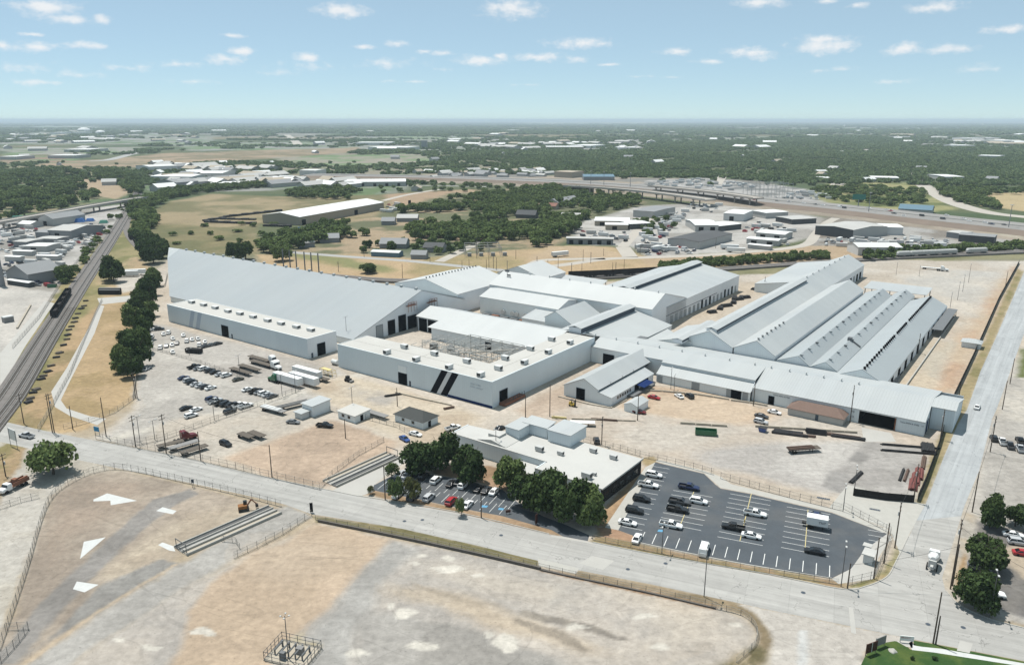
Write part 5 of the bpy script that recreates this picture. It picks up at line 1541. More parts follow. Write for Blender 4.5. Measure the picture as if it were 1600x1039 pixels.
def tex_instances(name,pts,scl,rot,sources,m):
 """one mass of many instances (geometry nodes), never counted one by one"""
 me=bpy.data.meshes.new(name)
 me.vertices.add(len(pts))
 me.vertices.foreach_set('co',np.asarray(pts,float).ravel())
 for nm,arr in(('size',scl),('turn',rot)):
  a=me.attributes.new(nm,'FLOAT_VECTOR','POINT')
  a.data.foreach_set('vector',np.asarray(arr,float).ravel())
 me.update()
 o=bpy.data.objects.new(name,me)
 COL.objects.link(o)
 ng=bpy.data.node_groups.new(name,'GeometryNodeTree')
 ng.interface.new_socket('Geometry',in_out='INPUT',socket_type='NodeSocketGeometry')
 ng.interface.new_socket('Geometry',in_out='OUTPUT',socket_type='NodeSocketGeometry')
 gi,go=ng.nodes.new('NodeGroupInput'),ng.nodes.new('NodeGroupOutput')
 jn=ng.nodes.new('GeometryNodeJoinGeometry')
 for s in sources:
  oi=ng.nodes.new('GeometryNodeObjectInfo')
  oi.inputs['Object'].default_value=s
  oi.inputs['As Instance'].default_value=True
  ng.links.new(oi.outputs['Geometry'],jn.inputs[0])
 ip=ng.nodes.new('GeometryNodeInstanceOnPoints')
 ng.links.new(gi.outputs[0],ip.inputs['Points'])
 ng.links.new(jn.outputs[0],ip.inputs['Instance'])
 ip.inputs['Pick Instance'].default_value=True
 for nm,sock in(('size','Scale'),('turn','Rotation')):
  na=ng.nodes.new('GeometryNodeInputNamedAttribute')
  na.data_type='FLOAT_VECTOR'
  na.inputs['Name'].default_value=nm
  src=na.outputs['Attribute']
  if sock=='Rotation':
   er=ng.nodes.new('FunctionNodeEulerToRotation')
   ng.links.new(src,er.inputs[0])
   src=er.outputs[0]
  ng.links.new(src,ip.inputs[sock])
 ng.links.new(ip.outputs[0],go.inputs[0])
 md=o.modifiers.new('scatter','NODES')
 md.node_group=ng
 o['kind']='stuff'
 return o
src=[]
for k,(u,v)in enumerate(((1290,270),(1180,268),(905,262),(560,262))):
 t=tree(G(u,v),7,10,[CROWN_FAR[k]],'leaf_far','green tree at the near rim of the far wood, %s from the right'%ORD[k],'trees at the rim of the far wood')
 src.append([c for c in t.children if c.name.startswith('crown')][0])
rest=PLACED[NEAR_N:]
srcm=[]
seen=set()
for o in COL.objects:
 if o.name.startswith('crown')and o.data in CROWN_MID and o.data not in seen:
  seen.add(o.data)
  srcm.append(o)
pts=[(p[1],p[2],0)for p in rest]
scl=[(p[3],p[3],p[4]/1.45)for p in rest]
rot=[(0,0,(i*2.399)%6.28)for i in range(len(rest))]
tex_instances('tree_mass',pts,scl,rot,srcm[:6],None)
GI_T=(ts[0],ts[-1])
def soil_at(x,y):
 i=np.clip(np.searchsorted(ys,y),0,nr-1)
 w=np.maximum(0.80*ys[i]+60,120)
 j=np.clip(((x/w+1)/2*(NC-1)).round().astype(int),0,NC-1)
 return tintc[i*NC+j]
P_,S_=[],[]
for(y0,y1,dens,r0,r1,h0,h1)in((1230,2200,1/85.,4.4,7.2,5,9),(2200,4500,1/230.,7,12,6,10),(4500,9500,1/2300.,18,36,9,15),(9500,22000,1/16000.,50,110,9,16)):
 n=int(.72*(y1**2-y0**2)*dens)
 yy_=np.sqrt(RNG.uniform(y0**2,y1**2,n))
 xx_=RNG.uniform(-1,1,n)*(.72*yy_+60)
 c=soil_at(xx_,yy_)
 green=(c[:,1]>c[:,0]*1.12)&(c[:,1]<.16)
 keep=green&(RNG.random(n)<.30+.9*vnoise(xx_/(y0*.06),yy_/(y0*.06),3))|(RNG.random(n)<.015)
 keep&=~((xx_<-.12*yy_)&(yy_>1900)&(yy_<6000)&(vnoise(xx_/420,yy_/420,8)<.52))
 xx_,yy_=xx_[keep],yy_[keep]
 hw=np.array([[p.x,p.y]for p in HL])
 dmin=np.full(len(xx_),1e9)
 for q in hw:
  dmin=np.minimum(dmin,np.hypot(xx_-q[0],yy_-q[1]))
 k2=dmin>75
 xx_,yy_=xx_[k2],yy_[k2]
 m=len(xx_)
 rr_=RNG.uniform(r0,r1,m)
 hh_=RNG.uniform(h0,h1,m)
 P_.append(np.stack([xx_,yy_,np.zeros(m)],1))
 S_.append(np.stack([rr_,rr_,hh_/1.45],1))
P_=np.concatenate(P_)
S_=np.concatenate(S_)
fa_=np.clip((P_[:,1]-6000)/20000,0,1)
P_[:,2]=fa_*((fbm(P_[:,0],P_[:,1],9000,3,77)-.5)*60)
R_=np.stack([np.zeros(len(P_)),np.zeros(len(P_)),RNG.uniform(0,6.28,len(P_))],1)
tex_instances('far_wood',P_,S_,R_,src,None)
print('far wood',len(P_),'rest',len(rest))
# ------------------------------------------------------------------ vehicles
PAINT={'white':(.72,.72,.71),'silver':(.42,.43,.44),'grey':(.17,.175,.18),'dark grey':(.06,.062,.066),'black':(.012,.012,.013),'dark blue':(.016,.026,.075),'red':(.32,.018,.022),'dark red':(.12,.012,.014),'blue':(.03,.07,.22),'tan':(.36,.30,.22),'olive':(.08,.075,.05),'green':(.012,.11,.045),'yellow':(.55,.38,.06)}
for k,c in PAINT.items():
 mat('car '+k,c,.28,amp=.04,coords='obj',spec=.5)
mat('tyre',(.012,.012,.012),.9,amp=.2,coords='obj')
mat('car_glass',(.012,.014,.017),.08,amp=.05,coords='obj',spec=.6)
mat('chassis',(.03,.03,.03),.7,amp=.2,coords='obj')
mat('trailer_white',(.66,.66,.65),.5,amp=.05,coords='obj',scale=1)
mat('trailer_grey',(.20,.195,.19),.7,amp=.2,coords='obj',scale=1)
mat('deck_wood',(.10,.085,.07),.9,amp=.3,coords='obj',scale=2)
mat('wagon_black',(.014,.013,.013),.85,amp=.3,coords='obj',scale=1.5)
mat('wagon_grey',(.42,.42,.41),.7,amp=.12,coords='obj',scale=.8)
mat('steel_dark',(.022,.021,.022),.7,amp=.3,coords='obj',scale=1.2)
mat('steel_brown',(.10,.065,.05),.85,amp=.3,coords='obj',scale=1.2)
def ring(x,w,z0,z1,t=.88):
 return[(x,-w*.9,z0),(x,w*.9,z0),(x,w,z0+(z1-z0)*.35),(x,w*.99,z1-(z1-z0)*.2),(x,w*t,z1),(x,-w*t,z1),(x,-w*.99,z1-(z1-z0)*.2),(x,-w,z0+(z1-z0)*.35)]
def frustum(mb,x0,x1,w0,X0,X1,w1,z0,z1):
 return mb.add([(x0,-w0,z0),(x1,-w0,z0),(x1,w0,z0),(x0,w0,z0),(X0,-w1,z1),(X1,-w1,z1),(X1,w1,z1),(X0,w1,z1)],[(3,2,1,0),(4,5,6,7),(0,1,5,4),(1,2,6,5),(2,3,7,6),(3,0,4,7)])
def car_meshes(kind):
 b,g=MB(),MB()
 if kind=='sedan':
  L,w,H=4.8,.91,1.45
  st=[(-2.4,.78,.38,.86),(-2.25,.86,.28,.95),(-1.5,w,.24,.98),(0,w,.24,.96),(1.0,w,.24,.93),(1.9,.87,.26,.84),(2.32,.78,.34,.70),(2.4,.70,.40,.60)]
  gh=(-1.85,1.15,.80,-1.0,.25,.62,.94,H-.05)
 elif kind=='suv':
  L,w,H=4.8,.95,1.75
  st=[(-2.4,.84,.42,1.06),(-2.3,.90,.34,1.12),(-1.4,w,.30,1.12),(0,w,.30,1.10),(1.05,w,.30,1.08),(1.9,.90,.32,1.0),(2.3,.84,.40,.84),(2.4,.76,.46,.70)]
  gh=(-2.28,1.15,.84,-1.95,.35,.68,1.09,H-.06)
 elif kind=='van':
  L,w,H=5.6,1.0,2.3
  st=[(-2.8,.92,.45,1.3),(-2.7,.98,.36,1.35),(-1.4,w,.32,1.35),(0,w,.32,1.35),(1.4,w,.32,1.32),(2.2,.94,.34,1.15),(2.7,.88,.42,.95),(2.8,.80,.5,.8)]
  gh=(-2.7,2.1,.92,-2.6,1.3,.80,1.32,H-.06)
 else:
  L,w,H=5.8,.98,1.85
  st=[(-.75,w,.45,1.12),(-.2,w,.40,1.14),(1.0,w,.40,1.14),(1.35,w,.42,1.13),(2.3,.93,.44,1.08),(2.75,.88,.5,.95),(2.9,.8,.55,.8)]
  gh=(-.72,1.35,.86,-.55,.55,.70,1.12,H-.06)
 b.loft([ring(*s)for s in st])
 frustum(g,*gh)
 x0,x1,w0,X0,X1,w1,z0,z1=gh
 frustum(b,X0-.03,X1+.05,w1+.02,X0+.05,X1-.05,w1-.06,z1,z1+.06)
 for s in(-1,1):
  for(xa,xb)in((x0,X0),(x1,X1),((x0+x1)/2,(X0+X1)/2)):
   b.bar((xa,s*(w0+.01),z0-.02),(xb,s*(w1+.01),z1+.02),.09,.09)
 if kind=='pickup':
  for s in(-1,1):
   b.box(-1.85,s*(w-.06),.48,2.15,.12,.66)
  b.box(-2.86,0,.48,.10,2*w-.1,.66)
  b.box(-1.85,0,.48,2.0,2*w-.24,.12)
 if kind=='van':
  frustum(b,-2.72,.5,.935,-2.62,.5,.82,1.30,H-.04)
 wx={'sedan':(1.45,-1.4),'suv':(1.45,-1.4),'van':(1.8,-1.7),'pickup':(1.85,-1.75)}[kind]
 return b.mesh('body'),g.mesh('window_glass'),wx,w,(.40 if kind=='pickup' else.34)
CARM={k:car_meshes(k)for k in('sedan','suv','van','pickup')}
CARM_LINER=MB().box(-1.85,0,.605,1.95,1.6,.03).mesh('bed_liner')
WHEEL={}
for r in(.34,.40,.52):
 WHEEL[r]=MB().tube((0,-.12,0),(0,.12,0),r,n=10).mesh('wheel')
CAT={'sedan':('sedan','car'),'suv':('suv','car'),'van':('van','van'),'pickup':('pickup_truck','pickup')}
WORD={'sedan':'sedan','suv':'SUV','van':'van','pickup':'pickup truck'}
def car(kind,colour,pos,ang,label,group=None,wheels=True):
 b,g,wx,w,r=CARM[kind]
 name,cat=CAT[kind]
 t=empty(name,pos,ang,label,cat,group)
 link('body',b,MATS['car '+colour],t)
 link('window_glass',g,MATS['car_glass'],t)
 if kind=='pickup':
  link('bed_liner',CARM_LINER,MATS['chassis'],t)
 if wheels:
  for x in wx:
   for s in(-1,1):
    o=link('wheel',WHEEL[r],MATS['tyre'],t)
    o.location=(x,s*(w-.08),r)
 return t
def car_row(items,ang,where,group,z0=(0,0,1,1)):
 """items: (u, v, kind, colour) left to right, in photo pixels at car mid height"""
 ox,oy,sx,sy=z0
 for i,(u,v,kind,colour)in enumerate(items):
  p=G(ox+u*sx,oy+v*sy,.75)
  p.z=0
  car(kind,colour,p,ang+random.uniform(-.04,.04),'%s %s, %s from the left in %s'%(colour,WORD[kind],ORD[i],where),group)
Z3=(220,500,.25,.25)
E2=ANG(e2)
E1=ANG(e1)
S,U,P_U,V_='sedan','suv','pickup','van'
car_row([(333,289,P_U,'black'),(362,299,S,'grey'),(393,301,U,'white'),(430,312,U,'dark grey'),(463,322,S,'black'),(497,336,S,'silver'),(535,342,U,'white')],E2,'the upper gravel row below the fence','cars in the upper gravel row',Z3)
car_row([(268,358,S,'dark blue'),(300,374,U,'silver'),(318,385,U,'black'),(346,397,S,'silver'),(376,407,S,'silver'),(402,414,U,'dark grey'),(437,420,S,'white')],E2,'the second gravel lot row','cars in the second gravel row',Z3)
car_row([(442,490,U,'dark blue'),(465,503,P_U,'silver'),(502,515,P_U,'black'),(530,522,U,'black'),(560,526,S,'black'),(590,528,P_U,'dark grey'),(618,529,P_U,'white'),(656,534,P_U,'white')],E2,'the lower gravel row by the fence','cars in the lower gravel row',Z3)
car_row([(667,430,S,'white'),(717,441,P_U,'black'),(743,449,S,'grey'),(769,455,U,'white'),(793,464,S,'silver'),(820,473,S,'dark grey')],E2,'the row beside the box trailers','cars beside the box trailers',Z3)
for(u,v,k,c,a,lab)in((283,546,S,'black',E2,'black sedan alone at the left of three in the lower gravel lot'),(345,556,S,'white',E2,'white sedan in the lower gravel lot, upper of two white ones'),(315,594,U,'white',E2-.1,'white SUV in the lower gravel lot, nearest the street fence'),(557,568,U,'black',E2,'black SUV parked apart below the lower gravel row'),(37,301,S,'silver',1.5,'silver sedan under the end of the tree row'),(608,367,S,'olive',E2-.1,'dark olive sedan beside the light pole near the flatbeds'),(530,770,U,'black',-.6,'black open top jeep standing alone in the fenced yard'),(952,633,S,'grey',-.2,'grey sedan beside the white utility box'),(1150,656,P_U,'black',-.2,'black pickup truck by the small flat roofed shed'),(90,56,S,'white',.5,'white sedan nosed under the tree shade at the top left'),(75,44,U,'black',.5,'black SUV in the tree shade at the top left'),(115,54,U,'dark grey',.5,'dark grey SUV right of the white sedan in tree shade')):
 p=G(220+u/4,500+v/4,.75);p.z=0
 car(k,c,p,a,lab,'cars standing singly on the gravel')
k=0
spots=[(68,101),(65,141),(140,84),(173,76),(265,91),(198,112),(287,128),(320,118),(355,113),(122,169),(195,151),(197,195),(365,152),(400,133)]
names=['at the far left edge','at the left edge, below another','in the top row, left of two','in the top row, right of two','in the top row, alone and larger','in the middle, small and alone','in the second row, left of three','in the second row, middle of three','in the second row, right of three','at the lower left corner','in the third row beside a dark car','lowest of the group','just left of the grey cars','just above the grey cars']
for(u,v),nm in zip(spots,names):
 p=G(220+u/4,500+v/4,.75);p.z=0
 car(S if k%3 else U,'white',p,1.9+.1*(k%3),'white car in the upper gravel corner, '+nm,'white cars in the upper gravel corner')
 k+=1
for(u,v,c,nm)in((160,158,'grey','left of two dark ones'),(226,141,'dark grey','right of two dark ones'),(405,161,'dark grey','left of three by the black container'),(445,151,'grey','middle of three by the black container'),(480,144,'dark grey','right of three by the black container')):
 p=G(220+u/4,500+v/4,.75);p.z=0
 car(S,c,p,E2 if u>300 else 1.9,'%s car in the upper gravel corner, %s'%(c,nm),'dark cars in the upper gravel corner')
Z7=(900,700,.25,.25)
FA=ANG(f1)
LOTC=[(487,163,U,'white',0,'white SUV in the left column of the lot, top one'),(452,226,P_U,'white',0,'white pickup in the left column of the lot, second from the top'),(410,313,U,'black',0,'black SUV in the left column, upper of two'),(366,384,U,'black',0,'black SUV in the left column, lower of two'),(323,459,S,'white',0,'white sedan in the left column by the blue marks'),(382,557,S,'white',math.pi/2,'white car nosed to the corner of the lot by the verge'),(706,240,P_U,'dark blue',0,'dark blue pickup alone at the top of the second column'),(648,330,P_U,'dark grey',0,'dark grey pickup, upper of two side by side'),(636,378,P_U,'black',0,'black pickup, lower of two side by side'),(767,327,U,'white',0,'white SUV facing the two dark pickups'),(594,476,P_U,'white',0,'white pickup behind the lamp post near the lot foot'),(1120,405,P_U,'white',0,'white pickup in the third column, upper right'),(983,489,P_U,'black',math.pi,'black pickup left of the yellow post in the third column'),(1097,541,S,'white',0,'white sedan at the bottom of the third column'),(1492,638,S,'black',math.pi,'black sedan at the bottom of the rightmost column'),(1512,418,S,'dark blue',0,'dark blue sedan behind the white box trailer'),(800,632,V_,'white',math.pi/2,'white van in the bottom row by the tall lamp post')]
for(u,v,k,c,a,lab)in LOTC:
 p=G(900+u/4,700+v/4,.8);p.z=0
 car(k,c,p,FA+a,lab,'cars in the crossroads parking lot')
OFC=[(268,635,S,'silver','silver sedan under the thin tree, leftmost of the back row'),(306,645,S,'silver','silver car second from the left in the back row'),(408,652,U,'black','black SUV in the back row left of a white one'),(485,676,U,'white','white SUV in the back row between two gaps'),(582,696,S,'black','black sedan in the back row, left of the middle'),(632,686,S,'dark grey','dark grey car deep in the tree shade'),(657,707,U,'white','white SUV in the back row beside a shaded car'),(752,728,S,'black','black sedan in the back row, left of two'),(800,738,S,'black','black sedan in the back row, right of two'),(850,745,S,'white','white sedan at the right end of the back row'),(440,785,U,'silver','silver SUV in the front row beside the yellowish tree'),(340,780,U,'dark grey','dark grey SUV half hidden by the yellowish tree'),(248,765,S,'white','white car hidden behind the thin roadside tree'),(580,808,U,'red','red SUV in the front row of the office lot'),(683,828,S,'white','white car behind the sapling in the front row')]
for(u,v,k,c,lab)in OFC:
 p=G(560+u/4,580+v/4,.75);p.z=0
 car(k,c,p,ANG(f2)+.0,lab,'cars in the office parking lot')
for(u,v,k,c,a,lab)in((649,677,S,'white',E1+.1,'white sedan by the dark hipped roof house'),(632,684.5,S,'blue',-.9,'small blue car below the hipped roof house'),(708,667.5,P_U,'white',E2-.3,'white pickup behind the office roof corner'),(781,668,S,'black',E2,'black car behind the white office roof'),(932,687.5,U,'black',1.6,'black SUV by the pole behind the office'),(1022,620,S,'red',E1,'red car in front of the long hall'),(1061,618,S,'white',1.9,'white car by the long hall wall, left of a black one'),(1077,618,U,'black',1.9,'black car by the long hall wall'),(999,642.5,S,'dark red',E1+.2,'dark red car behind the tiny gabled shed'),(1210,643,S,'white',E1,'white sedan by the brown roofed office'),(1190,649,S,'dark grey',E1,'dark grey sedan left of the brown roofed office'),(1189,658,U,'silver',E1,'silver SUV nearest the yard barrier'),(1527,635,S,'white',E2,'white car driving up the cross road'),(41,680,P_U,'silver',ANG(f1)+math.pi,'silver pickup on the main road by the round tree'),(1566,689,P_U,'white',1.2,'white pickup in the right hand yard, second from left'),(1578,695,P_U,'dark grey',1.2,'dark grey pickup in the right hand yard'),(1553,684,U,'black',1.2,'black SUV in the right hand yard, leftmost'),(1594,688,P_U,'black',1.2,'black pickup at the edge of the right hand yard, upper'),(1594,700,P_U,'silver',1.2,'silver pickup at the edge of the right hand yard, lower'),(1584,834,S,'white',-.3,'white sedan in the right car park, uppermost'),(1592,846,U,'silver',-.3,'silver SUV in the right car park, middle'),(1600,863,S,'red',-.3,'red sedan in the right car park, cut by the photo edge'),(1530,885,U,'grey',-.45,'grey SUV between the two wide trees at right'),(1548,926,P_U,'white',-.3,'white pickup beside the street corner tree'),(1536,936,S,'blue',-.4,'blue car under the street corner tree')):
 p=G(u,v,.75);p.z=0
 car(k,c,p,a,lab)
def wheels_at(t,xs,w,r=.52,dual=False):
 for x in xs:
  for s in(-1,1):
   o=link('wheel',WHEEL[.52],MATS['tyre'],t)
   o.location=(x,s*w,r)
def tractor(pos,ang,colour,label,group=None,nose=True,sleeper=True):
 t=empty('semi_tractor',pos,ang,label,'truck',group)
 b=MB()
 b.loft([ring(x,w,z0,z1)for(x,w,z0,z1)in((.4,1.15,.7,2.0),(1.6,1.1,.7,1.95),(2.6,1.05,.65,1.8),(3.2,.95,.6,1.5))])
 b.loft([ring(x,w,z0,z1)for(x,w,z0,z1)in((-1.7 if sleeper else-.9,1.2,.9,3.5),(-.2,1.2,.9,3.5),(.5,1.15,.9,2.9),(1.0,1.1,.9,2.0))])
 b.build('cab',MATS['car '+colour],t)
 g=MB()
 frustum(g,.3,1.02,1.1,.1,.55,1.0,2.0,2.85)
 g.build('windscreen',MATS['car_glass'],t)
 c=MB().box(-2.0,0,.7,4.2,.9,.3).box(2.0,0,.55,2.6,1.2,.3)
 c.tube((-1.0,.95,.55),(-.0,.95,.55),.33,n=8).tube((-1.0,-.95,.55),(0,-.95,.55),.33,n=8)
 c.build('chassis',MATS['chassis'],t)
 st=MB().tube((-1.2,1.1,1.0),(-1.2,1.1,3.8),.09,n=6).tube((-1.2,-1.1,1.0),(-1.2,-1.1,3.8),.09,n=6)
 st.build('exhaust_stack',MATS['steel_pale'],t)
 wheels_at(t,(2.3,-2.2,-3.4),1.0)
 return t
def box_trailer(pos,ang,label,group=None,L=15.5,text=None,H=2.75,m='trailer_white'):
 t=empty('box_trailer',pos,ang,label,'trailer',group)
 b=MB().box(0,0,1.15,L,2.6,H)
 n=int(L/1.2)
 for k in range(n):
  for s in(-1,1):
   b.box(-L/2+(k+.5)*L/n,s*1.31,1.2,.06,.04,H-.1)
 b.box(0,0,1.15+H,L,2.62,.06)
 b.build('box_body',MATS[m],t)
 MB().box(-L/2-.03,.64,1.25,.06,1.2,H-.2).box(-L/2-.03,-.64,1.25,.06,1.2,H-.2).build('rear_doors',MATS['wagon_grey'],t)
 c=MB().box(-L*.32,0,.75,4,1.1,.4)
 for s in(-.8,.8):
  c.box(L*.28,s,0,.15,.15,1.15)
 c.build('chassis',MATS['chassis'],t)
 wheels_at(t,(-L*.36,-L*.28),1.05)
 return t
def flatbed(pos,ang,label,group=None,L=14.5,load=None,deck='deck_wood'):
 t=empty('flatbed_trailer',pos,ang,label,'trailer',group)
 MB().box(0,0,1.25,L,2.5,.16).build('deck',MATS[deck],t)
 c=MB()
 for s in(-.5,.5):
  c.box(0,s,.9,L*.96,.14,.35)
 for k in range(9):
  c.box(-L/2+(k+.5)*L/9,0,1.1,.1,2.46,.14)
 for s in(-.7,.7):
  c.box(L*.25,s,0,.14,.14,1.0)
 c.build('chassis',MATS['chassis'],t)
 wheels_at(t,(-L*.38,-L*.30),1.0)
 if load:
  m=MB()
  for k in range(5):
   m.box(-1+.0*k,-1.0+k*.5,1.42,L*.8,.35,.3+.15*(k%2))
  m.build('steel_load',MATS[load],t)
 return t
def at(u,v,z=1.5):
 p=G(u,v,z)
 p.z=0
 return p
TA=ANG(Vector(G(1045,1000))-Vector(G(1000,990)))
a_tr=E1+.12
box_trailer(at(480,585),E1+.02,'white box trailer, farthest of three parked side by side','white box trailers by the yard',15)
box_trailer(at(475,595),E1+.02,'white box trailer, middle of three parked side by side','white box trailers by the yard',15)
box_trailer(at(450,595),E1+.02,'white box trailer with a cab, nearest of three','white box trailers by the yard',15)
tractor(at(429,591),E1+math.pi,'green','dark green and white cab at the head of the nearest box trailer')
flatbed(at(506,593,.8),E1,'dark low trailer at the tail of the box trailers',None,5)
flatbed(at(405,559),E1,'dark flatbed behind a white cab, farther of two','flatbeds with white cabs',13.5)
flatbed(at(408,566),E1,'dark flatbed behind a white cab, nearer of two','flatbeds with white cabs',13.5)
tractor(at(427,563),E1,'white','white truck cab pulling the farther dark flatbed','white truck cabs')
tractor(at(430,571.5),E1,'white','white truck cab pulling the nearer dark flatbed','white truck cabs')
flatbed(at(376,578),E1,'empty black flatbed trailer beside the lamp pole, left of two','empty flatbeds',13)
flatbed(at(390,573),E1,'empty black flatbed trailer, right of two beside the lamp pole','empty flatbeds',13)
flatbed(at(460,630),E2-.25,'grey loaded flatbed trailer by the white block shed, longer one',None,15,'trailer_grey','trailer_grey')
flatbed(at(427,638),E1+.1,'grey flatbed trailer with a pale tarpaulin, by the wire fence',None,11,'trailer_white','trailer_grey')
flatbed(at(582,643),E1,'flatbed trailer with a blue winch beside the hipped roof house',None,14,None,'trailer_grey')
flatbed(at(384,678.5),E1,'small dark flat trailer in the fenced yard, left of two','small flat trailers',6.5)
flatbed(at(401,676.5),E1,'small dark flat trailer in the fenced yard, right of two','small flat trailers',7)
flatbed(at(287,693),E2-.15,'grey gooseneck trailer in the street side yard',None,9.5,None,'trailer_grey')
flatbed(at(303,700),E2-.1,'dark low trailer nearest the street fence',None,8.5)
flatbed(at(266,691.5),E2-.3,'dark grey flatbed behind the red truck',None,8)
tractor(at(291,681),E2-.2,'dark red','dark red truck at the street side yard')
box_trailer(at(1277,815.5,1.6),FA,'white box trailer lettered TNT in the rightmost parking column',None,5.0,None,2.0)
for o in COL.objects:
 if o.name.startswith('box_trailer')and 'TNT' in o.get('label',''):
  cu_p=Vector((.3,-1.36,1.9))
  lt=lettering(None,'TNT',cu_p,Vector((1,0,0)),.85,'letter_dark',parent=o)
flatbed(at(910,658.5),E1+.55,'white topped flatbed standing alone behind the office',None,8.5,None,'trailer_white')
flatbed(at(1256,699),E1+.8,'rusty brown flatbed with a curved neck in the big yard',None,10.5,'steel_brown','deck_wood')
tt=at(1466,419.5)
flatbed(at(1457,418),E1+.12,'long white flatbed at the back of the east yard',None,14,None,'trailer_white')
tractor(at(1474,420.5),E1+.12,'white','white truck cab at the back of the east yard')
for(u,v,a,lab)in((1150,391,E1+.3,'white semi trailer truck at the truck yard gate'),(1028,388,.6,'white box truck trailer by the bend in the street'),(875,397,.5,'white semi trailer parked on the tan lot'),(1140,386,E1+.4,'white box trailer among the truck yards'),(198,428,.25,'white semi trailer between the trees beside the sloping warehouse'),(210,425.5,.25,'second white trailer beside the sloping warehouse trees')):
 box_trailer(at(u,v,2),a,lab,None,14)
def mixer(pos,ang,label):
 t=empty('concrete_mixer',pos,ang,label,'truck')
 b=MB()
 b.loft([ring(x,w,z0,z1)for(x,w,z0,z1)in((2.0,1.2,.7,2.7),(3.0,1.2,.7,2.7),(3.3,1.15,.7,1.9),(4.4,1.0,.65,1.6))])
 b.build('cab',MATS['car white'],t)
 frustum(MB(),3.0,3.42,1.1,2.9,3.05,1.0,1.9,2.6).build('windscreen',MATS['car_glass'],t)
 d=MB()
 prof=[(1.6,.55,1.9),(1.2,1.0,2.0),(0,1.25,2.25),(-1.4,1.0,2.6),(-2.6,.55,3.0)]
 rings=[]
 for(x,r,z)in prof:
  rings.append([(x,r*math.cos(2*math.pi*k/14),z+r*math.sin(2*math.pi*k/14))for k in range(14)])
 d.loft(rings)
 d.build('mixing_drum',MATS['trailer_white'],t)
 MB().box(0,0,.75,7,.9,.35).box(-2.9,0,1.0,.5,1.6,1.8).box(-3.6,0,1.6,1.4,.6,.3).build('chassis',MATS['wagon_grey'],t)
 wheels_at(t,(3.3,-1.0,-2.3),1.05)
 return t
mixer(at(1458,876,1.2),E2+.05,'white concrete mixer truck coming down the cross road')
def dumper(pos,ang,label):
 t=empty('work_truck',pos,ang,label,'truck')
 b=MB()
 b.loft([ring(x,w,z0,z1)for(x,w,z0,z1)in((1.0,1.15,.7,2.5),(2.2,1.15,.7,2.5),(2.6,1.1,.7,1.7),(3.9,1.0,.65,1.5))])
 b.build('cab',MATS['car white'],t)
 frustum(MB(),2.15,2.65,1.08,2.05,2.25,1.0,1.7,2.4).build('windscreen',MATS['car_glass'],t)
 MB().box(-1.8,0,1.1,5.0,2.3,.2).box(-1.8,1.1,1.3,5,.12,.9).box(-1.8,-1.1,1.3,5,.12,.9).build('bed',MATS['rust'],t)
 MB().box(-.8,0,1.3,1.2,1.4,1.6).box(-2.6,.3,1.9,3.6,.5,.4).build('crane_arm',MATS['rust'],t)
 MB().box(0,0,.7,7,.9,.35).build('chassis',MATS['chassis'],t)
 wheels_at(t,(2.7,-2.0,-3.2),1.0)
dumper(at(20,758,1.2),-1.9,'white work truck with a rusty crane bed at the left edge')
def hopper(pos,ang,label,group,m='wagon_black',covered=False,L=15.0,detail=True):
 t=empty('hopper_wagon',pos,ang,label,'rail wagon',group)
 h=3.9
 b=MB()
 if covered:
  prof=[(-1.3,1.3),(1.3,1.3),(1.5,2.2),(1.5,3.6),(.9,4.3),(-.9,4.3),(-1.5,3.6),(-1.5,2.2)]
  b.loft([[(x,y,z)for(y,z)in prof]for x in(-L/2+1.2,L/2-1.2)])
  b.loft([[(x,y*s,1.3+(z-1.3)*s)for(y,z)in prof]for(x,s)in((L/2-1.2,1),(L/2-.3,.55))])
  b.loft([[(x,y*s,1.3+(z-1.3)*s)for(y,z)in prof]for(x,s)in((-L/2+.3,.55),(-L/2+1.2,1))])
 else:
  for s in(-1,1):
   b.box(0,s*1.45,1.2,L-.6,.12,h-1.0)
  b.box(L/2-.35,0,1.2,.12,2.9,h-1.0)
  b.box(-L/2+.35,0,1.2,.12,2.9,h-1.0)
  b.box(0,0,2.4,L-.8,2.8,.1)
 b.build('hopper_body',MATS[m],t)
 r=MB()
 n=9
 for k in range(n):
  x=-L/2+.9+k*(L-1.8)/(n-1)
  for s in(-1,1):
   r.box(x,s*1.53,1.25,.14,.1,h-1.15 if not covered else 2.2)
 r.build('side_ribs',MATS[m],t)['kind']='stuff'
 MB().box(0,0,.9,L-.2,.5,.4).box(L*.25,0,.75,2.4,2.0,.6).box(-L*.25,0,.75,2.4,2.0,.6).build('underframe',MATS['chassis'],t)
 wh=MB().tube((0,-.75,.45),(0,.75,.45),.45,n=10).mesh('wheel_set')if 'ws' not in HV else HV['ws']
 HV['ws']=wh
 for x in(-L/2+1.4,-L/2+3.2,L/2-3.2,L/2-1.4):
  o=link('wheel_set',wh,MATS['chassis'],t)
  o.location=(x,0,.3)
 return t
def along(line,u0):
 """point and heading on a polyline at the place that shows at column u0"""
 for i in range(len(line)-1):
  a,b=proj(line[i])[0],proj(line[i+1])[0]
  if(a-u0)*(b-u0)<=0 and a!=b:
   f=(u0-a)/(b-a)
   d=line[i+1]-line[i]
   return line[i].lerp(line[i+1],f),ANG(d)
 return line[0],0
for i,u in enumerate((906,937.5,967.5,997,1026)):
 p,a=along(NRAIL,u)
 p=p+Vector((0,0,1.15))
 hopper(p,a,'black open hopper wagon on the rear track, %s from the left'%ORD[i],'black hopper wagons behind the plant',L=15.5)
for i,u in enumerate((1411,1431,1449.5,1467.5,1484)):
 p,a=along(NRAIL,u)
 p=p+Vector((0,0,1.15))
 hopper(p,a,'pale covered hopper wagon at the east yard, %s from the left'%ORD[i],'pale covered wagons by the east yard','wagon_grey',True,12)
p,a=along(NRAIL,1525)
p=p+Vector((0,0,1.15))
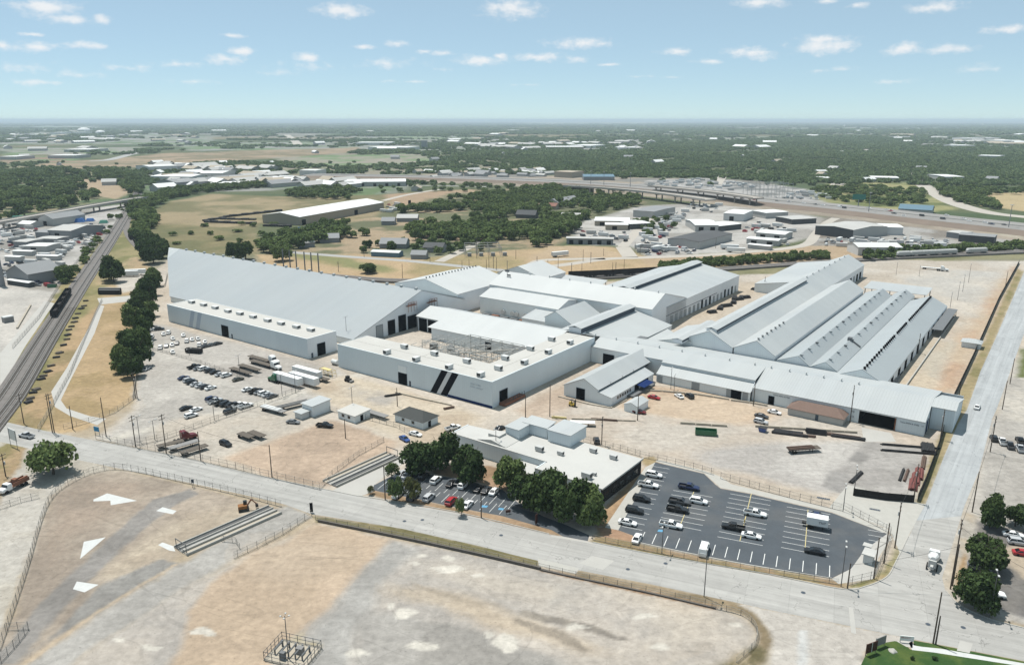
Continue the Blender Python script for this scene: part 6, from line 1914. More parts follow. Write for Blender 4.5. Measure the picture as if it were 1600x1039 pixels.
hopper(p,a,'pale covered hopper wagon standing apart at the right','pale covered wagons by the east yard','wagon_grey',True,19)
g0,g1=G(84,498),G(112,454)
dg_=(g1-g0).normalized()
nw=max(2,int((g1-g0).length/15.6))
for i in range(nw):
 p=g0+dg_*(8+15.6*i)
 hopper(p,ANG(dg_),'black hopper wagon beside the left railway, %s from the near end'%ORD[i],'black wagons beside the left railway',L=15.4)
for i,(u,v)in enumerate(((205,374),(213,381),(220,386))):
 p=G(u,v)
 hopper(p,ANG(Vector(G(u+4,v+4.2))-Vector(G(u-4,v-4.2))),'dark hopper wagon on the curved spur, %s from the left'%ORD[i],'dark wagons on the spur',L=13)
for k,(u,v)in enumerate(((172,457),(172,460))):
 p=G(u,v)
 t=empty('dark_container',p,-.03,'long dark container by the gravel path, %s of two'%('farther' if k==0 else 'nearer'),'container','dark containers by the path')
 MB().box(0,0,.2,13,2.4,2.4).build('body',MATS['wagon_black'],t)
 MB().box(0,0,2.6,12.6,.5,.3).build('hatch_rail',MATS['wagon_grey'],t)
# ------------------------------------------------------------------ poles, fences, signs, yard things
mat('pole_wood',(.085,.065,.05),.9,amp=.25,scale=1.0,coords='obj')
mat('pole_steel',(.10,.10,.10),.6,amp=.1,coords='obj')
mat('lamp_head',(.45,.45,.44),.5,amp=.05,coords='obj')
mat('chain_wire',(.25,.24,.22),.7,amp=.2)
mat('fence_black',(.014,.013,.012),.9,amp=.3,scale=1.0)
mat('sign_white',(.66,.66,.64),.6,amp=.04)
mat('sign_blue',(.03,.20,.36),.6,amp=.04)
mat('sign_brown',(.06,.018,.012),.6,amp=.2)
mat('hip_shingle',(.055,.058,.056),.9,amp=.2,scale=1.5)
mat('brown_shingle',(.155,.105,.085),.9,amp=.22,scale=.9)
mat('house_wall',(.40,.385,.36),.85,amp=.1,scale=.5)
mat('barrier_concrete',(.36,.32,.26),.9,amp=.15,scale=.6)
def pole(u,v,vt,kind,label,group=None,ang=None):
 b=G(u,v)
 h=height_at(b,vt)
 steel=kind in('lamp','mast','stack')
 t=empty({'utility':'utility_pole','plain':'utility_pole','lamp':'lamp_post','mast':'light_mast','stack':'vent_stack'}[kind],b,(ANG(f2)if ang is None else ang),label,{'utility':'utility pole','plain':'utility pole','lamp':'lamp post','mast':'light mast','stack':'stack'}[kind],group)
 r=.42 if kind=='stack' else(.11 if steel else.17)
 MB().tube((0,0,0),(0,0,h),r,r*(1 if kind=='stack' else.7),n=7).build('pole',MATS['vent_grey' if kind=='stack' else('pole_steel' if steel else 'pole_wood')],t)
 if kind=='utility':
  for k,dz in enumerate((.5,1.6)):
   MB().bar((-1.2,0,h-dz),(1.2,0,h-dz),.12,.14).build('crossarm',MATS['pole_wood'],t)
   for x in(-1.05,-.4,.4,1.05):
    if k==0:
     MB().tube((x,0,h-dz),(x,0,h-dz+.25),.06,n=5).build('insulator',MATS['lamp_head'],t)
  MB().tube((.35,.1,h-3.6),(.35,.1,h-2.6),.26,n=8).build('transformer',MATS['lamp_head'],t)
 if kind=='lamp':
  for s in(-1,1):
   MB().bar((0,0,h-.1),(s*.9,0,h),.08,.08).build('lamp_arm',MATS['pole_steel'],t)
   MB().box(s*1.2,0,h-.06,.7,.34,.16).build('lamp_head',MATS['lamp_head'],t)
 if kind=='mast':
  for k in range(4):
   c,s=math.cos(k*1.571+.5),math.sin(k*1.571+.5)
   MB().bar((0,0,h-.4),(c*.8,s*.8,h),.05,.05).build('lamp_arm',MATS['pole_steel'],t)
   MB().box(c*.8,s*.8,h-.05,.3,.3,.16).build('lamp_head',MATS['lamp_head'],t)
 return t
UT=[(37.5,662,615,'utility','wooden pole between the railway and the street, leftmost one'),(82,676,615,'plain','tall double wooden pole at the street edge, left half'),(85,676,615,'utility','tall double wooden pole at the street edge, right half'),(114,671,634,'plain','slim wooden pole on the tan grass by the gravel path'),(166,682,621,'plain','tall thin pole at the lot gate beside the blue sign'),(212,698,649,'utility','wooden pole on the street verge left of the lamp pair'),(260,709,647,'utility','wooden pole with crossarms behind the trailers, on the street verge'),(314,720,674,'plain','wooden pole on the verge right of the trailers'),(425,745,695,'plain','bare wooden pole at the tan lot fence'),(212,622,582,'utility','leaning wooden pole at the end of the tree row'),(214.5,622,588,'plain','second leaning pole at the end of the tree row'),(9,744,709,'utility','wooden pole by the work truck at the left edge'),(540,685,655,'plain','thin pole standing in the tan lot'),(621,635,606,'plain','wooden pole by the hipped roof house'),(602,781,727,'plain','wooden pole at the office lot corner by the thin tree'),(752,809,771,'plain','wooden pole on the verge in front of the office lot'),(940,695,651,'utility','wooden pole with crossarms behind the office'),(859,651,601,'plain','bare pole beside the forklift yard'),(821,652,617,'plain','bare pole in front of the court building corner'),(996,657,617,'plain','pole by the tiny gabled shed'),(1177,634,596,'plain','tall pole before the long cross hall'),(1328,660,602,'utility','wooden pole at the left of the big open door'),(1469,687,639,'utility','wooden pole before the right end of the long hall'),(1499,617,600,'plain','pole by the black fence near the salmon yard'),(1366,605,576,'utility','pole rising behind the long hall roof'),(1427,784,725,'utility','wooden pole inside the corner yard beside the red steel'),(1398,856,785,'utility','stout wooden pole at the yard gate by the crossroads'),(1381,880,817,'plain','wooden pole on the corner verge, left one'),(1365,904,840,'plain','greenish pole at the lot corner near the kiosk'),(1324,919,880,'plain','short dark pole on the verge at the lot corner'),(1485,920,812,'utility','tall brown pole at the right street corner'),(1488,915,850,'plain','second pole tight beside the tall brown corner pole'),(1458,1005,925,'plain','tall brown pole on the lawn verge, left of a pair'),(1462,1006,962,'plain','shorter grey pole on the lawn verge, right of a pair'),(1519,800,737,'plain','brown pole by the right hand yard above the trees'),(1547,706,650,'utility','pole with a transformer by the right hand yard'),(1566,640,595,'plain','thin pole farther up the right side of the cross road'),(1578,600,560,'plain','thin pole at the green patch on the right road side'),(1434,552,521,'utility','pole beside the rightmost parallel roof, nearer'),(1414,566,554,'utility','short pole among the scrap by the rightmost roof'),(1571,447,424,'plain','pole by the black fence in the far east yard'),(1186+8,455,432,'utility','pole in the middle yard between the halls')]
for(u,v,vt,k,lab)in UT:
 pole(u,v,vt,k,lab,'poles along the streets and yards')
LP=[(219,691,651,'lamp post just right of the street verge pole at left'),(242,687,657,'lamp post in the lower gravel lot, left'),(335,656,629,'lamp post at the lower gravel row'),(375,587,555,'lamp post beside the empty flatbeds'),(462,614,580,'lamp post between the box trailers'),(441,619,586,'lamp post left of the box trailers'),(551,641,605,'lamp post by the small flat roofed shed'),(542,532,495,'lamp post in front of the sloping roof edge'),(296,555,545,'lamp post by the black container'),(1053,614,586,'lamp post in front of the long hall, nearer of two'),(1048,608,575,'lamp post in front of the long hall, farther of two'),(1317,799,759,'lamp post at the yard edge by the slab'),(1335,765,730,'lamp post at the corner yard steel'),(1314,916,850,'lamp post on the verge at the right of the lot'),(1034,864,820,'lamp post on the verge at the left of the lot'),(1100,932,854,'tall lamp post south of the main road'),(1546,964,895,'lamp post at the right car park corner'),(1484,484,457,'yard lamp by the rightmost roof, nearest of four'),(1496,469,440,'yard lamp, second of four in the east yard'),(1504,456,429,'yard lamp, third of four in the east yard'),(1513,442,412,'yard lamp, farthest of four in the east yard'),(1436,432,415,'yard lamp at the back of the east yard'),(1400,430,410,'yard lamp by the fenced strip behind the halls'),(775,716,668,'thin tall pole rising from the office roof side')]
for(u,v,vt,lab)in LP:
 pole(u,v,vt,'lamp',lab,'lamp posts in the yards')
pole(451,1030,962,'mast','thin light mast with four heads above the fenced pump pit')
for i,u in enumerate((444,454.5,464.5,477.5,488,499)):
 pole(u,427+.12*(u-444),390+.1*(u-444),'stack','tall grey steel stack behind the sloping roof, %s from the left'%ORD[i],'grey stacks behind the sloping roof')
FAR=[(529,425,409),(629,435,412),(569,402,387),(672,410,392),(745,404,372),(722,422,407),(733,420,405),(760,423,405),(764,418,392),(771,420,400),(776,422,402),(806,405,391),(839,419,401),(856,410,406),(872,419,402),(893,427,411),(911,409,390),(909,427,411),(923,412,394),(957,424,410),(962,424,410),(975,421,405),(1118,388,372),(943,400,388),(992,395,378),(1000,398,382)]
FAR.sort()
for i,(u,v,vt)in enumerate(FAR):
 pole(u,v,vt,'utility' if i%3==0 else 'plain','thin pole along the street behind the plant, %s from the left'%ORD[i],'thin poles along the rear street')
def fence(px,label,h=2.2,step=3.0,m='chain_wire',solid=False,n=0,group=None,name='chain_link_fence'):
 line=gl(px,n)
 o0=line[0].copy()
 t=empty(name,o0,0,label,'fence',group)
 pm=MB().tube((0,0,0),(0,0,h+.15),.05 if not solid else.08,n=5).mesh('post')
 w=MB()
 carry=0.0
 for i in range(len(line)-1):
  a,b=line[i]-o0,line[i+1]-o0
  L=(b-a).length
  if L<.01:
   continue
  d=(b-a)/L
  s=carry
  while s<L:
   p=a+d*s
   q=link('post',pm,MATS['pole_steel' if not solid else 'fence_black'],t)
   q.location=p
   s+=step
  carry=s-L
  if solid:
   w.bar(a+Vector((0,0,h/2)),b+Vector((0,0,h/2)),.06,h)
  else:
   for z in(h,.06,h*.55):
    w.bar(a+Vector((0,0,z)),b+Vector((0,0,z)),.05,.05)
   k=0.0
   while k<L:
    p,q=a+d*k,a+d*min(L,k+h)
    w.bar((p.x,p.y,.05),(q.x,q.y,h),.012,.012)
    w.bar((q.x,q.y,.05),(p.x,p.y,h),.012,.012)
    k+=.55
 w.build('screen_panel' if solid else 'wire_mesh',MATS['fence_black' if solid else m],t,fix=False)
 if not solid:
  for c in t.children:
   if c.name.startswith('wire_mesh'):
    c['kind']='stuff'
 return t
fence([(1592,412),(1560,470),(1520,560),(1489,625),(1466,700),(1446,755),(1433,784)],'long black screened fence along the cross road',2.4,6,solid=True,name='screen_fence')
fence([(1333,774),(1380,781),(1428,785)],'black screened fence closing the corner yard',2.2,3,solid=True,name='screen_fence')
fence([(150,686),(212,699),(290,715),(370,733),(400,741),(500,765)],'chain link fence along the street before the trailers',2.2,3.2)
fence([(212,696),(260,686),(340,657),(400,636),(440,622),(470,610)],'chain link fence between the gravel lot and the trailer yard',2.0,3.2)
fence([(60,674),(80,640),(110,585),(150,490),(160,470)],'chain link fence between the railway and the gravel path',1.8,4.5)
fence([(100,671),(140,660),(180,645),(212,622)],'chain link fence at the street end of the dry grass',1.8,4)
fence([(208,625),(216,575),(234,540),(238,490)],'chain link fence behind the tree row',1.8,5)
fence([(232,545),(270,555),(310,566),(345,578),(375,590)],'low fence with debris above the upper gravel row',1.2,3.5)
fence([(0,985+30),(40,900),(66,812),(84,776),(115,753),(155,737),(200,735),(300,757),(380,776),(440,792)],'chain link fence curving round the brown south west lot',2.0,2.8,n=3)
fence([(0,796),(30,786),(62,778)],'chain link gate fence across the left lane',1.8,2.5)
fence([(487,806),(440,836),(400,857),(365,873)],'chain link fence along the pale drive',1.8,2.6)
fence([(375,858),(368,848),(346,846)],'open swing gate beside the concrete ramp',1.6,2.2)
fence([(12,985),(46,983),(44,985),(24,1010),(0,1036)],'gate fence at the bottom left corner',1.8,2.0)
fence([(493,812),(620,838),(745,865),(845,888),(905,902),(1010,924),(1120,949)],'low wire fence on the wall of the pale south lot',1.3,3.2)
fence([(1112,950),(1160,962),(1182,985),(1178,1010),(1150,1035)],'wire fence curving round the right end of the pale lot',1.3,3,n=3)
fence([(1000,714),(1040,722),(1080,732),(1115,742)],'chain link fence above the parking lot, left part',2.0,2.8)
fence([(1126,748),(1180,763),(1250,782),(1315,798)],'chain link fence above the parking lot, right part',2.0,2.8)
fence([(1318,795),(1350,812),(1380,828),(1392,834),(1380,870),(1366,904),(1325,914)],'chain link fence round the lot corner',2.0,2.6)
fence([(926,843),(1000,858),(1100,879),(1200,896),(1310,913)],'chain link fence between the lot and the main road',1.4,3.2)
fence([(912,690),(960,702),(1000,713)],'chain link fence behind the office',2.0,2.6)
fence([(500,765),(520,742),(560,712),(600,690)],'wire fence beside the long ramp in the tan lot',1.6,3)
fence([(505,640),(560,652),(620,668),(640,680)],'wire fence behind the tan lot',1.8,3.2)
fence([(240,452),(258,448),(262,430)],'fence by the left end of the sloping warehouse',1.8,4)
mat('red_oxide',(.15,.052,.046),.85,amp=.25,coords='obj',scale=1.2)
mat('cable',(.03,.03,.03),.7,amp=.1)
def cable(p,q,sag,label):
 mb=MB()
 prev=None
 for i in range(13):
  t=i/12
  c=Vector(p).lerp(Vector(q),t)-Vector((0,0,sag*4*t*(1-t)))
  if prev is not None:
   mb.tube(prev,c,.035,n=4,caps=False)
  prev=c
 o=mb.build('power_line',MATS['cable'],fix=False)
 tag(o,label,'power line','power lines over the streets')
def ptop(u,v,vt,f=1.0):
 b=G(u,v)
 return b+Vector((0,0,height_at(b,vt)*f))
cable(ptop(752,809,771,.95),ptop(602,781,727,.95),1.2,'power line along the front of the office lot')
cable(ptop(752,809,771,.95),ptop(945,832,822,.9),1.0,'power line crossing below the big office tree clump')
cable(ptop(1324,919,880,.95),ptop(1485,920,812,.62),.6,'power line across the crossroads')
cable(ptop(1485,920,812,.95),ptop(1519,800,737,.95),1.0,'power line up the right side of the cross road')
cable(ptop(1519,800,737,.95),ptop(1547,706,650,.95),1.0,'power line beside the right hand yard')
cable(ptop(1485,920,812,.9),ptop(1640,985,905,.9),1.0,'power line over the right car park')
cable(ptop(212,698,649,.97),ptop(260,709,647,.97),.6,'power line between the trailer yard poles')
cable(ptop(260,709,647,.97),ptop(425,745,695,.97),1.6,'power line along the street verge')
cable(ptop(1427,784,725,.95),ptop(1398,856,785,.95),.8,'power line over the yard gate')
# ---- office building
L_o=Bld('office_building','low white flat roofed office with grey roof boxes behind the dark tree row','office',-120,178)
zo=5.0
L_o.block('wall',-148.4,-112.2,170.0,170.3,0,zo,'wall_grey_blue')
L_o.block('wall',-112.5,-112.2,164.7,169.997,0,zo,'wall_grey_blue_b')
L_o.block('wall',-112.2,-91.2,164.7,165.0,0,zo,'wall_grey_blue')
L_o.block('wall',-91.5,-91.2,165.003,188.7,0,zo-.25,'dark_wall')
L_o.block('wall',-148.4,-148.1,170.303,178.7,0,zo,'wall_grey_blue_b')
L_o.block('wall',-130,-91.5,188.4,188.7,0,zo-.3,'wall_grey_blue')
L_o.block('wall',-148.1,-130.003,178.4,178.7,0,zo-.3,'wall_grey_blue')
L_o.block('wall',-130.2,-130.003,178.703,188.4,0,zo-.3,'wall_grey_blue_b')
L_o.poly('roof_deck',[(-148.2,170.2,zo-.1),(-112.3,170.2,zo-.1),(-112.3,188.5,zo-.1),(-130,188.5,zo-.1),(-130,180.5,zo-.1),(-148.2,178.6,zo-.1)],'roof_white',.3)
L_o.poly('roof_deck',[(-112.297,164.9,zo-.08),(-90.6,164.9,zo-.08),(-90.6,188.5,zo-.08),(-112.297,188.5,zo-.08)],'roof_white',.3)
L_o.block('parapet_cap',-148.5,-112.1,169.9,170.25,zo+.003,zo+.18,'roof_white')
L_o.block('parapet_cap',-112.4,-90.5,164.5,164.9,zo+.003,zo+.18,'roof_white')
L_o.block('parapet_cap',-90.8,-90.5,164.903,188.8,zo+.003,zo+.18,'roof_white')
L_o.poly('entry_canopy',[(-122,164.0,3.0),(-113,164.0,3.0),(-113,169.9,3.2),(-122,169.9,3.2)],'roof_white',.3)
for k in range(5):
 L_o.block('window',-91.2,-91.13,167+k*4.2,169.6+k*4.2,1.0,2.6,'glass_dark')
bx=lambda u,v,z:ABP(u,v,z)
for(u0,v0,wa,wb,h,m,rm,lab)in((790,681,5.0,9.0,3.0,'wall_grey_blue','roof_metal_a',1),(818,675,8.8,4.6,3.2,'wall_grey_blue','roof_metal_a',2),(856,689,8.0,9.4,3.6,'wall_grey_blue','roof_metal_a',3)):
 a,b=ABP(u0,v0,zo)
 L_o.block('penthouse_wall',a,a+wa,b,b+wb,zo-.05,zo+h,m)
 L_o.poly('penthouse_roof',[(a-.3,b-.3,zo+h+.25),(a+wa+.3,b-.3,zo+h+.25),(a+wa+.3,b+wb+.3,zo+h+(.9 if lab==2 else.35)),(a-.3,b+wb+.3,zo+h+(.9 if lab==2 else.35))],rm,.2)
a,b=ABP(763,684,zo)
L_o.block('penthouse_wall',a,a+4.2,b,b+3.6,zo-.05,zo+1.5,'roof_white')
for(x0,x1,zz0,zz1)in((-138.5,-133.2,5.0,6.1),(-133.2,-127.5,6.1,5.0)):
 L_o.poly('roof_gable',[(x0,171.2,zz0),(x1,171.2,zz1),(x1,179.5,zz1),(x0,179.5,zz0)],'roof_white',.1)
L_o.face('gable_wall',[(-138.3,171.3,4.85),(-127.7,171.3,4.85),(-133.2,171.3,6.0)],'roof_white',(0,-1))
L_o.face('gable_wall',[(-138.3,179.4,4.85),(-127.7,179.4,4.85),(-133.2,179.4,6.0)],'roof_white',(0,1))
for(u,v,s,nm)in((876,708,.55,'by the tall roof boxes, leftmost'),(927,704,.6,'with dark top in the middle of the roof'),(958.5,714.5,.6,'greenish, toward the right edge'),(917,744,.8,'long one near the tree clump'),(928,739.5,.4,'smallest, beside the long one'),(843,702,.7,'with a ramp, left of the middle')):
 a,b=ABP(u,v,zo+.5)
 hvac(a,b,zo-.05,'rooftop unit on the white office roof, '+nm,'rooftop units on the office',s=s,m='wagon_grey')
a0,b0=ABP(1225,655)
# ---- brown roofed office, small houses and sheds
HB=Bld('brown_roofed_office','small pale office with a brown hipped roof before the long hall','office',*ABP(1270,660))
a1,b1=ABP(1316,666)
c0,d0=ABP(1226,650)
ax0,ax1,bb0,bb1=c0+.3,a1,b1,b1+8.5
HB.block('wall',ax0,ax1,bb0,bb0+.2,0,2.7,'house_wall')
HB.block('wall',ax0,ax1,bb1-.2,bb1,0,2.7,'house_wall')
HB.block('wall',ax0,ax0+.2,bb0+.203,bb1-.203,0,2.7,'house_wall')
HB.block('wall',ax1-.2,ax1,bb0+.203,bb1-.203,0,2.7,'house_wall')
bm_=(bb0+bb1)/2
for pts in([(ax0-.5,bb0-.5,2.6),(ax1+.5,bb0-.5,2.6),(ax1-3.2,bm_,4.6),(ax0+3.2,bm_,4.6)],[(ax0-.5,bb1+.5,2.6),(ax1+.5,bb1+.5,2.6),(ax1-3.2,bm_,4.6),(ax0+3.2,bm_,4.6)],[(ax0-.5,bb0-.5,2.6),(ax0+3.2,bm_,4.6),(ax0-.5,bb1+.5,2.6)],[(ax1+.5,bb0-.5,2.6),(ax1-3.2,bm_,4.6),(ax1+.5,bb1+.5,2.6)]):
 HB.poly('roof_slope',pts,'brown_shingle',.15)
front_door(HB,bb0,ax0+9.4,ax0+10.4,2.1,'trim_dark',fr=False)
def hip_house(name,label,cat,u,v,la,lb,hw,hr,rm,wm,flat=False,ang=None,door=True):
 """small building given by the photo place of its nearest corner"""
 a,b=ABP(u,v)
 H=Bld(name,label,cat,a,b)
 H.block('wall',a-la,a,b,b+.2,0,hw,wm)
 H.block('wall',a-.2,a,b+.203,b+lb,0,hw,wm)
 H.block('wall',a-la,a-la+.2,b+.203,b+lb,0,hw,wm)
 H.block('wall',a-la+.203,a-.203,b+lb-.2,b+lb,0,hw,wm)
 m=b+lb/2
 if flat:
  H.poly('roof_slope',[(a-la-.4,b-.4,hw+.1),(a+.4,b-.4,hw+.1),(a+.4,b+lb+.4,hw+hr),(a-la-.4,b+lb+.4,hw+hr)],rm,.2)
 else:
  i=min(lb*.45,la*.3)
  for pts in([(a-la-.5,b-.5,hw),(a+.5,b-.5,hw),(a-i,m,hw+hr),(a-la+i,m,hw+hr)],[(a-la-.5,b+lb+.5,hw),(a+.5,b+lb+.5,hw),(a-i,m,hw+hr),(a-la+i,m,hw+hr)],[(a-la-.5,b-.5,hw),(a-la+i,m,hw+hr),(a-la-.5,b+lb+.5,hw)],[(a+.5,b-.5,hw),(a-i,m,hw+hr),(a+.5,b+lb+.5,hw)]):
   H.poly('roof_slope',pts,rm,.15)
 if door:
  side_door(H,a,b+lb*.35,b+lb*.35+1.3,2.1,'opening_shade',fr=False)
  for k in range(2):
   front_door(H,b,a-la*(.35+.35*k)-.6,a-la*(.35+.35*k)+.6,2.0,'glass_dark',z0=1.0,fr=False)
 return H
hip_house('hipped_house','small grey house with a dark green hipped roof beside the tan lot','house',661,671.5,13,7.5,2.7,2.3,'hip_shingle','wall_grey_blue')
hip_house('flat_shed','low flat brown roofed shed with a dark open front','shed',555,661.5,8.5,7.0,2.6,.5,'roof_flat','wall_white',flat=True)
hip_house('block_shed','white windowless block shed beside the loaded flatbed','shed',489,652,5.5,8.0,4.0,.4,'roof_metal_a','wall_white',flat=True,door=False)
hip_house('utility_box','small white utility box left of the block shed','utility box',471.5,656,3.6,3.4,2.2,.2,'roof_metal_a','unit_white',flat=True,door=False)
hip_house('yard_shed','grey gabled shed by the black fence in the east yard','shed',1531,546.5,7.5,6.0,2.6,1.3,'roof_metal_a','wall_white',door=False)
hip_house('kiosk','small white kiosk at the right corner of the parking lot','kiosk',1362,883.5,2.0,2.6,2.4,.2,'roof_white','unit_white',flat=True,door=False)
hip_house('meter_cabinet','tiny white cabinet beside the kiosk','cabinet',1358,863,1.2,1.0,1.5,.1,'roof_white','unit_white',flat=True,door=False)
# ---- long ramps with rails
mat('ramp_dark',(.09,.09,.09),.9,amp=.2,scale=.5)
def ramp(px,label):
 """two pale kerbs with a dark slot, on a slab"""
 a,b=G(*px[0]),G(*px[1])
 d=(b-a)
 L=d.length
 t=empty('truck_scale_ramp',a,ANG(d),label,'ramp')
 MB().box(L/2,0,0,L,6.4,.16).build('slab',MATS['barrier_concrete'],t)
 for y in(-2.9,-.9,.9,2.9):
  MB().box(L/2,y,.163,L,.28,.5).build('kerb',MATS['kerb_stone'],t)
 MB().box(L/2,1.9,.163,L,1.5,.12).build('slot_cover',MATS['ramp_dark'],t)
 MB().box(L/2,0,.163,L,1.3,.06).build('walkway',MATS['road_concrete'],t)
 f=MB()
 for s in(-2.4,2.4):
  f.tube((.3,s,.16),(.3,s,2.6),.09,n=6)
 f.bar((.3,-2.5,2.6),(.3,2.5,2.6),.16,.16)
 f.bar((.3,-2.5,.7),(.3,2.5,.7),.12,.12)
 f.build('end_frame',MATS['pole_steel'],t)
 return t
ramp([(282,862),(430,797)],'long concrete ramp with rails in the brown south west lot')
ramp([(614,712),(515,757)],'long concrete ramp with rails in the tan lot')
mat('digger_orange',(.22,.10,.035),.8,amp=.3,coords='obj')
t=empty('excavator',G(381,797),.4,'orange brown excavator standing at the street end of the ramp','excavator')
MB().box(0,1.0,0,3.4,.6,.8).box(0,-1.0,0,3.4,.6,.8).build('track',MATS['chassis'],t)
t.scale=(.8,.8,.85)
MB().box(-.3,0,.85,2.8,2.2,1.0).build('engine_house',MATS['digger_orange'],t)
MB().box(.6,.55,1.85,1.2,1.0,1.1).build('cab',MATS['car_glass'],t)
MB().bar((1.0,-.3,1.4),(2.6,-.3,3.4),.4,.4).bar((2.6,-.3,3.4),(4.2,-.3,1.6),.3,.3).build('boom',MATS['rust'],t)
MB().box(4.2,-.3,.6,.9,1.0,.9).build('bucket',MATS['chassis'],t)
t=empty('forklift',G(894,634.5),E1,'yellow forklift parked by the front gable hall','forklift')
MB().box(0,0,.3,2.2,1.3,.9).box(-.7,0,1.2,.8,1.2,.35).build('body',MATS['car yellow'],t)
MB().bar((.2,.55,1.2),(.0,.5,2.3),.1,.1).bar((.2,-.55,1.2),(0,-.5,2.3),.1,.1).bar((-.8,.55,1.2),(-.7,.5,2.3),.1,.1).bar((-.8,-.55,1.2),(-.7,-.5,2.3),.1,.1).box(-.35,0,2.3,1.1,1.2,.08).build('canopy',MATS['chassis'],t)
MB().box(1.2,0,.1,.12,1.1,2.6).box(1.8,.3,.1,1.1,.12,.06).box(1.8,-.3,.1,1.1,.12,.06).build('mast',MATS['chassis'],t)
for x in(-.7,.7):
 for s in(-.6,.6):
  o=link('wheel',WHEEL[.34],MATS['tyre'],t);o.location=(x,s,.34)
t=empty('dumpster',at(1103,675.5,.8),ANG(G(1117,679)-G(1090,677)),'long open green dumpster in the big yard','dumpster')
m=MB().box(0,0,.2,6.8,2.4,.15)
for s in(-1,1):
 m.box(0,s*1.2,.2,6.8,.1,1.7)
 m.box(s*3.4,0,.2,.1,2.3,1.7)
m.build('container',MATS['car green'],t)
r=MB()
for k in range(8):
 for s in(-1,1):
  r.box(-3.1+k*.88,s*1.28,.25,.12,.08,1.6)
r.build('side_ribs',MATS['car green'],t)['kind']='stuff'
t=empty('green_bin',G(82,449),.2,'green bin at the edge of the white yard on the left','bin')
MB().box(0,0,0,5,2.4,2.0).build('container',MATS['car green'],t)
MB().box(0,0,2.0,5.1,2.5,.12).build('lid',MATS['chassis'],t)
t=empty('blue_skip',at(1192,671.5,.6),E1,'small blue skip by the yard barrier','skip')
frustum(MB(),-1.0,1.0,.9,-1.3,1.3,1.1,.1,1.5).build('container',MATS['car blue'],t)
MB().box(0,0,1.5,2.7,2.3,.08).build('rim',MATS['chassis'],t)
t=empty('black_container',at(303,548,1),-.25,'black open container among the cars near the annex','container')
MB().box(0,0,.3,7.5,2.4,1.8).build('container',MATS['wagon_black'],t)
MB().box(0,0,2.1,7.6,.15,.12).build('rim',MATS['chassis'],t)
def stack(u,v,L,ang,n,m,label,group=None,lay=2,w=.45,cat='steel stack'):
 t=empty('steel_stack',at(u,v,.3),ang,label,cat,group)
 me=MB().box(0,0,0,L,w*.8,w*.7).mesh('steel_bar')
 k=0
 for j in range(lay):
  for i in range(n-j):
   o=link('steel_bar',me,MATS[m],t)
   o.location=(random.uniform(-.3,.3),(i-(n-1-j)/2)*w,j*w*.72)
 return t
for a in((1231,675,9,E1+.28,6,'steel_dark','dark steel bundle along the barrier, leftmost'),(1234,678,11,E1+.28,4,'steel_dark','bluish steel bundle right below the leftmost bundle'),(1275,676,6,E1+.3,6,'steel_dark','short tall black bundle in the middle of the barrier row',None,5),(1312,680,13,E1+.25,4,'steel_brown','long thin brown bundle, right end of the barrier row'),(1325,683,10,E1+.25,5,'steel_dark','dark bundle nearest the open door'),(1256,680,7,E1+.3,3,'steel_brown','low brown bundle below the barrier'),(1422,697,17,E1+.42,2,'steel_dark','long single dark beam in the corner yard, farther'),(1420,706,16,E1+.42,2,'steel_dark','long single dark beam in the corner yard, nearer'),(1338,745,9,E2-.1,3,'steel_dark','dark beams by the lamp in the corner yard'),(1409,741,9,E2+.05,2,'steel_dark','dark beam left of the red steel, first'),(1416,742,9,E2+.05,2,'steel_brown','dark beam left of the red steel, second'),(1443,722,10,E2+.1,3,'steel_brown','brown beams along the black fence'),(1450,700,7,E2+.2,9,'steel_dark','pile of dark racks against the black fence',None,3),(944,655.5,9,E1+.45,2,'steel_brown','thin brown pipe along the yard barrier'),(614,617,6,E2-.5,3,'steel_dark','dark bars lying before the court building'),(702,637,4,E2-.4,3,'steel_brown','brown scrap bars before the blue base')):
 stack(*a)
red=[(1427,757),(1431,748),(1436,740)]
for i,(u,v)in enumerate(red):
 t=stack(u,v,7.5,E2+.12,4,'red_oxide','red painted steel girders in the corner yard, %s from the gate'%ORD[i],'red girders',2,.6)
for i,(u,v)in enumerate(((1112,488),(1125,482),(1135,478),(1146,473),(1152,468),(1158,466),(1165,465),(1148,466),(1183,452),(1190,450))):
 stack(u,v,5.0+i%3,E2+(.3 if i%2 else-.5),5,'steel_dark','dark scrap rack in the middle yard between the halls','scrap racks in the middle yard',3,.7)
for i,(u,v,L)in enumerate(((1398,591,7),(1402,583,7),(1395,597,6),(1452,515,7),(1456,507,6))):
 stack(u,v,L,E2,4,'steel_dark' if i%2 else 'trailer_grey','dark machine scrap on the dock of the rightmost roof','scrap on the right dock',4,.8)
DB=[(134,470),(131,478),(127,482),(122,490),(118,497),(116,503),(112,510),(108,515),(106,523),(104,530),(99,539),(93,551),(88,558),(80,571),(75,580),(68,587),(64,592),(57,608),(52,613),(47,622),(44,628)]
for i,(u,v)in enumerate(DB):
 stack(u,v,2.6,.4+(i%3)*.35,3+i%3,'deck_wood' if i%2 else 'steel_dark','heap of old sleepers dumped beside the railway','sleeper heaps beside the railway',2,.5,'timber heap')
def barrier(px,label,m='barrier_concrete',h=.75,w=.5):
 line=gl(px)
 o0=line[0].copy()
 t=empty('guard_barrier',o0,0,label,'barrier')
 for i in range(len(line)-1):
  a,b=line[i]-o0,line[i+1]-o0
  L=(b-a).length
  n=max(1,int(L/4))
  for k in range(n):
   p,q=a.lerp(b,k/n),a.lerp(b,(k+.96)/n)
   MB().bar(p+Vector((0,0,h/2)),q+Vector((0,0,h/2)),w,h).build('barrier_block',MATS[m],t)
 return t
barrier([(1063,662),(1137,667)],'long pale guard barrier above the green dumpster')
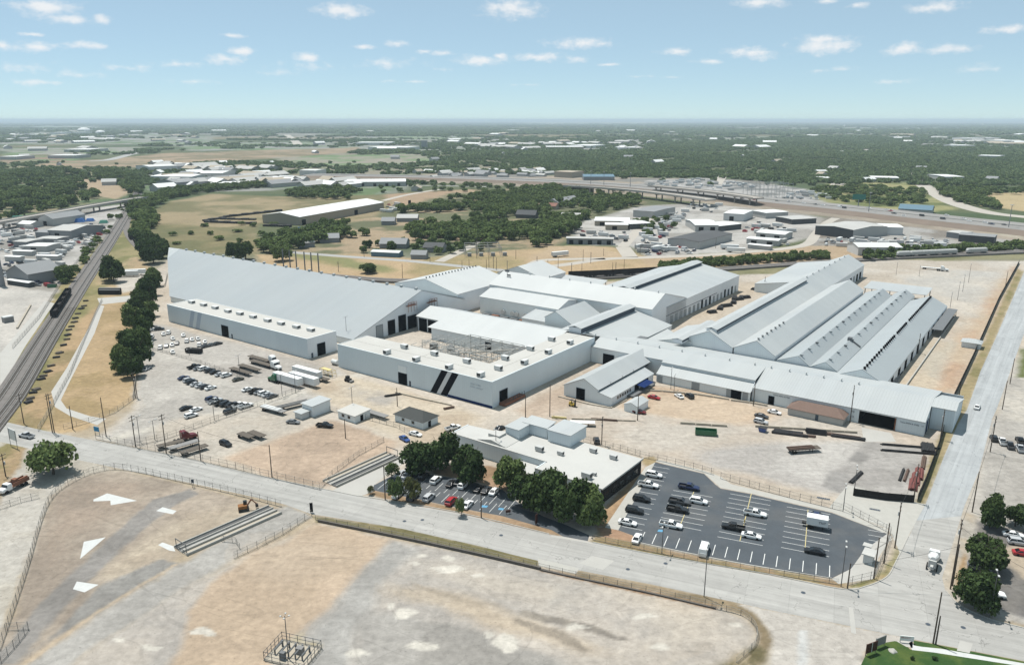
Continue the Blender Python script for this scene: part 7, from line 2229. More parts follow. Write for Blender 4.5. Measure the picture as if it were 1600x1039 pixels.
barrier([(1180,667),(1340,677)],'long pale guard barrier below the brown roofed office')
barrier([(862,653),(886,655)],'short yellowish guard barrier behind the office, left','yellow_paint')
barrier([(893,655),(994,658.5)],'long thin guard barrier behind the office','barrier_concrete',.5,.35)
barrier([(996,610),(1035,612),(1090,617),(1140,625)],'kerb barrier round the dock before the long hall','barrier_concrete',.6,.5)
barrier([(1142,626),(1172,630),(1200,635)],'kerb barrier by the long hall dark door','barrier_concrete',.6,.5)
barrier([(872,620),(920,632),(954,638),(980,625)],'low kerb round the front gable hall','barrier_concrete',.4,.4)
barrier([(618,614),(660,624),(706,634)],'tan low wall before the slanting stripes','barrier_concrete',.5,.4)
for(u,v,lab)in((1202,936-0,None),):
 pass
for i,(u,v)in enumerate(((1202,816+120),)):
 pass
t=empty('bollard',G(1202.5,817.5+1),0,'yellow post beside the black pickup in the lot','bollard')
t.location=G(1163,818)
MB().tube((0,0,0),(0,0,1.3),.14,n=8).build('post',MATS['car yellow'],t)
MB().tube((0,0,0),(0,0,.4),.35,n=8).build('base',MATS['kerb_stone'],t)
t=empty('yellow_gantry',at(513,583,1),E1,'yellow steel stair frame beside the box trailers','steel frame')
m=MB()
for x in(-4,-1.5,1,3.5):
 for y in(-1,1):
  m.tube((x,y,0),(x,y,2.6),.08,n=5)
for z in(1.3,2.6):
 for y in(-1,1):
  m.bar((-4,y,z),(3.5,y,z),.1,.1)
 for x in(-4,-1.5,1,3.5):
  m.bar((x,-1,z),(x,1,z),.1,.1)
m.build('frame',MATS['car yellow'],t)
MB().box(-1,0,2.6,5,1.8,.08).build('platform',MATS['yellow_paint'],t)
t=empty('white_tank',at(523.5,566.5,1),E1,'white lying tank at the left corner of the court building','tank')
MB().tube((-1.6,0,1.3),(1.6,0,1.3),1.0,n=12).build('vessel',MATS['unit_white'],t)
MB().box(-1,0,0,.3,1.4,.6).box(1,0,0,.3,1.4,.6).build('cradle',MATS['chassis'],t)
t=empty('machine',at(544,593,.8),E1,'dark compact loader beside the yellow frame','loader')
MB().box(0,0,.4,2.6,1.6,.9).box(-.3,0,1.3,1.2,1.3,1.0).build('body',MATS['chassis'],t)
MB().box(2.0,0,.1,.9,1.8,.7).build('bucket',MATS['trailer_grey'],t)
for x in(-.8,.8):
 for s in(-.8,.8):
  o=link('wheel',WHEEL[.52],MATS['tyre'],t);o.location=(x,s,.52)
# ---- the open yard of the court building
Ct=Bld('pipe_frame','tall pale pipe and beam frame standing in the open yard of the court building','steel frame',-190,238)
q=lambda a,b,z:Ct.P(a,b,z)
A0,A1,B0_,B1_=-207,-178,230,252
me=MB().tube((0,0,0),(0,0,9.0),.16,n=6).mesh('column')
for a in np.linspace(A0,A1,6):
 for b in(B0_,(B0_+B1_)/2,B1_):
  o=link('column',me,MATS['steel_pale'],Ct.root)
  o.location=q(a,b,0)
for z in(5.6,7.2,9.0):
 for b in(B0_,B1_):
  MB().bar(q(A0,b,z),q(A1,b,z),.18,.2).build('beam',MATS['steel_pale'],Ct.root)
 for a in np.linspace(A0,A1,6):
  if z!=7.2 or a<-200:
   MB().bar(q(a,B0_,z),q(a,B1_,z),.16,.18).build('beam',MATS['steel_pale'],Ct.root)
MB().bar(q(-214,224.5,4.6),q(-178,248,8.2),.5,.5).build('conveyor',MATS['kerb_stone'],Ct.root)
MB().bar(q(-222,232,3.0),q(-196,252,6.2),.4,.4).build('conveyor',MATS['steel_pale'],Ct.root)
m=MB()
rq=random.Random(9)
for k in range(105):
 a,b,z=rq.uniform(-230,-190),rq.uniform(236,256),rq.uniform(1,5)
 if rq.random()<.5:
  m.bar(q(a,b,z),q(a+rq.uniform(3,9),b,z),.18,.18)
 else:
  m.bar(q(a,b,z),q(a,b+rq.uniform(2,6),z),.18,.18)
 m.bar(q(a,b,0),q(a,b,z),.14,.14)
o=m.build('pipe_work',MATS['steel_pale'],Ct.root);o['kind']='stuff'
for(a,b,s,hh)in((-226,246,3,3),(-219,250,2.5,2.2),(-212,244,3.2,2),(-205,240,4,1.6),(-184,254,4,2.2),(-180,250,5,1.5)):
 Ct.block('machine_box',a,a+s,b,b+s*.8,0,hh,'vent_grey' if s<3.5 else 'rust')
T_=Bld('site_trailer','long white roofed trailer lying inside the open yard','trailer',-215,228)
T_.block('body',-229,-206,224.5,228.2,.5,3.4,'trailer_white')
T_.poly('roof',[(-229.3,224.2,3.55),(-205.7,224.2,3.55),(-205.7,228.5,3.7),(-229.3,228.5,3.7)],'roof_white',.14)
for k in range(8):
 T_.block('window',-228+k*2.8,-226.6+k*2.8,224.44,224.5,1.6,2.7,'glass_dark')
T_.block('skirt',-228.6,-206.4,224.8,228,0,.5,'chassis')
fl=sheet('yard_floor',[(-239.5,222.2),(-173.1,222.2),(-173.1,259),(-254,268),(-256,232)],'brown_bank',1,world=True,kind='structure')if False else None
# ---- signs
def board(u,v,w,h,z0,ang,m,label,text=None,tm='letter_dark',size=.5,cat='sign'):
 t=empty('sign_board',G(u,v),ang,label,cat)
 MB().box(0,0,z0,w,.14,h).build('panel',MATS[m],t)
 for s in(-1,1):
  MB().tube((s*(w/2-.15),.12,0),(s*(w/2-.15),.12,z0+h),.07,n=6).build('post',MATS['pole_steel'],t)
 if text:
  for i,tx in enumerate(text):
   lettering(None,tx,Vector((-w/2+.2,-.075,z0+h-size*(1.25+1.3*i))),Vector((1,0,0)),size,tm,.01,parent=t)
 return t
s1=board(1360.5,1022,2.9,2.1,.6,.42,'sign_brown','two part dark brown notice board on the lawn corner')
MB().box(0,-.08,.6,.12,.06,2.1).build('divider',MATS['sign_white'],s1)
s2=board(1375,1011,2.8,1.8,.6,.45,'trailer_grey','grey notice board behind the brown one on the lawn')
s3=board(1416,1004,2.6,1.1,.5,-.15,'sign_white','white sign panel at the start of the pale path',['BRANDT'],'car red',.42)
s4=board(152,680,2.2,1.6,1.4,-.38,'sign_blue','blue sign at the gravel lot gate')
s5=board(23,699,4.6,3.6,2.6,ANG(G(23,699))+.38,'sign_white','grey billboard seen edge on at the left street corner',None,cat='billboard')
s6=board(838,819,.9,2.6,.2,1.0,'sign_brown','dark upright name sign on the office verge')
s7=board(487,801,.8,2.6,.3,.3,'stripe_black','small dark sign at the drive to the pale lot')
s8=board(302,762,.7,1.0,1.6,.3,'trim_dark','small road sign on the fence by the street')
s9=board(794,803,1.3,.7,.5,.3,'sign_brown','small low sign beside the blue bays')
t=empty('lawn_boulder',G(1395,1017),.2,'pale round boulder lying on the lawn','boulder')
bm=bmesh.new()
bmesh.ops.create_icosphere(bm,subdivisions=3,radius=.8)
for vtx in bm.verts:
 vtx.co*=1+.18*math.sin(vtx.co.x*5+1)*math.cos(vtx.co.y*4)
 vtx.co.z*=.55
me=bpy.data.meshes.new('rock');bm.to_mesh(me);bm.free()
link('rock',me,MATS['kerb_stone'],t)
Pp=empty('pump_station',G(458,1022),ANG(f1)+.1,'fenced pit with pipes and valves at the bottom left of the pale lot','pump station')
MB().box(0,0,0,9.0,6.5,.18).build('slab',MATS['barrier_concrete'],Pp)
m=MB()
for k in range(5):
 x=-3.2+k*1.5
 m.tube((x,-1.2,.18),(x,-1.2,1.4),.16,n=7).tube((x,-1.2,1.3),(x,1.4,1.3),.16,n=7).tube((x,1.4,.18),(x,1.4,1.5),.2,n=7)
m.build('pipework',MATS['vent_grey'],Pp)
MB().box(1.2,.6,.18,1.4,1.1,1.3).build('pump_housing',MATS['trailer_grey'],Pp)
MB().box(-1.0,-1.9,.18,1.0,.8,1.6).build('control_cabinet',MATS['vent_grey'],Pp)
f=MB()
for(x0,y0,x1,y1)in((-4.4,-3.1,4.4,-3.1),(4.4,-3.1,4.4,3.1),(4.4,3.1,-4.4,3.1),(-4.4,3.1,-4.4,-3.1)):
 for z in(.3,1.1,1.9):
  f.bar((x0,y0,z),(x1,y1,z),.06,.06)
 for k in range(6):
  t_=k/5
  f.tube((x0+(x1-x0)*t_,y0+(y1-y0)*t_,.18),(x0+(x1-x0)*t_,y0+(y1-y0)*t_,2.0),.06,n=5)
f.build('railing',MATS['trim_dark'],Pp)
t=empty('tank_container',G(13,503),E2,'small dark container with a white top in the blank left yard','container')
MB().box(0,0,0,4.5,3.2,2.6).build('body',MATS['trailer_grey'],t)
MB().box(0,0,2.6,4.6,3.3,.5).build('lid',MATS['unit_white'],t)
barrier([(27,514),(48,478)],'low dark wall along the pale lane in the left yard','barrier_concrete',.9,.8)
fence([(20,545),(62,497),(98,440),(150,372)],'chain link fence between the left yards and the railway verge',2.0,5)
for(u,v,w,lab)in((1286.5,778.5,3.4,'dark drain grate in the pale slab above the lot'),(1367,796,2.6,'dark drain grate by the yard gate')):
 t=empty('drain_grate',G(u,v),E1+.2,lab,'drain')
 MB().box(0,0,.02,w,.9,.03).build('frame',MATS['trim_dark'],t)
 for k in range(6):
  MB().box(-w/2+(k+.5)*w/6,0,.05,.2,.8,.02).build('bar',MATS['vent_grey'],t)
for i,(u,v,lab)in enumerate(((1255,925.5,'manhole by the main road centre, nearest the crossroads'),(1040,880,'manhole in the far lane opposite the lot lamp'),(981,889,'manhole in the near lane left of the lot lamp'),(660,812,'manhole in the road before the office lot'),(632,814,'manhole left of its neighbour before the office lot'),(783,776+60,'manhole in the road below the blue bays'),(1450,975,'manhole in the middle of the crossroads'),(1505,980,'manhole right of the crossroads middle'))):
 t=empty('manhole',G(u,v),0,lab,'manhole')
 MB().tube((0,0,.02),(0,0,.035),.42,n=14).build('cover',MATS['trim_dark'],t)
 MB().tube((0,0,.018),(0,0,.03),.52,n=14).build('rim',MATS['vent_grey'],t)
# ------------------------------------------------------------------ the town round the plant
mat('far_white',(.52,.52,.51),.7,amp=.08,scale=.05)
mat('far_pale',(.38,.375,.36),.8,amp=.1,scale=.05)
mat('far_grey',(.22,.225,.23),.8,amp=.1,scale=.05)
mat('far_dark',(.07,.072,.075),.85,amp=.15,scale=.05)
mat('far_tan',(.33,.285,.225),.85,amp=.08,scale=.05)
mat('far_brick',(.20,.10,.075),.85,amp=.12,scale=.05)
mat('far_blue',(.10,.17,.22),.7,amp=.1,scale=.05)
mat('tarp_blue',(.02,.10,.30),.6,amp=.15,scale=.2)
mat('tarp_green',(.03,.16,.12),.7,amp=.15,scale=.2)
mat('roof_bright',(.62,.62,.61),.6,amp=.05,scale=.05)
def shed_px(name,label,cat,p0,p1,depth,h,hr=0.0,roof='far_white',wall='far_pale',group=None,gable_front=False,bays=0,flip=False):
 """building standing on the ground line p0-p1 of the photo, going back depth metres"""
 a,b=G(*p0),G(*p1)
 d=b-a
 L=d.length
 d.normalize()
 n=Vector((-d.y,d.x,0))
 if n.y<0 and not flip:
  n=-n
 t=empty(name,a,0,label,cat,group)
 Q=lambda s,w,z:tuple(d*s+n*w+Vector((0,0,z)))
 w=MB()
 if gable_front:
  w.add([Q(0,0,0),Q(L,0,0),Q(L,0,h),Q(L/2,0,h+hr),Q(0,0,h),Q(0,depth,0),Q(L,depth,0),Q(L,depth,h),Q(L/2,depth,h+hr),Q(0,depth,h)],[(0,1,2,3,4),(5,9,8,7,6),(1,6,7,2),(0,4,9,5)])
  w.build('wall',MATS[wall],t)
  o=.5
  zz=h-hr*o/(L/2)
  for sgn in(0,1):
   e,ez=(-o,zz)if sgn==0 else(L+o,zz)
   v=[Vector(Q(e,-o,ez+.12)),Vector(Q(L/2,-o,h+hr+.12)),Vector(Q(L/2,depth+o,h+hr+.12)),Vector(Q(e,depth+o,ez+.12))]
   lo=[x-Vector((0,0,.18))for x in v]
   MB().add(v+lo,[(0,1,2,3),(7,6,5,4),(0,4,5,1),(1,5,6,2),(2,6,7,3),(3,7,4,0)]).build('roof_slope',MATS[roof],t)
 else:
  w.add([Q(0,0,0),Q(L,0,0),Q(L,0,h),Q(0,0,h),Q(0,depth,0),Q(L,depth,0),Q(L,depth,h),Q(0,depth,h),Q(0,depth/2,h+hr),Q(L,depth/2,h+hr)],[(0,1,2,3),(5,4,7,6),(1,5,6,9,2),(4,0,3,8,7)])
  w.build('wall',MATS[wall],t)
  o=.5
  for(w0,z0)in((-o,h-(hr*2*o/depth)),(depth+o,h-(hr*2*o/depth))):
   v=[Vector(Q(-o,w0,z0+.12)),Vector(Q(L+o,w0,z0+.12)),Vector(Q(L+o,depth/2,h+hr+.12)),Vector(Q(-o,depth/2,h+hr+.12))]
   lo=[x-Vector((0,0,.18))for x in v]
   MB().add(v+lo,[(0,1,2,3),(7,6,5,4),(0,4,5,1),(1,5,6,2),(2,6,7,3),(3,7,4,0)]).build('roof_slope',MATS[roof],t)
 for k in range(bays):
  s0=L*(k+.3)/bays
  s1=s0+min(4.5,L/bays*.45)
  MB().prism([Q(s0,-.1,0)[:2],Q(s1,-.1,0)[:2],Q(s1,.1,0)[:2],Q(s0,.1,0)[:2]],0,min(h*.7,4.5)).build('door',MATS['interior_shade'],t)
 return t
t=shed_px('tan_warehouse','long tan warehouse with a bright white roof in the dry field','warehouse',(469,352.5),(600,327.5),46,8.2,3.4,'roof_bright','far_tan',bays=0)
a_,b_=G(469,352.5),G(600,327.5)
dd=(b_-a_).normalized()
for s in(6,96,210):
 p=dd*s
 MB().box(p.x,p.y-.0,0,6,.4,5.2,ANG(dd)).build('door',MATS['interior_shade'],t)
SH=[('yard_building','blue grey walled building with a flat grey roof among the truck yards','building',(989,339),(1021,341.5),55,7,.4,'far_grey','far_pale',False,0),('brick_building','small dark brick building behind the grey roofed one','building',(1028,333),(1050,333),22,5,.3,'far_grey','far_brick',False,0),('white_roof_shop','white roofed shop left of the truck yard, farther one','building',(929,353),(983,354),30,5,.5,'roof_bright','far_tan',False,2),('white_roof_shop','white roofed shop left of the truck yard, nearer one','building',(946,359.5),(981,360),16,5,.5,'roof_bright','far_tan',False,1),('white_roof_shop','white roofed shop with a dark front beside the nearer shop','building',(984,358.5),(1016,357),26,5,.4,'roof_bright','far_dark',False,0),('long_grey_shed','long low pale grey shed at the edge of the tan lot','shed',(885,381.5),(958,383),9,5,.4,'far_pale','far_grey',False,5),('dark_roof_warehouse','big warehouse with a dark grey roof in the truck yards','warehouse',(1043,384.5),(1092,390),62,6,1.2,'far_dark','far_pale',True,0),('white_roof_warehouse','white roofed warehouse behind the dark roofed one','warehouse',(1086,362),(1122,362),42,6,1.5,'roof_bright','far_pale',False,2),('white_roof_warehouse','white roofed hall with an open dark side right of the dark roof','warehouse',(1122,362),(1158,358),22,5,.6,'roof_bright','far_dark',False,0),('white_block_hall','bright white block hall in the upper truck yard','warehouse',(1130,344.5),(1161,346.5),40,7.5,.5,'roof_bright','far_white',False,1),('white_long_shed','white long shed beside the street, upper of two','shed',(1181,372),(1225,376),22,5,.8,'roof_bright','far_pale',False,2),('white_long_shed','white long shed beside the street, lower of two','shed',(1166,381),(1215,385),13,4.5,.6,'roof_bright','far_pale',False,2),('row_of_trailers_shed','low white shed at the street bend','shed',(1168,388),(1202,391.5),7,3.2,.3,'roof_bright','far_pale',False,0),('flat_shop','grey flat shop by the highway bank','building',(1237,351),(1275,349),25,5,.3,'far_pale','far_dark',False,0),('flat_shop','white flat shop left of the grey one by the highway bank','building',(1196,342),(1231,340),24,6,.3,'roof_bright','far_pale',False,0),('steel_works','pale grey steel works with an open dark end under the highway','factory',(1292,368),(1332,374),46,8,1.8,'far_pale','far_pale',False,0),('steel_works','open sided steel works hall with a dark mouth','factory',(1332,374),(1378,366),36,8,1.4,'far_pale','far_dark',False,0),('white_block_hall','white hall at the right end of the steel works','warehouse',(1378,367),(1410,368),25,7,.4,'roof_bright','far_white',False,0),('white_gable_shed','white gabled shed beside the pale hopper wagons','shed',(1340,399.5),(1408,400),22,6.5,2,'far_white','far_white',False,3),('dark_open_shed','long dark open shed under the highway at right','shed',(1497,377.5),(1552,382),18,6,.5,'far_grey','far_dark',False,0),('dark_open_shed','small grey shed left of the dark open shed','shed',(1478,371),(1500,374),18,5,.5,'far_pale','far_grey',False,0),('blue_roof_dealer','low building with a blue grey pitched roof across the highway','building',(1403,333),(1455,336),26,5,4,'far_blue','far_pale',False,0),('white_roof_school','long white roofed building at the edge of the far wood','building',(1361,283),(1404,284),40,6,.5,'roof_bright','far_pale',False,0),('small_white_house','small white roofed house at the left of the overgrown lot, upper','house',(1277,271.5),(1292,271.5),18,5,1.5,'roof_bright','far_pale',False,0),('small_white_house','small white roofed house at the left of the overgrown lot, lower','house',(1278,283),(1296,283),18,5,1.5,'roof_bright','far_pale',False,0),('white_roof_store','white roofed store by the upper right road','building',(1477,283),(1506,283),60,7,.5,'roof_bright','far_pale',False,0),('toothed_roof_factory','white factory with a toothed roof beyond the tan warehouse','factory',(540,292),(634,291),60,7,.8,'roof_bright','far_pale',False,5),('white_box_building','white box building left of the toothed factory','building',(468,274),(494,274.5),40,9,.4,'far_white','far_white',False,0),('white_works','long white works roof in the distance at left, front one','factory',(236,283),(300,284),60,8,2,'roof_bright','far_white',False,0),('white_works','long white works roof in the distance at left, rear one','factory',(290,278),(348,278),70,8,2,'roof_bright','far_white',False,0),('white_works','white works hall at the left end of the distant works','factory',(234,268),(278,266),70,9,2,'far_white','far_white',False,0),('grey_works','grey works shed beside the distant white works','factory',(245,292),(276,294),40,8,4,'far_grey','far_grey',True,0),('grey_works','grey low works shed right of the distant white works','factory',(355,286),(398,286),50,7,2,'far_pale','far_pale',False,0),('white_long_store','long white store roof in front of the dry field rim','building',(330,293),(392,291),30,6,1,'roof_bright','far_pale',False,0),('grey_gable_works','grey gabled works hall in the left yards by the road bridge','factory',(61,352.5),(84,353.5),40,7,4,'far_grey','far_pale',True,1),('big_pale_hall','big pale roofed hall in the middle of the left yards','warehouse',(76,372),(112,373.5),38,7,2.5,'far_pale','far_grey',False,1),('small_grey_shop','small grey shop left of the big pale hall','building',(56,371.5),(77,372.5),18,5,1,'far_grey','far_grey',False,0),('white_flat_shop','white flat shop in the left yards, middle row','building',(38,393.5),(74,394),17,4.5,.4,'far_white','far_pale',False,1),('grey_flat_shop','grey flat shop in the left yards, above the white one','building',(59,381),(90,382),14,4.5,.4,'far_pale','far_grey',False,0),('grey_box_shop','grey box shop at the left of the left yards','building',(22,388),(43,389),16,5.5,.4,'far_pale','far_grey',False,0),('white_canopy','white canopy beside the grey gabled works','canopy',(40,347.5),(64,348),18,4.5,1.2,'roof_bright','far_dark',False,0),('white_tent','white tent roof in the left yards','tent',(26,356),(48,357),15,4,2,'roof_bright','far_pale',False,0),('white_long_trailer','long white trailer box in the left yards','trailer',(57,406.5),(90,407.5),5,3.4,.2,'roof_bright','far_pale',False,0),('white_long_trailer','long white trailer box at the left edge of the yards','trailer',(8,408),(31,409),5,3.4,.2,'roof_bright','far_pale',False,0),('white_long_trailer','long white trailer behind the two trailer boxes','trailer',(20,399),(50,400),5,3.4,.2,'roof_bright','far_pale',False,0),('old_gable_works','grey gabled old works with a dark skylight by the chimney','factory',(12,441),(46,446),22,7,5,'far_grey','far_grey',True,0),('white_loading_roof','white loading roof in front of the old gabled works','canopy',(12,444.5),(46,449.5),3.5,3.0,.3,'roof_bright','far_dark',False,0),('grey_house','grey roofed house with a row of trees behind the plant','house',(593,388.5),(634,389),16,4,3.5,'far_grey','far_grey',False,0),('dark_house','dark roofed house right of the grey roofed one','house',(661,394.5),(691,395.5),14,4,3,'far_dark','far_grey',False,0),('metal_house','low pale blue metal sheds by the rear street','shed',(580,400.5),(623,402.5),9,3.5,1,'far_white','far_blue',False,0),('grey_cottage','small grey roofed cottage right of the metal sheds','house',(642,405),(665,405.5),10,3.5,2.5,'far_grey','far_grey',False,0),('grey_cottage','grey roofed house among bushes behind the sloping roof','house',(500,380),(530,379),14,4,3,'far_grey','far_grey',False,0),('grey_cottage','pale house left of the grey one behind the sloping roof','house',(468,388),(492,386),12,4,2.5,'far_pale','far_grey',False,0),('dark_house','dark gabled house at the left of the wooded streets','house',(806,341),(836,342),14,4,4,'far_dark','far_dark',False,0),('brown_house','house with a reddish roof among the trees','house',(846,327),(868,328),14,4,3,'far_brick','far_tan',False,0),('grey_long_house','long grey roofed house in the trees near the highway','house',(872,322),(905,316),16,4,4,'far_grey','far_pale',False,0),('grey_long_house','long grey roofed house below the trees by the shops','house',(876,344),(905,345),14,4,3,'far_pale','far_grey',False,0),('grey_long_house','pale roofed house in the wooded streets, middle','house',(620,347),(652,347),16,4,3,'far_pale','far_grey',False,0),('grey_long_house','grey roofed house in the wooded streets, left of the middle','house',(596,352),(616,352),14,4,3,'far_grey','far_grey',False,0),('apartment_tower','single grey apartment tower rising over the far wood','building',(658.5,233),(667,233),24,29,.3,'far_grey','far_grey',False,0),('tan_blocks','tan block building behind the highway','building',(866,277),(893,278.5),40,10,.5,'far_tan','far_tan',False,0),('slate_dealer','slate roofed low building behind the highway','building',(912,282),(960,282),40,6,3,'far_blue','far_grey',False,0),('far_long_roof','long white roof by the far dry field','warehouse',(557,227),(611,227),120,10,.5,'roof_bright','far_white',False,0),('far_long_roof','second long white roof right below the first','warehouse',(575,234),(636,235),90,9,.5,'roof_bright','far_white',False,0),('far_long_roof','wide white roof in the middle distance, centre right','warehouse',(854,234),(912,234),110,9,.5,'roof_bright','far_tan',False,0),('far_long_roof','white roof at the right of the centre white roofs','warehouse',(966,235),(994,235),90,9,.5,'roof_bright','far_white',False,0),('far_long_roof','white roof between the centre white roofs','warehouse',(922,232),(946,230),90,9,.5,'roof_bright','far_white',False,0),('far_long_roof','white roof low at the far right','warehouse',(1497,231.5),(1523,231.5),100,9,.5,'roof_bright','far_white',False,0),('far_long_roof','white roof near the far right edge, upper','warehouse',(1515,220),(1533,220),160,12,.5,'roof_bright','far_white',False,0),('far_long_roof','white roof at the far right edge','warehouse',(1566,224.5),(1602,224.5),160,12,.5,'roof_bright','far_white',False,0),('far_long_roof','white roof between the far right ones','warehouse',(1548,219.5),(1564,219.5),160,12,.5,'roof_bright','far_white',False,0),('far_long_roof','pale roof strip by the right edge wood','warehouse',(1527,248),(1560,249),60,8,.5,'roof_bright','far_pale',False,0),('far_long_roof','white strip roof at upper left by the domes','warehouse',(107,209.5),(122,209.5),200,12,.5,'roof_bright','far_white',False,0),('far_long_roof','white strip roof at far upper left','warehouse',(78,210),(95,210),200,12,.5,'roof_bright','far_white',False,0),('far_long_roof','pale strip roof left under the domes','warehouse',(75,248),(118,248),80,8,.5,'far_white','far_pale',False,0),('far_long_roof','pale strip roof at the left edge of the distance','warehouse',(0,250),(26,250),80,8,.5,'far_white','far_pale',False,0),('far_long_roof','white strip roof left of the distant field','warehouse',(100,238),(140,238),120,8,.5,'far_white','far_pale',False,0),]
for(nm,lab,cat,p0,p1,dp,h,hr,rf,wl,gf,by)in SH:
 shed_px(nm,lab,cat,p0,p1,dp,h,hr,rf,wl,None,gf,by)
for k in range(7):
 pass
for(u,v,w,lab)in((131.5,205.5,19,'big white dome far away at the upper left'),(157,208.5,14,'smaller white dome right of the big one')):
 b=G(u,v)
 R=w*(b.y*CP+HC*SP)/F/2
 t=empty('dome_arena',b,0,lab,'arena')
 rings=[]
 for k in range(6):
  th=k/5*1.45
  rings.append([(R*math.cos(th)*math.cos(q*math.pi/12),R*math.cos(th)*math.sin(q*math.pi/12),R*.55*math.sin(th)+4)for q in range(24)])
 MB().loft(rings).build('dome',MATS['roof_bright'],t)
 MB().tube((0,0,0),(0,0,4),R,n=24).build('drum_wall',MATS['far_white'],t)
for(u,v,vt,lab)in((1319,200,196.5,'white water tower far off, right of centre'),(1534,198,194.6,'white water tower far off near the right edge')):
 b=G(u,v)
 s=(b.y*CP)/F
 t=empty('water_tower',b,0,lab,'water tower')
 MB().tube((0,0,0),(0,0,2.5*s),.5*s,n=8).build('stem',MATS['far_white'],t)
 MB().loft([[(r*s*math.cos(q*.785),r*s*math.sin(q*.785),z*s)for q in range(8)]for(r,z)in((.4,2.3),(1.5,2.9),(1.6,3.5),(.6,4.2))]).build('bowl',MATS['roof_bright'],t)
b=G(3,447)
t=empty('chimney',b,0,'tall grey round chimney at the left photo edge','chimney')
MB().tube((0,0,0),(0,0,height_at(b,376)),2.0,1.3,n=14).build('shaft',MATS['far_grey'],t)
MB().tube((0,0,height_at(b,376)-.6),(0,0,height_at(b,376)),1.5,1.5,n=14).build('rim',MATS['far_pale'],t)
for(u,v,w,d_,h,m,lab)in((123,347.5,12,9,4,'tarp_blue','blue tarpaulin heap in the left yards, bigger'),(141,346,8,8,3,'tarp_blue','blue tarpaulin heap in the left yards, smaller'),(97,343.5,14,8,4,'tarp_green','green roofed lean-to by the grey gabled works'),(30,343.5,16,8,4,'tarp_green','green canopy at the foot of the road bridge'),(162,349,8,8,3,'tarp_green','green heap at the right of the left yards')):
 t=empty('covered_heap',G(u,v),.3,lab,'heap')
 frustum(MB(),-w/2,w/2,d_/2,-w/3,w/3,d_/4,0,h).build('cover',MATS[m],t)
 MB().box(0,0,0,w+1,d_+1,.4).build('pallet',MATS['far_grey'],t)
def dark_rows(rows,label):
 for i,(p0,p1,h)in enumerate(rows):
  a,b=G(*p0),G(*p1)
  d=b-a
  t=empty('steel_row',a,ANG(d),label+', %s from the front'%ORD[i],'steel row','dark steel rows by the tan warehouse')
  n=max(2,int(d.length/7))
  for k in range(n):
   MB().box(d.length*(k+.5)/n,0,0,d.length/n*.9,4.5,h*(1 if k%2 else.8)).build('stack_block',MATS['steel_dark'],t)
dark_rows([((320,347.5),(400,350.5),2.2),((345,343),(400,344),1.8),((318,346),(352,341),2.0),((350,340),(440,330),2.2),((412,353.5),(455,355),2.2)],'row of dark stacked steel by the tan warehouse')
t=flatbed(at(465,356),ANG(G(478,355)-G(452,358)),'blue loaded flatbed by the tan warehouse corner',None,26,'tarp_blue','tarp_blue')
for(u,v,n,hgt,lab)in((765,402,4,8,'small substation frames behind the plant'),(1212,312,6,22,'big switchyard of steel lattice frames by the highway')):
 t=empty('substation',G(u,v),.1,lab,'substation')
 s=9 if n==4 else 11
 for i in range(n):
  for j in range(3):
   x,y=(i-n/2)*s,j*s*1.3
   m=MB().tube((x-.6,y,0),(x,y,hgt),.14,n=4).tube((x+.6,y,0),(x,y,hgt),.14,n=4)
   if i<n-1:
    m.bar((x,y,hgt*.92),(x+s,y,hgt*.92),.3,.5)
   m.build('lattice_frame',MATS['steel_pale'],t)
  MB().box((i-n/2)*s+3,s*.6,0,3,3,2.6).build('transformer_box',MATS['far_grey'],t)
rh=random.Random(21)
HOUSE=[]
for k,(rf,wl)in enumerate((('roof_bright','far_pale'),('far_pale','far_pale'),('far_grey','far_pale'),('far_tan','far_pale'))):
 w=MB().add([(-6,-4.5,0),(6,-4.5,0),(6,4.5,0),(-6,4.5,0),(-6,-4.5,3.5),(6,-4.5,3.5),(6,4.5,3.5),(-6,4.5,3.5),(-6,0,6),(6,0,6)],[(0,1,5,4),(1,2,6,9,5),(2,3,7,6),(3,0,4,8,7)]).mesh('wall')
 r=MB().add([(-6.5,-5,3.3),(6.5,-5,3.3),(6.5,0,6.15),(-6.5,0,6.15),(6.5,5,3.3),(-6.5,5,3.3)],[(0,1,2,3),(3,2,4,5)]).mesh('roof')
 HOUSE.append((w,r,rf,wl))
n_h=0
while n_h<70:
 u=rh.uniform(0,1600)
 v=205+95*rh.random()**1.6
 c=None
 p=G(u,v)
 col=soil_at(np.array([p.x]),np.array([p.y]))[0]
 woods=col[1]>col[0]*1.1
 if v>262 and not(u>1250 and v<285)and not(u<700):
  continue
 if min((Vector((q.x,q.y))-Vector((p.x,p.y))).length for q in HL)<80:
  continue
 k=rh.choices((0,1,2,3),(5,4,2,2))[0]
 w,r,rf,wl=HOUSE[k]
 s=rh.uniform(1.0,1.7)*(1+(p.y>2500)*rh.uniform(.5,2.2)+(p.y>5000)*2)
 t=empty('far_house',p,rh.uniform(0,3.1),'pale roofed house or store showing between the far trees','house','house roofs among the far trees')
 t.scale=(s*rh.uniform(.8,1.8),s,min(s,2.2))
 link('wall',w,MATS[wl],t)
 link('roof',r,MATS[rf],t)
 n_h+=1
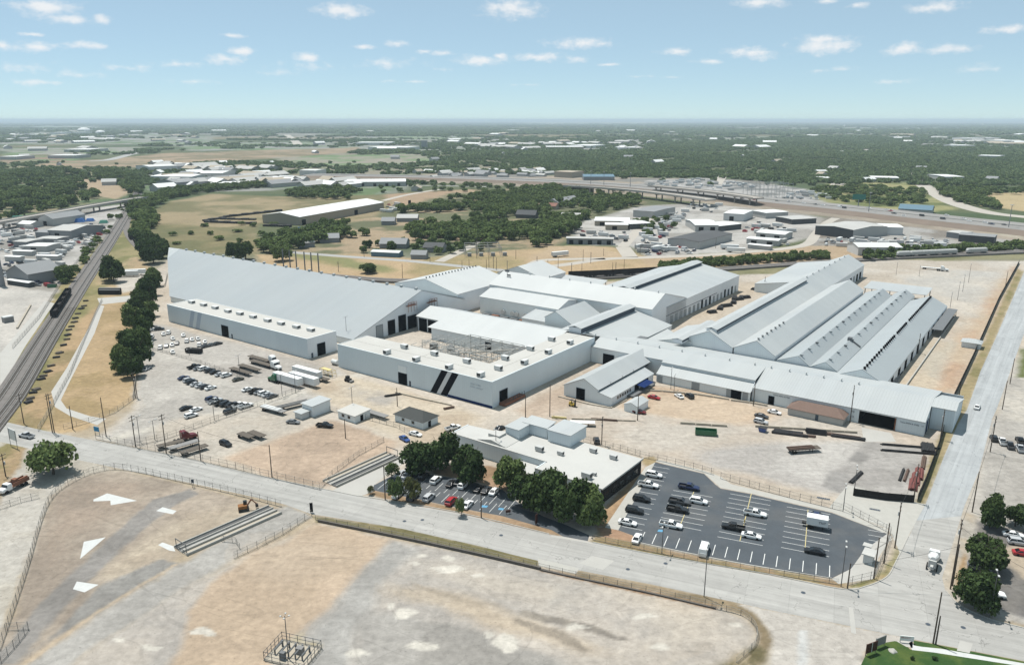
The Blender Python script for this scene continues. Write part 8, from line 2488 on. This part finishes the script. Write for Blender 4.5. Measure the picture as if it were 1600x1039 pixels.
TOWNS=[([(240,262),(420,262),(470,290),(330,292),(240,300)],38,2.2,'pale works building in the distant works at left'),([(400,284),(560,284),(560,294),(420,297)],14,2.0,'low shed left of the toothed roof factory'),([(640,270),(860,266),(870,276),(640,280)],40,1.1,'small house on the bare slope behind the highway'),([(690,218),(1000,222),(990,236),(700,236)],26,3.0,'pale building in the far town at the centre'),([(1380,212),(1600,222),(1600,234),(1420,228)],18,3.0,'pale building in the far town at the right'),([(0,208),(330,214),(330,228),(0,230)],26,3.0,'pale building in the far town at the left'),([(900,190.5),(1010,191),(1000,196),(830,196)],10,9.0,'pale building on the far horizon strip')]
for(px,n,s0,lab)in TOWNS:
 P=gpoly(px)
 A=np.array(P)
 k=0
 while k<n:
  x,y=rh.uniform(A[:,0].min(),A[:,0].max()),rh.uniform(A[:,1].min(),A[:,1].max())
  if not inside(P,np.array([x]),np.array([y]))[0]:
   continue
  w,r,rf,wl=HOUSE[rh.choices((0,1,2,3),(2,4,3,3))[0]]
  t=empty('far_house',(x,y,0),rh.choice((E1,E2))+rh.uniform(-.15,.15),lab,'house',lab.replace('pale building','pale buildings').replace('works building','works buildings').replace('low shed','low sheds').replace('small house','small houses'))
  s=s0*rh.uniform(.6,1.3)
  t.scale=(s*rh.uniform(1,2.2),s,min(s,1.8))
  link('wall',w,MATS[wl],t)
  link('roof',r,MATS[rf],t)
  k+=1
CV=MB().box(0,0,.6,9,2.6,2.6).box(0,0,.3,7,2.2,.3).box(4.6,0,.5,.8,1.0,.3).mesh('body')
def lot_of(px,n,label,group,colours,seed,big=.0,ang=None):
 P=gpoly(px)
 A=np.array(P)
 r=random.Random(seed)
 k=0
 tries=0
 taken=[]
 while k<n and tries<n*40:
  tries+=1
  x,y=r.uniform(A[:,0].min(),A[:,0].max()),r.uniform(A[:,1].min(),A[:,1].max())
  if not inside(P,np.array([x]),np.array([y]))[0]or any(abs(x-q[0])<7 and abs(y-q[1])<5 for q in taken):
   continue
  taken.append((x,y))
  a=(ang if ang is not None else r.choice((E1,E2,E1+.4)))+r.uniform(-.1,.1)
  if r.random()<big:
   t=empty('parked_trailer',(x,y,0),a,label.replace('car','trailer'),'trailer',group+', trailers')
   link('body',CV,MATS[r.choice(('roof_bright','far_white','far_white','far_pale'))],t)
  else:
   kind=r.choice(('sedan','suv','pickup','van'))
   t=car(kind,r.choice(colours),Vector((x,y,0)),a,label.replace('car',WORD[kind]),group+', '+WORD[kind]+'s',wheels=False)
  k+=1
MIX=('white','white','silver','grey','dark grey','black','red','dark blue','white')
lot_of([(1000,298),(1020,284),(1100,280),(1190,292),(1150,300),(1060,292)],69,'white parked car in the crowded lot beyond the highway','crowded lot beyond the highway',('white','white','silver'),31,.75)
lot_of([(1225,300),(1296,302),(1298,312),(1232,312)],30,'parked car in the pale storage lot by the switchyard','storage lot by the switchyard',('white','silver','grey'),32,.6)
lot_of([(1000,360),(1040,340),(1062,330),(1080,332),(1050,356),(1030,378),(1006,382)],60,'parked car in the truck yard left of the dark roof','left truck yard',MIX,33,.22)
lot_of([(990,386),(1040,384),(1090,392),(1080,397),(1010,399)],39,'parked car in the yard before the dark roofed warehouse','yard before the dark roof',MIX,34,.3)
lot_of([(1150,360),(1180,348),(1230,352),(1240,362),(1230,386),(1180,366)],39,'parked car among the white sheds of the truck yards','yards round the white sheds',MIX,35,.25)
lot_of([(1290,374),(1380,372),(1480,376),(1480,392),(1400,392),(1290,384)],66,'parked car in the steel works yard','steel works yard',MIX,36,.35)
lot_of([(120,352),(168,352),(150,376),(130,392),(118,378)],36,'parked car in the left yards by the railway','left yards by the railway',MIX,37,.15)
lot_of([(0,362),(50,362),(50,386),(20,400),(0,400)],30,'parked car in the left yards at the photo edge','left yards at the photo edge',MIX,38,.25)
lot_of([(0,412),(90,410),(100,420),(85,434),(50,432)],27,'parked car beside the old gabled works','cars by the old gabled works',MIX,39,.15)
lot_of([(905,362),(985,364),(985,378),(910,376)],21,'parked car behind the long grey shed','cars behind the long grey shed',MIX,40,.2)
lot_of([(560,322),(625,320),(640,326),(610,334)],15,'parked car at the far end of the tan warehouse','cars at the tan warehouse',MIX,41,.4)
lot_of([(4,352),(60,352),(60,366),(4,366)],14,'parked car below the road bridge in the left yards','cars below the road bridge',MIX,51,.4)
lot_of([(90,376),(118,380),(100,404),(60,404),(90,392)],18,'parked car between the left yard halls','cars between the left yard halls',MIX,52,.35)
lot_of([(0,424),(14,424),(14,434),(0,434)],4,'parked car at the foot of the chimney','cars at the chimney',MIX,53,.2)
lot_of([(55,436),(84,434),(80,448),(58,450)],8,'parked car in front of the old gabled works','cars before the old gabled works',MIX,54,.1)
lot_of([(440,284),(540,283),(540,289),(440,292)],20,'parked car at the toothed roof factory','cars at the toothed factory',MIX,55,.4)
lot_of([(1080,316),(1130,322),(1130,334),(1060,330)],18,'parked car in the upper truck yard','cars in the upper truck yard',MIX,56,.25)
rh2=random.Random(4)
for i in range(22):
 u=1180+i*19+rh2.uniform(-6,6)
 p,a=along(HL,u)
 s=Vector((-math.sin(a),math.cos(a),0))*rh2.choice((-20,-12,-6,6,12,20))
 kind=rh2.choice(('sedan','suv','pickup','van'))
 c=rh2.choice(MIX)
 q=p+s
 q.z=3.52
 car(kind,c,q,a,'%s %s on the highway, %s from the left among the traffic'%(c,WORD[kind],(ORD+['thirteenth','fourteenth','fifteenth','sixteenth','seventeenth','eighteenth','nineteenth','twentieth','twenty first','twenty second'])[i]),'traffic on the highway',wheels=False)
for(u,lab)in((1368,'green billboard beside the highway, left'),(1580,'green billboard beside the highway, right')):
 p,a=along(HL,u)
 t=empty('billboard',p+Vector((0,45 if u<1400 else-38,0)),-.35,lab,'billboard')
 MB().box(0,0,11,14,.5,6).build('panel',MATS['far_blue' if False else 'tarp_green'],t)
 MB().tube((0,.4,0),(0,.4,11.5),.5,n=8).build('post',MATS['far_grey'],t)
for i,u in enumerate((920,940,980,1338,1545)):
 p,a=along(HL,u)
 t=empty('high_mast',p+Vector((0,-30,0)),0,'tall pole standing at the highway, %s from the left'%ORD[i],'pole','tall poles at the highway')
 MB().tube((0,0,0),(0,0,24),.45,.25,n=6).build('pole',MATS['far_grey'],t)
 MB().box(0,0,23.6,2.4,2.4,.5).build('lamp_head',MATS['far_pale'],t)
# ------------------------------------------------------------------ the air between here and the horizon
mb=MB().box(0,30000,-80,130000,66000,0)
hz=MB()
hz.v=[]
hz.prism([(-64000,-400),(64000,-400),(64000,63000),(-64000,63000)],-60.0,118.0)
hm=bpy.data.materials.new('haze')
hm.use_nodes=True
nt=hm.node_tree
nt.nodes.clear()
o_=nd(nt,'ShaderNodeOutputMaterial')
v_=nd(nt,'ShaderNodeVolumePrincipled')
v_.inputs['Color'].default_value=(.76,.90,1.0,1)
v_.inputs['Density'].default_value=7.2e-5
v_.inputs['Anisotropy'].default_value=0.0
nt.links.new(v_.outputs[0],o_.inputs['Volume'])
haze=hz.build('haze',hm)
haze['kind']='stuff'
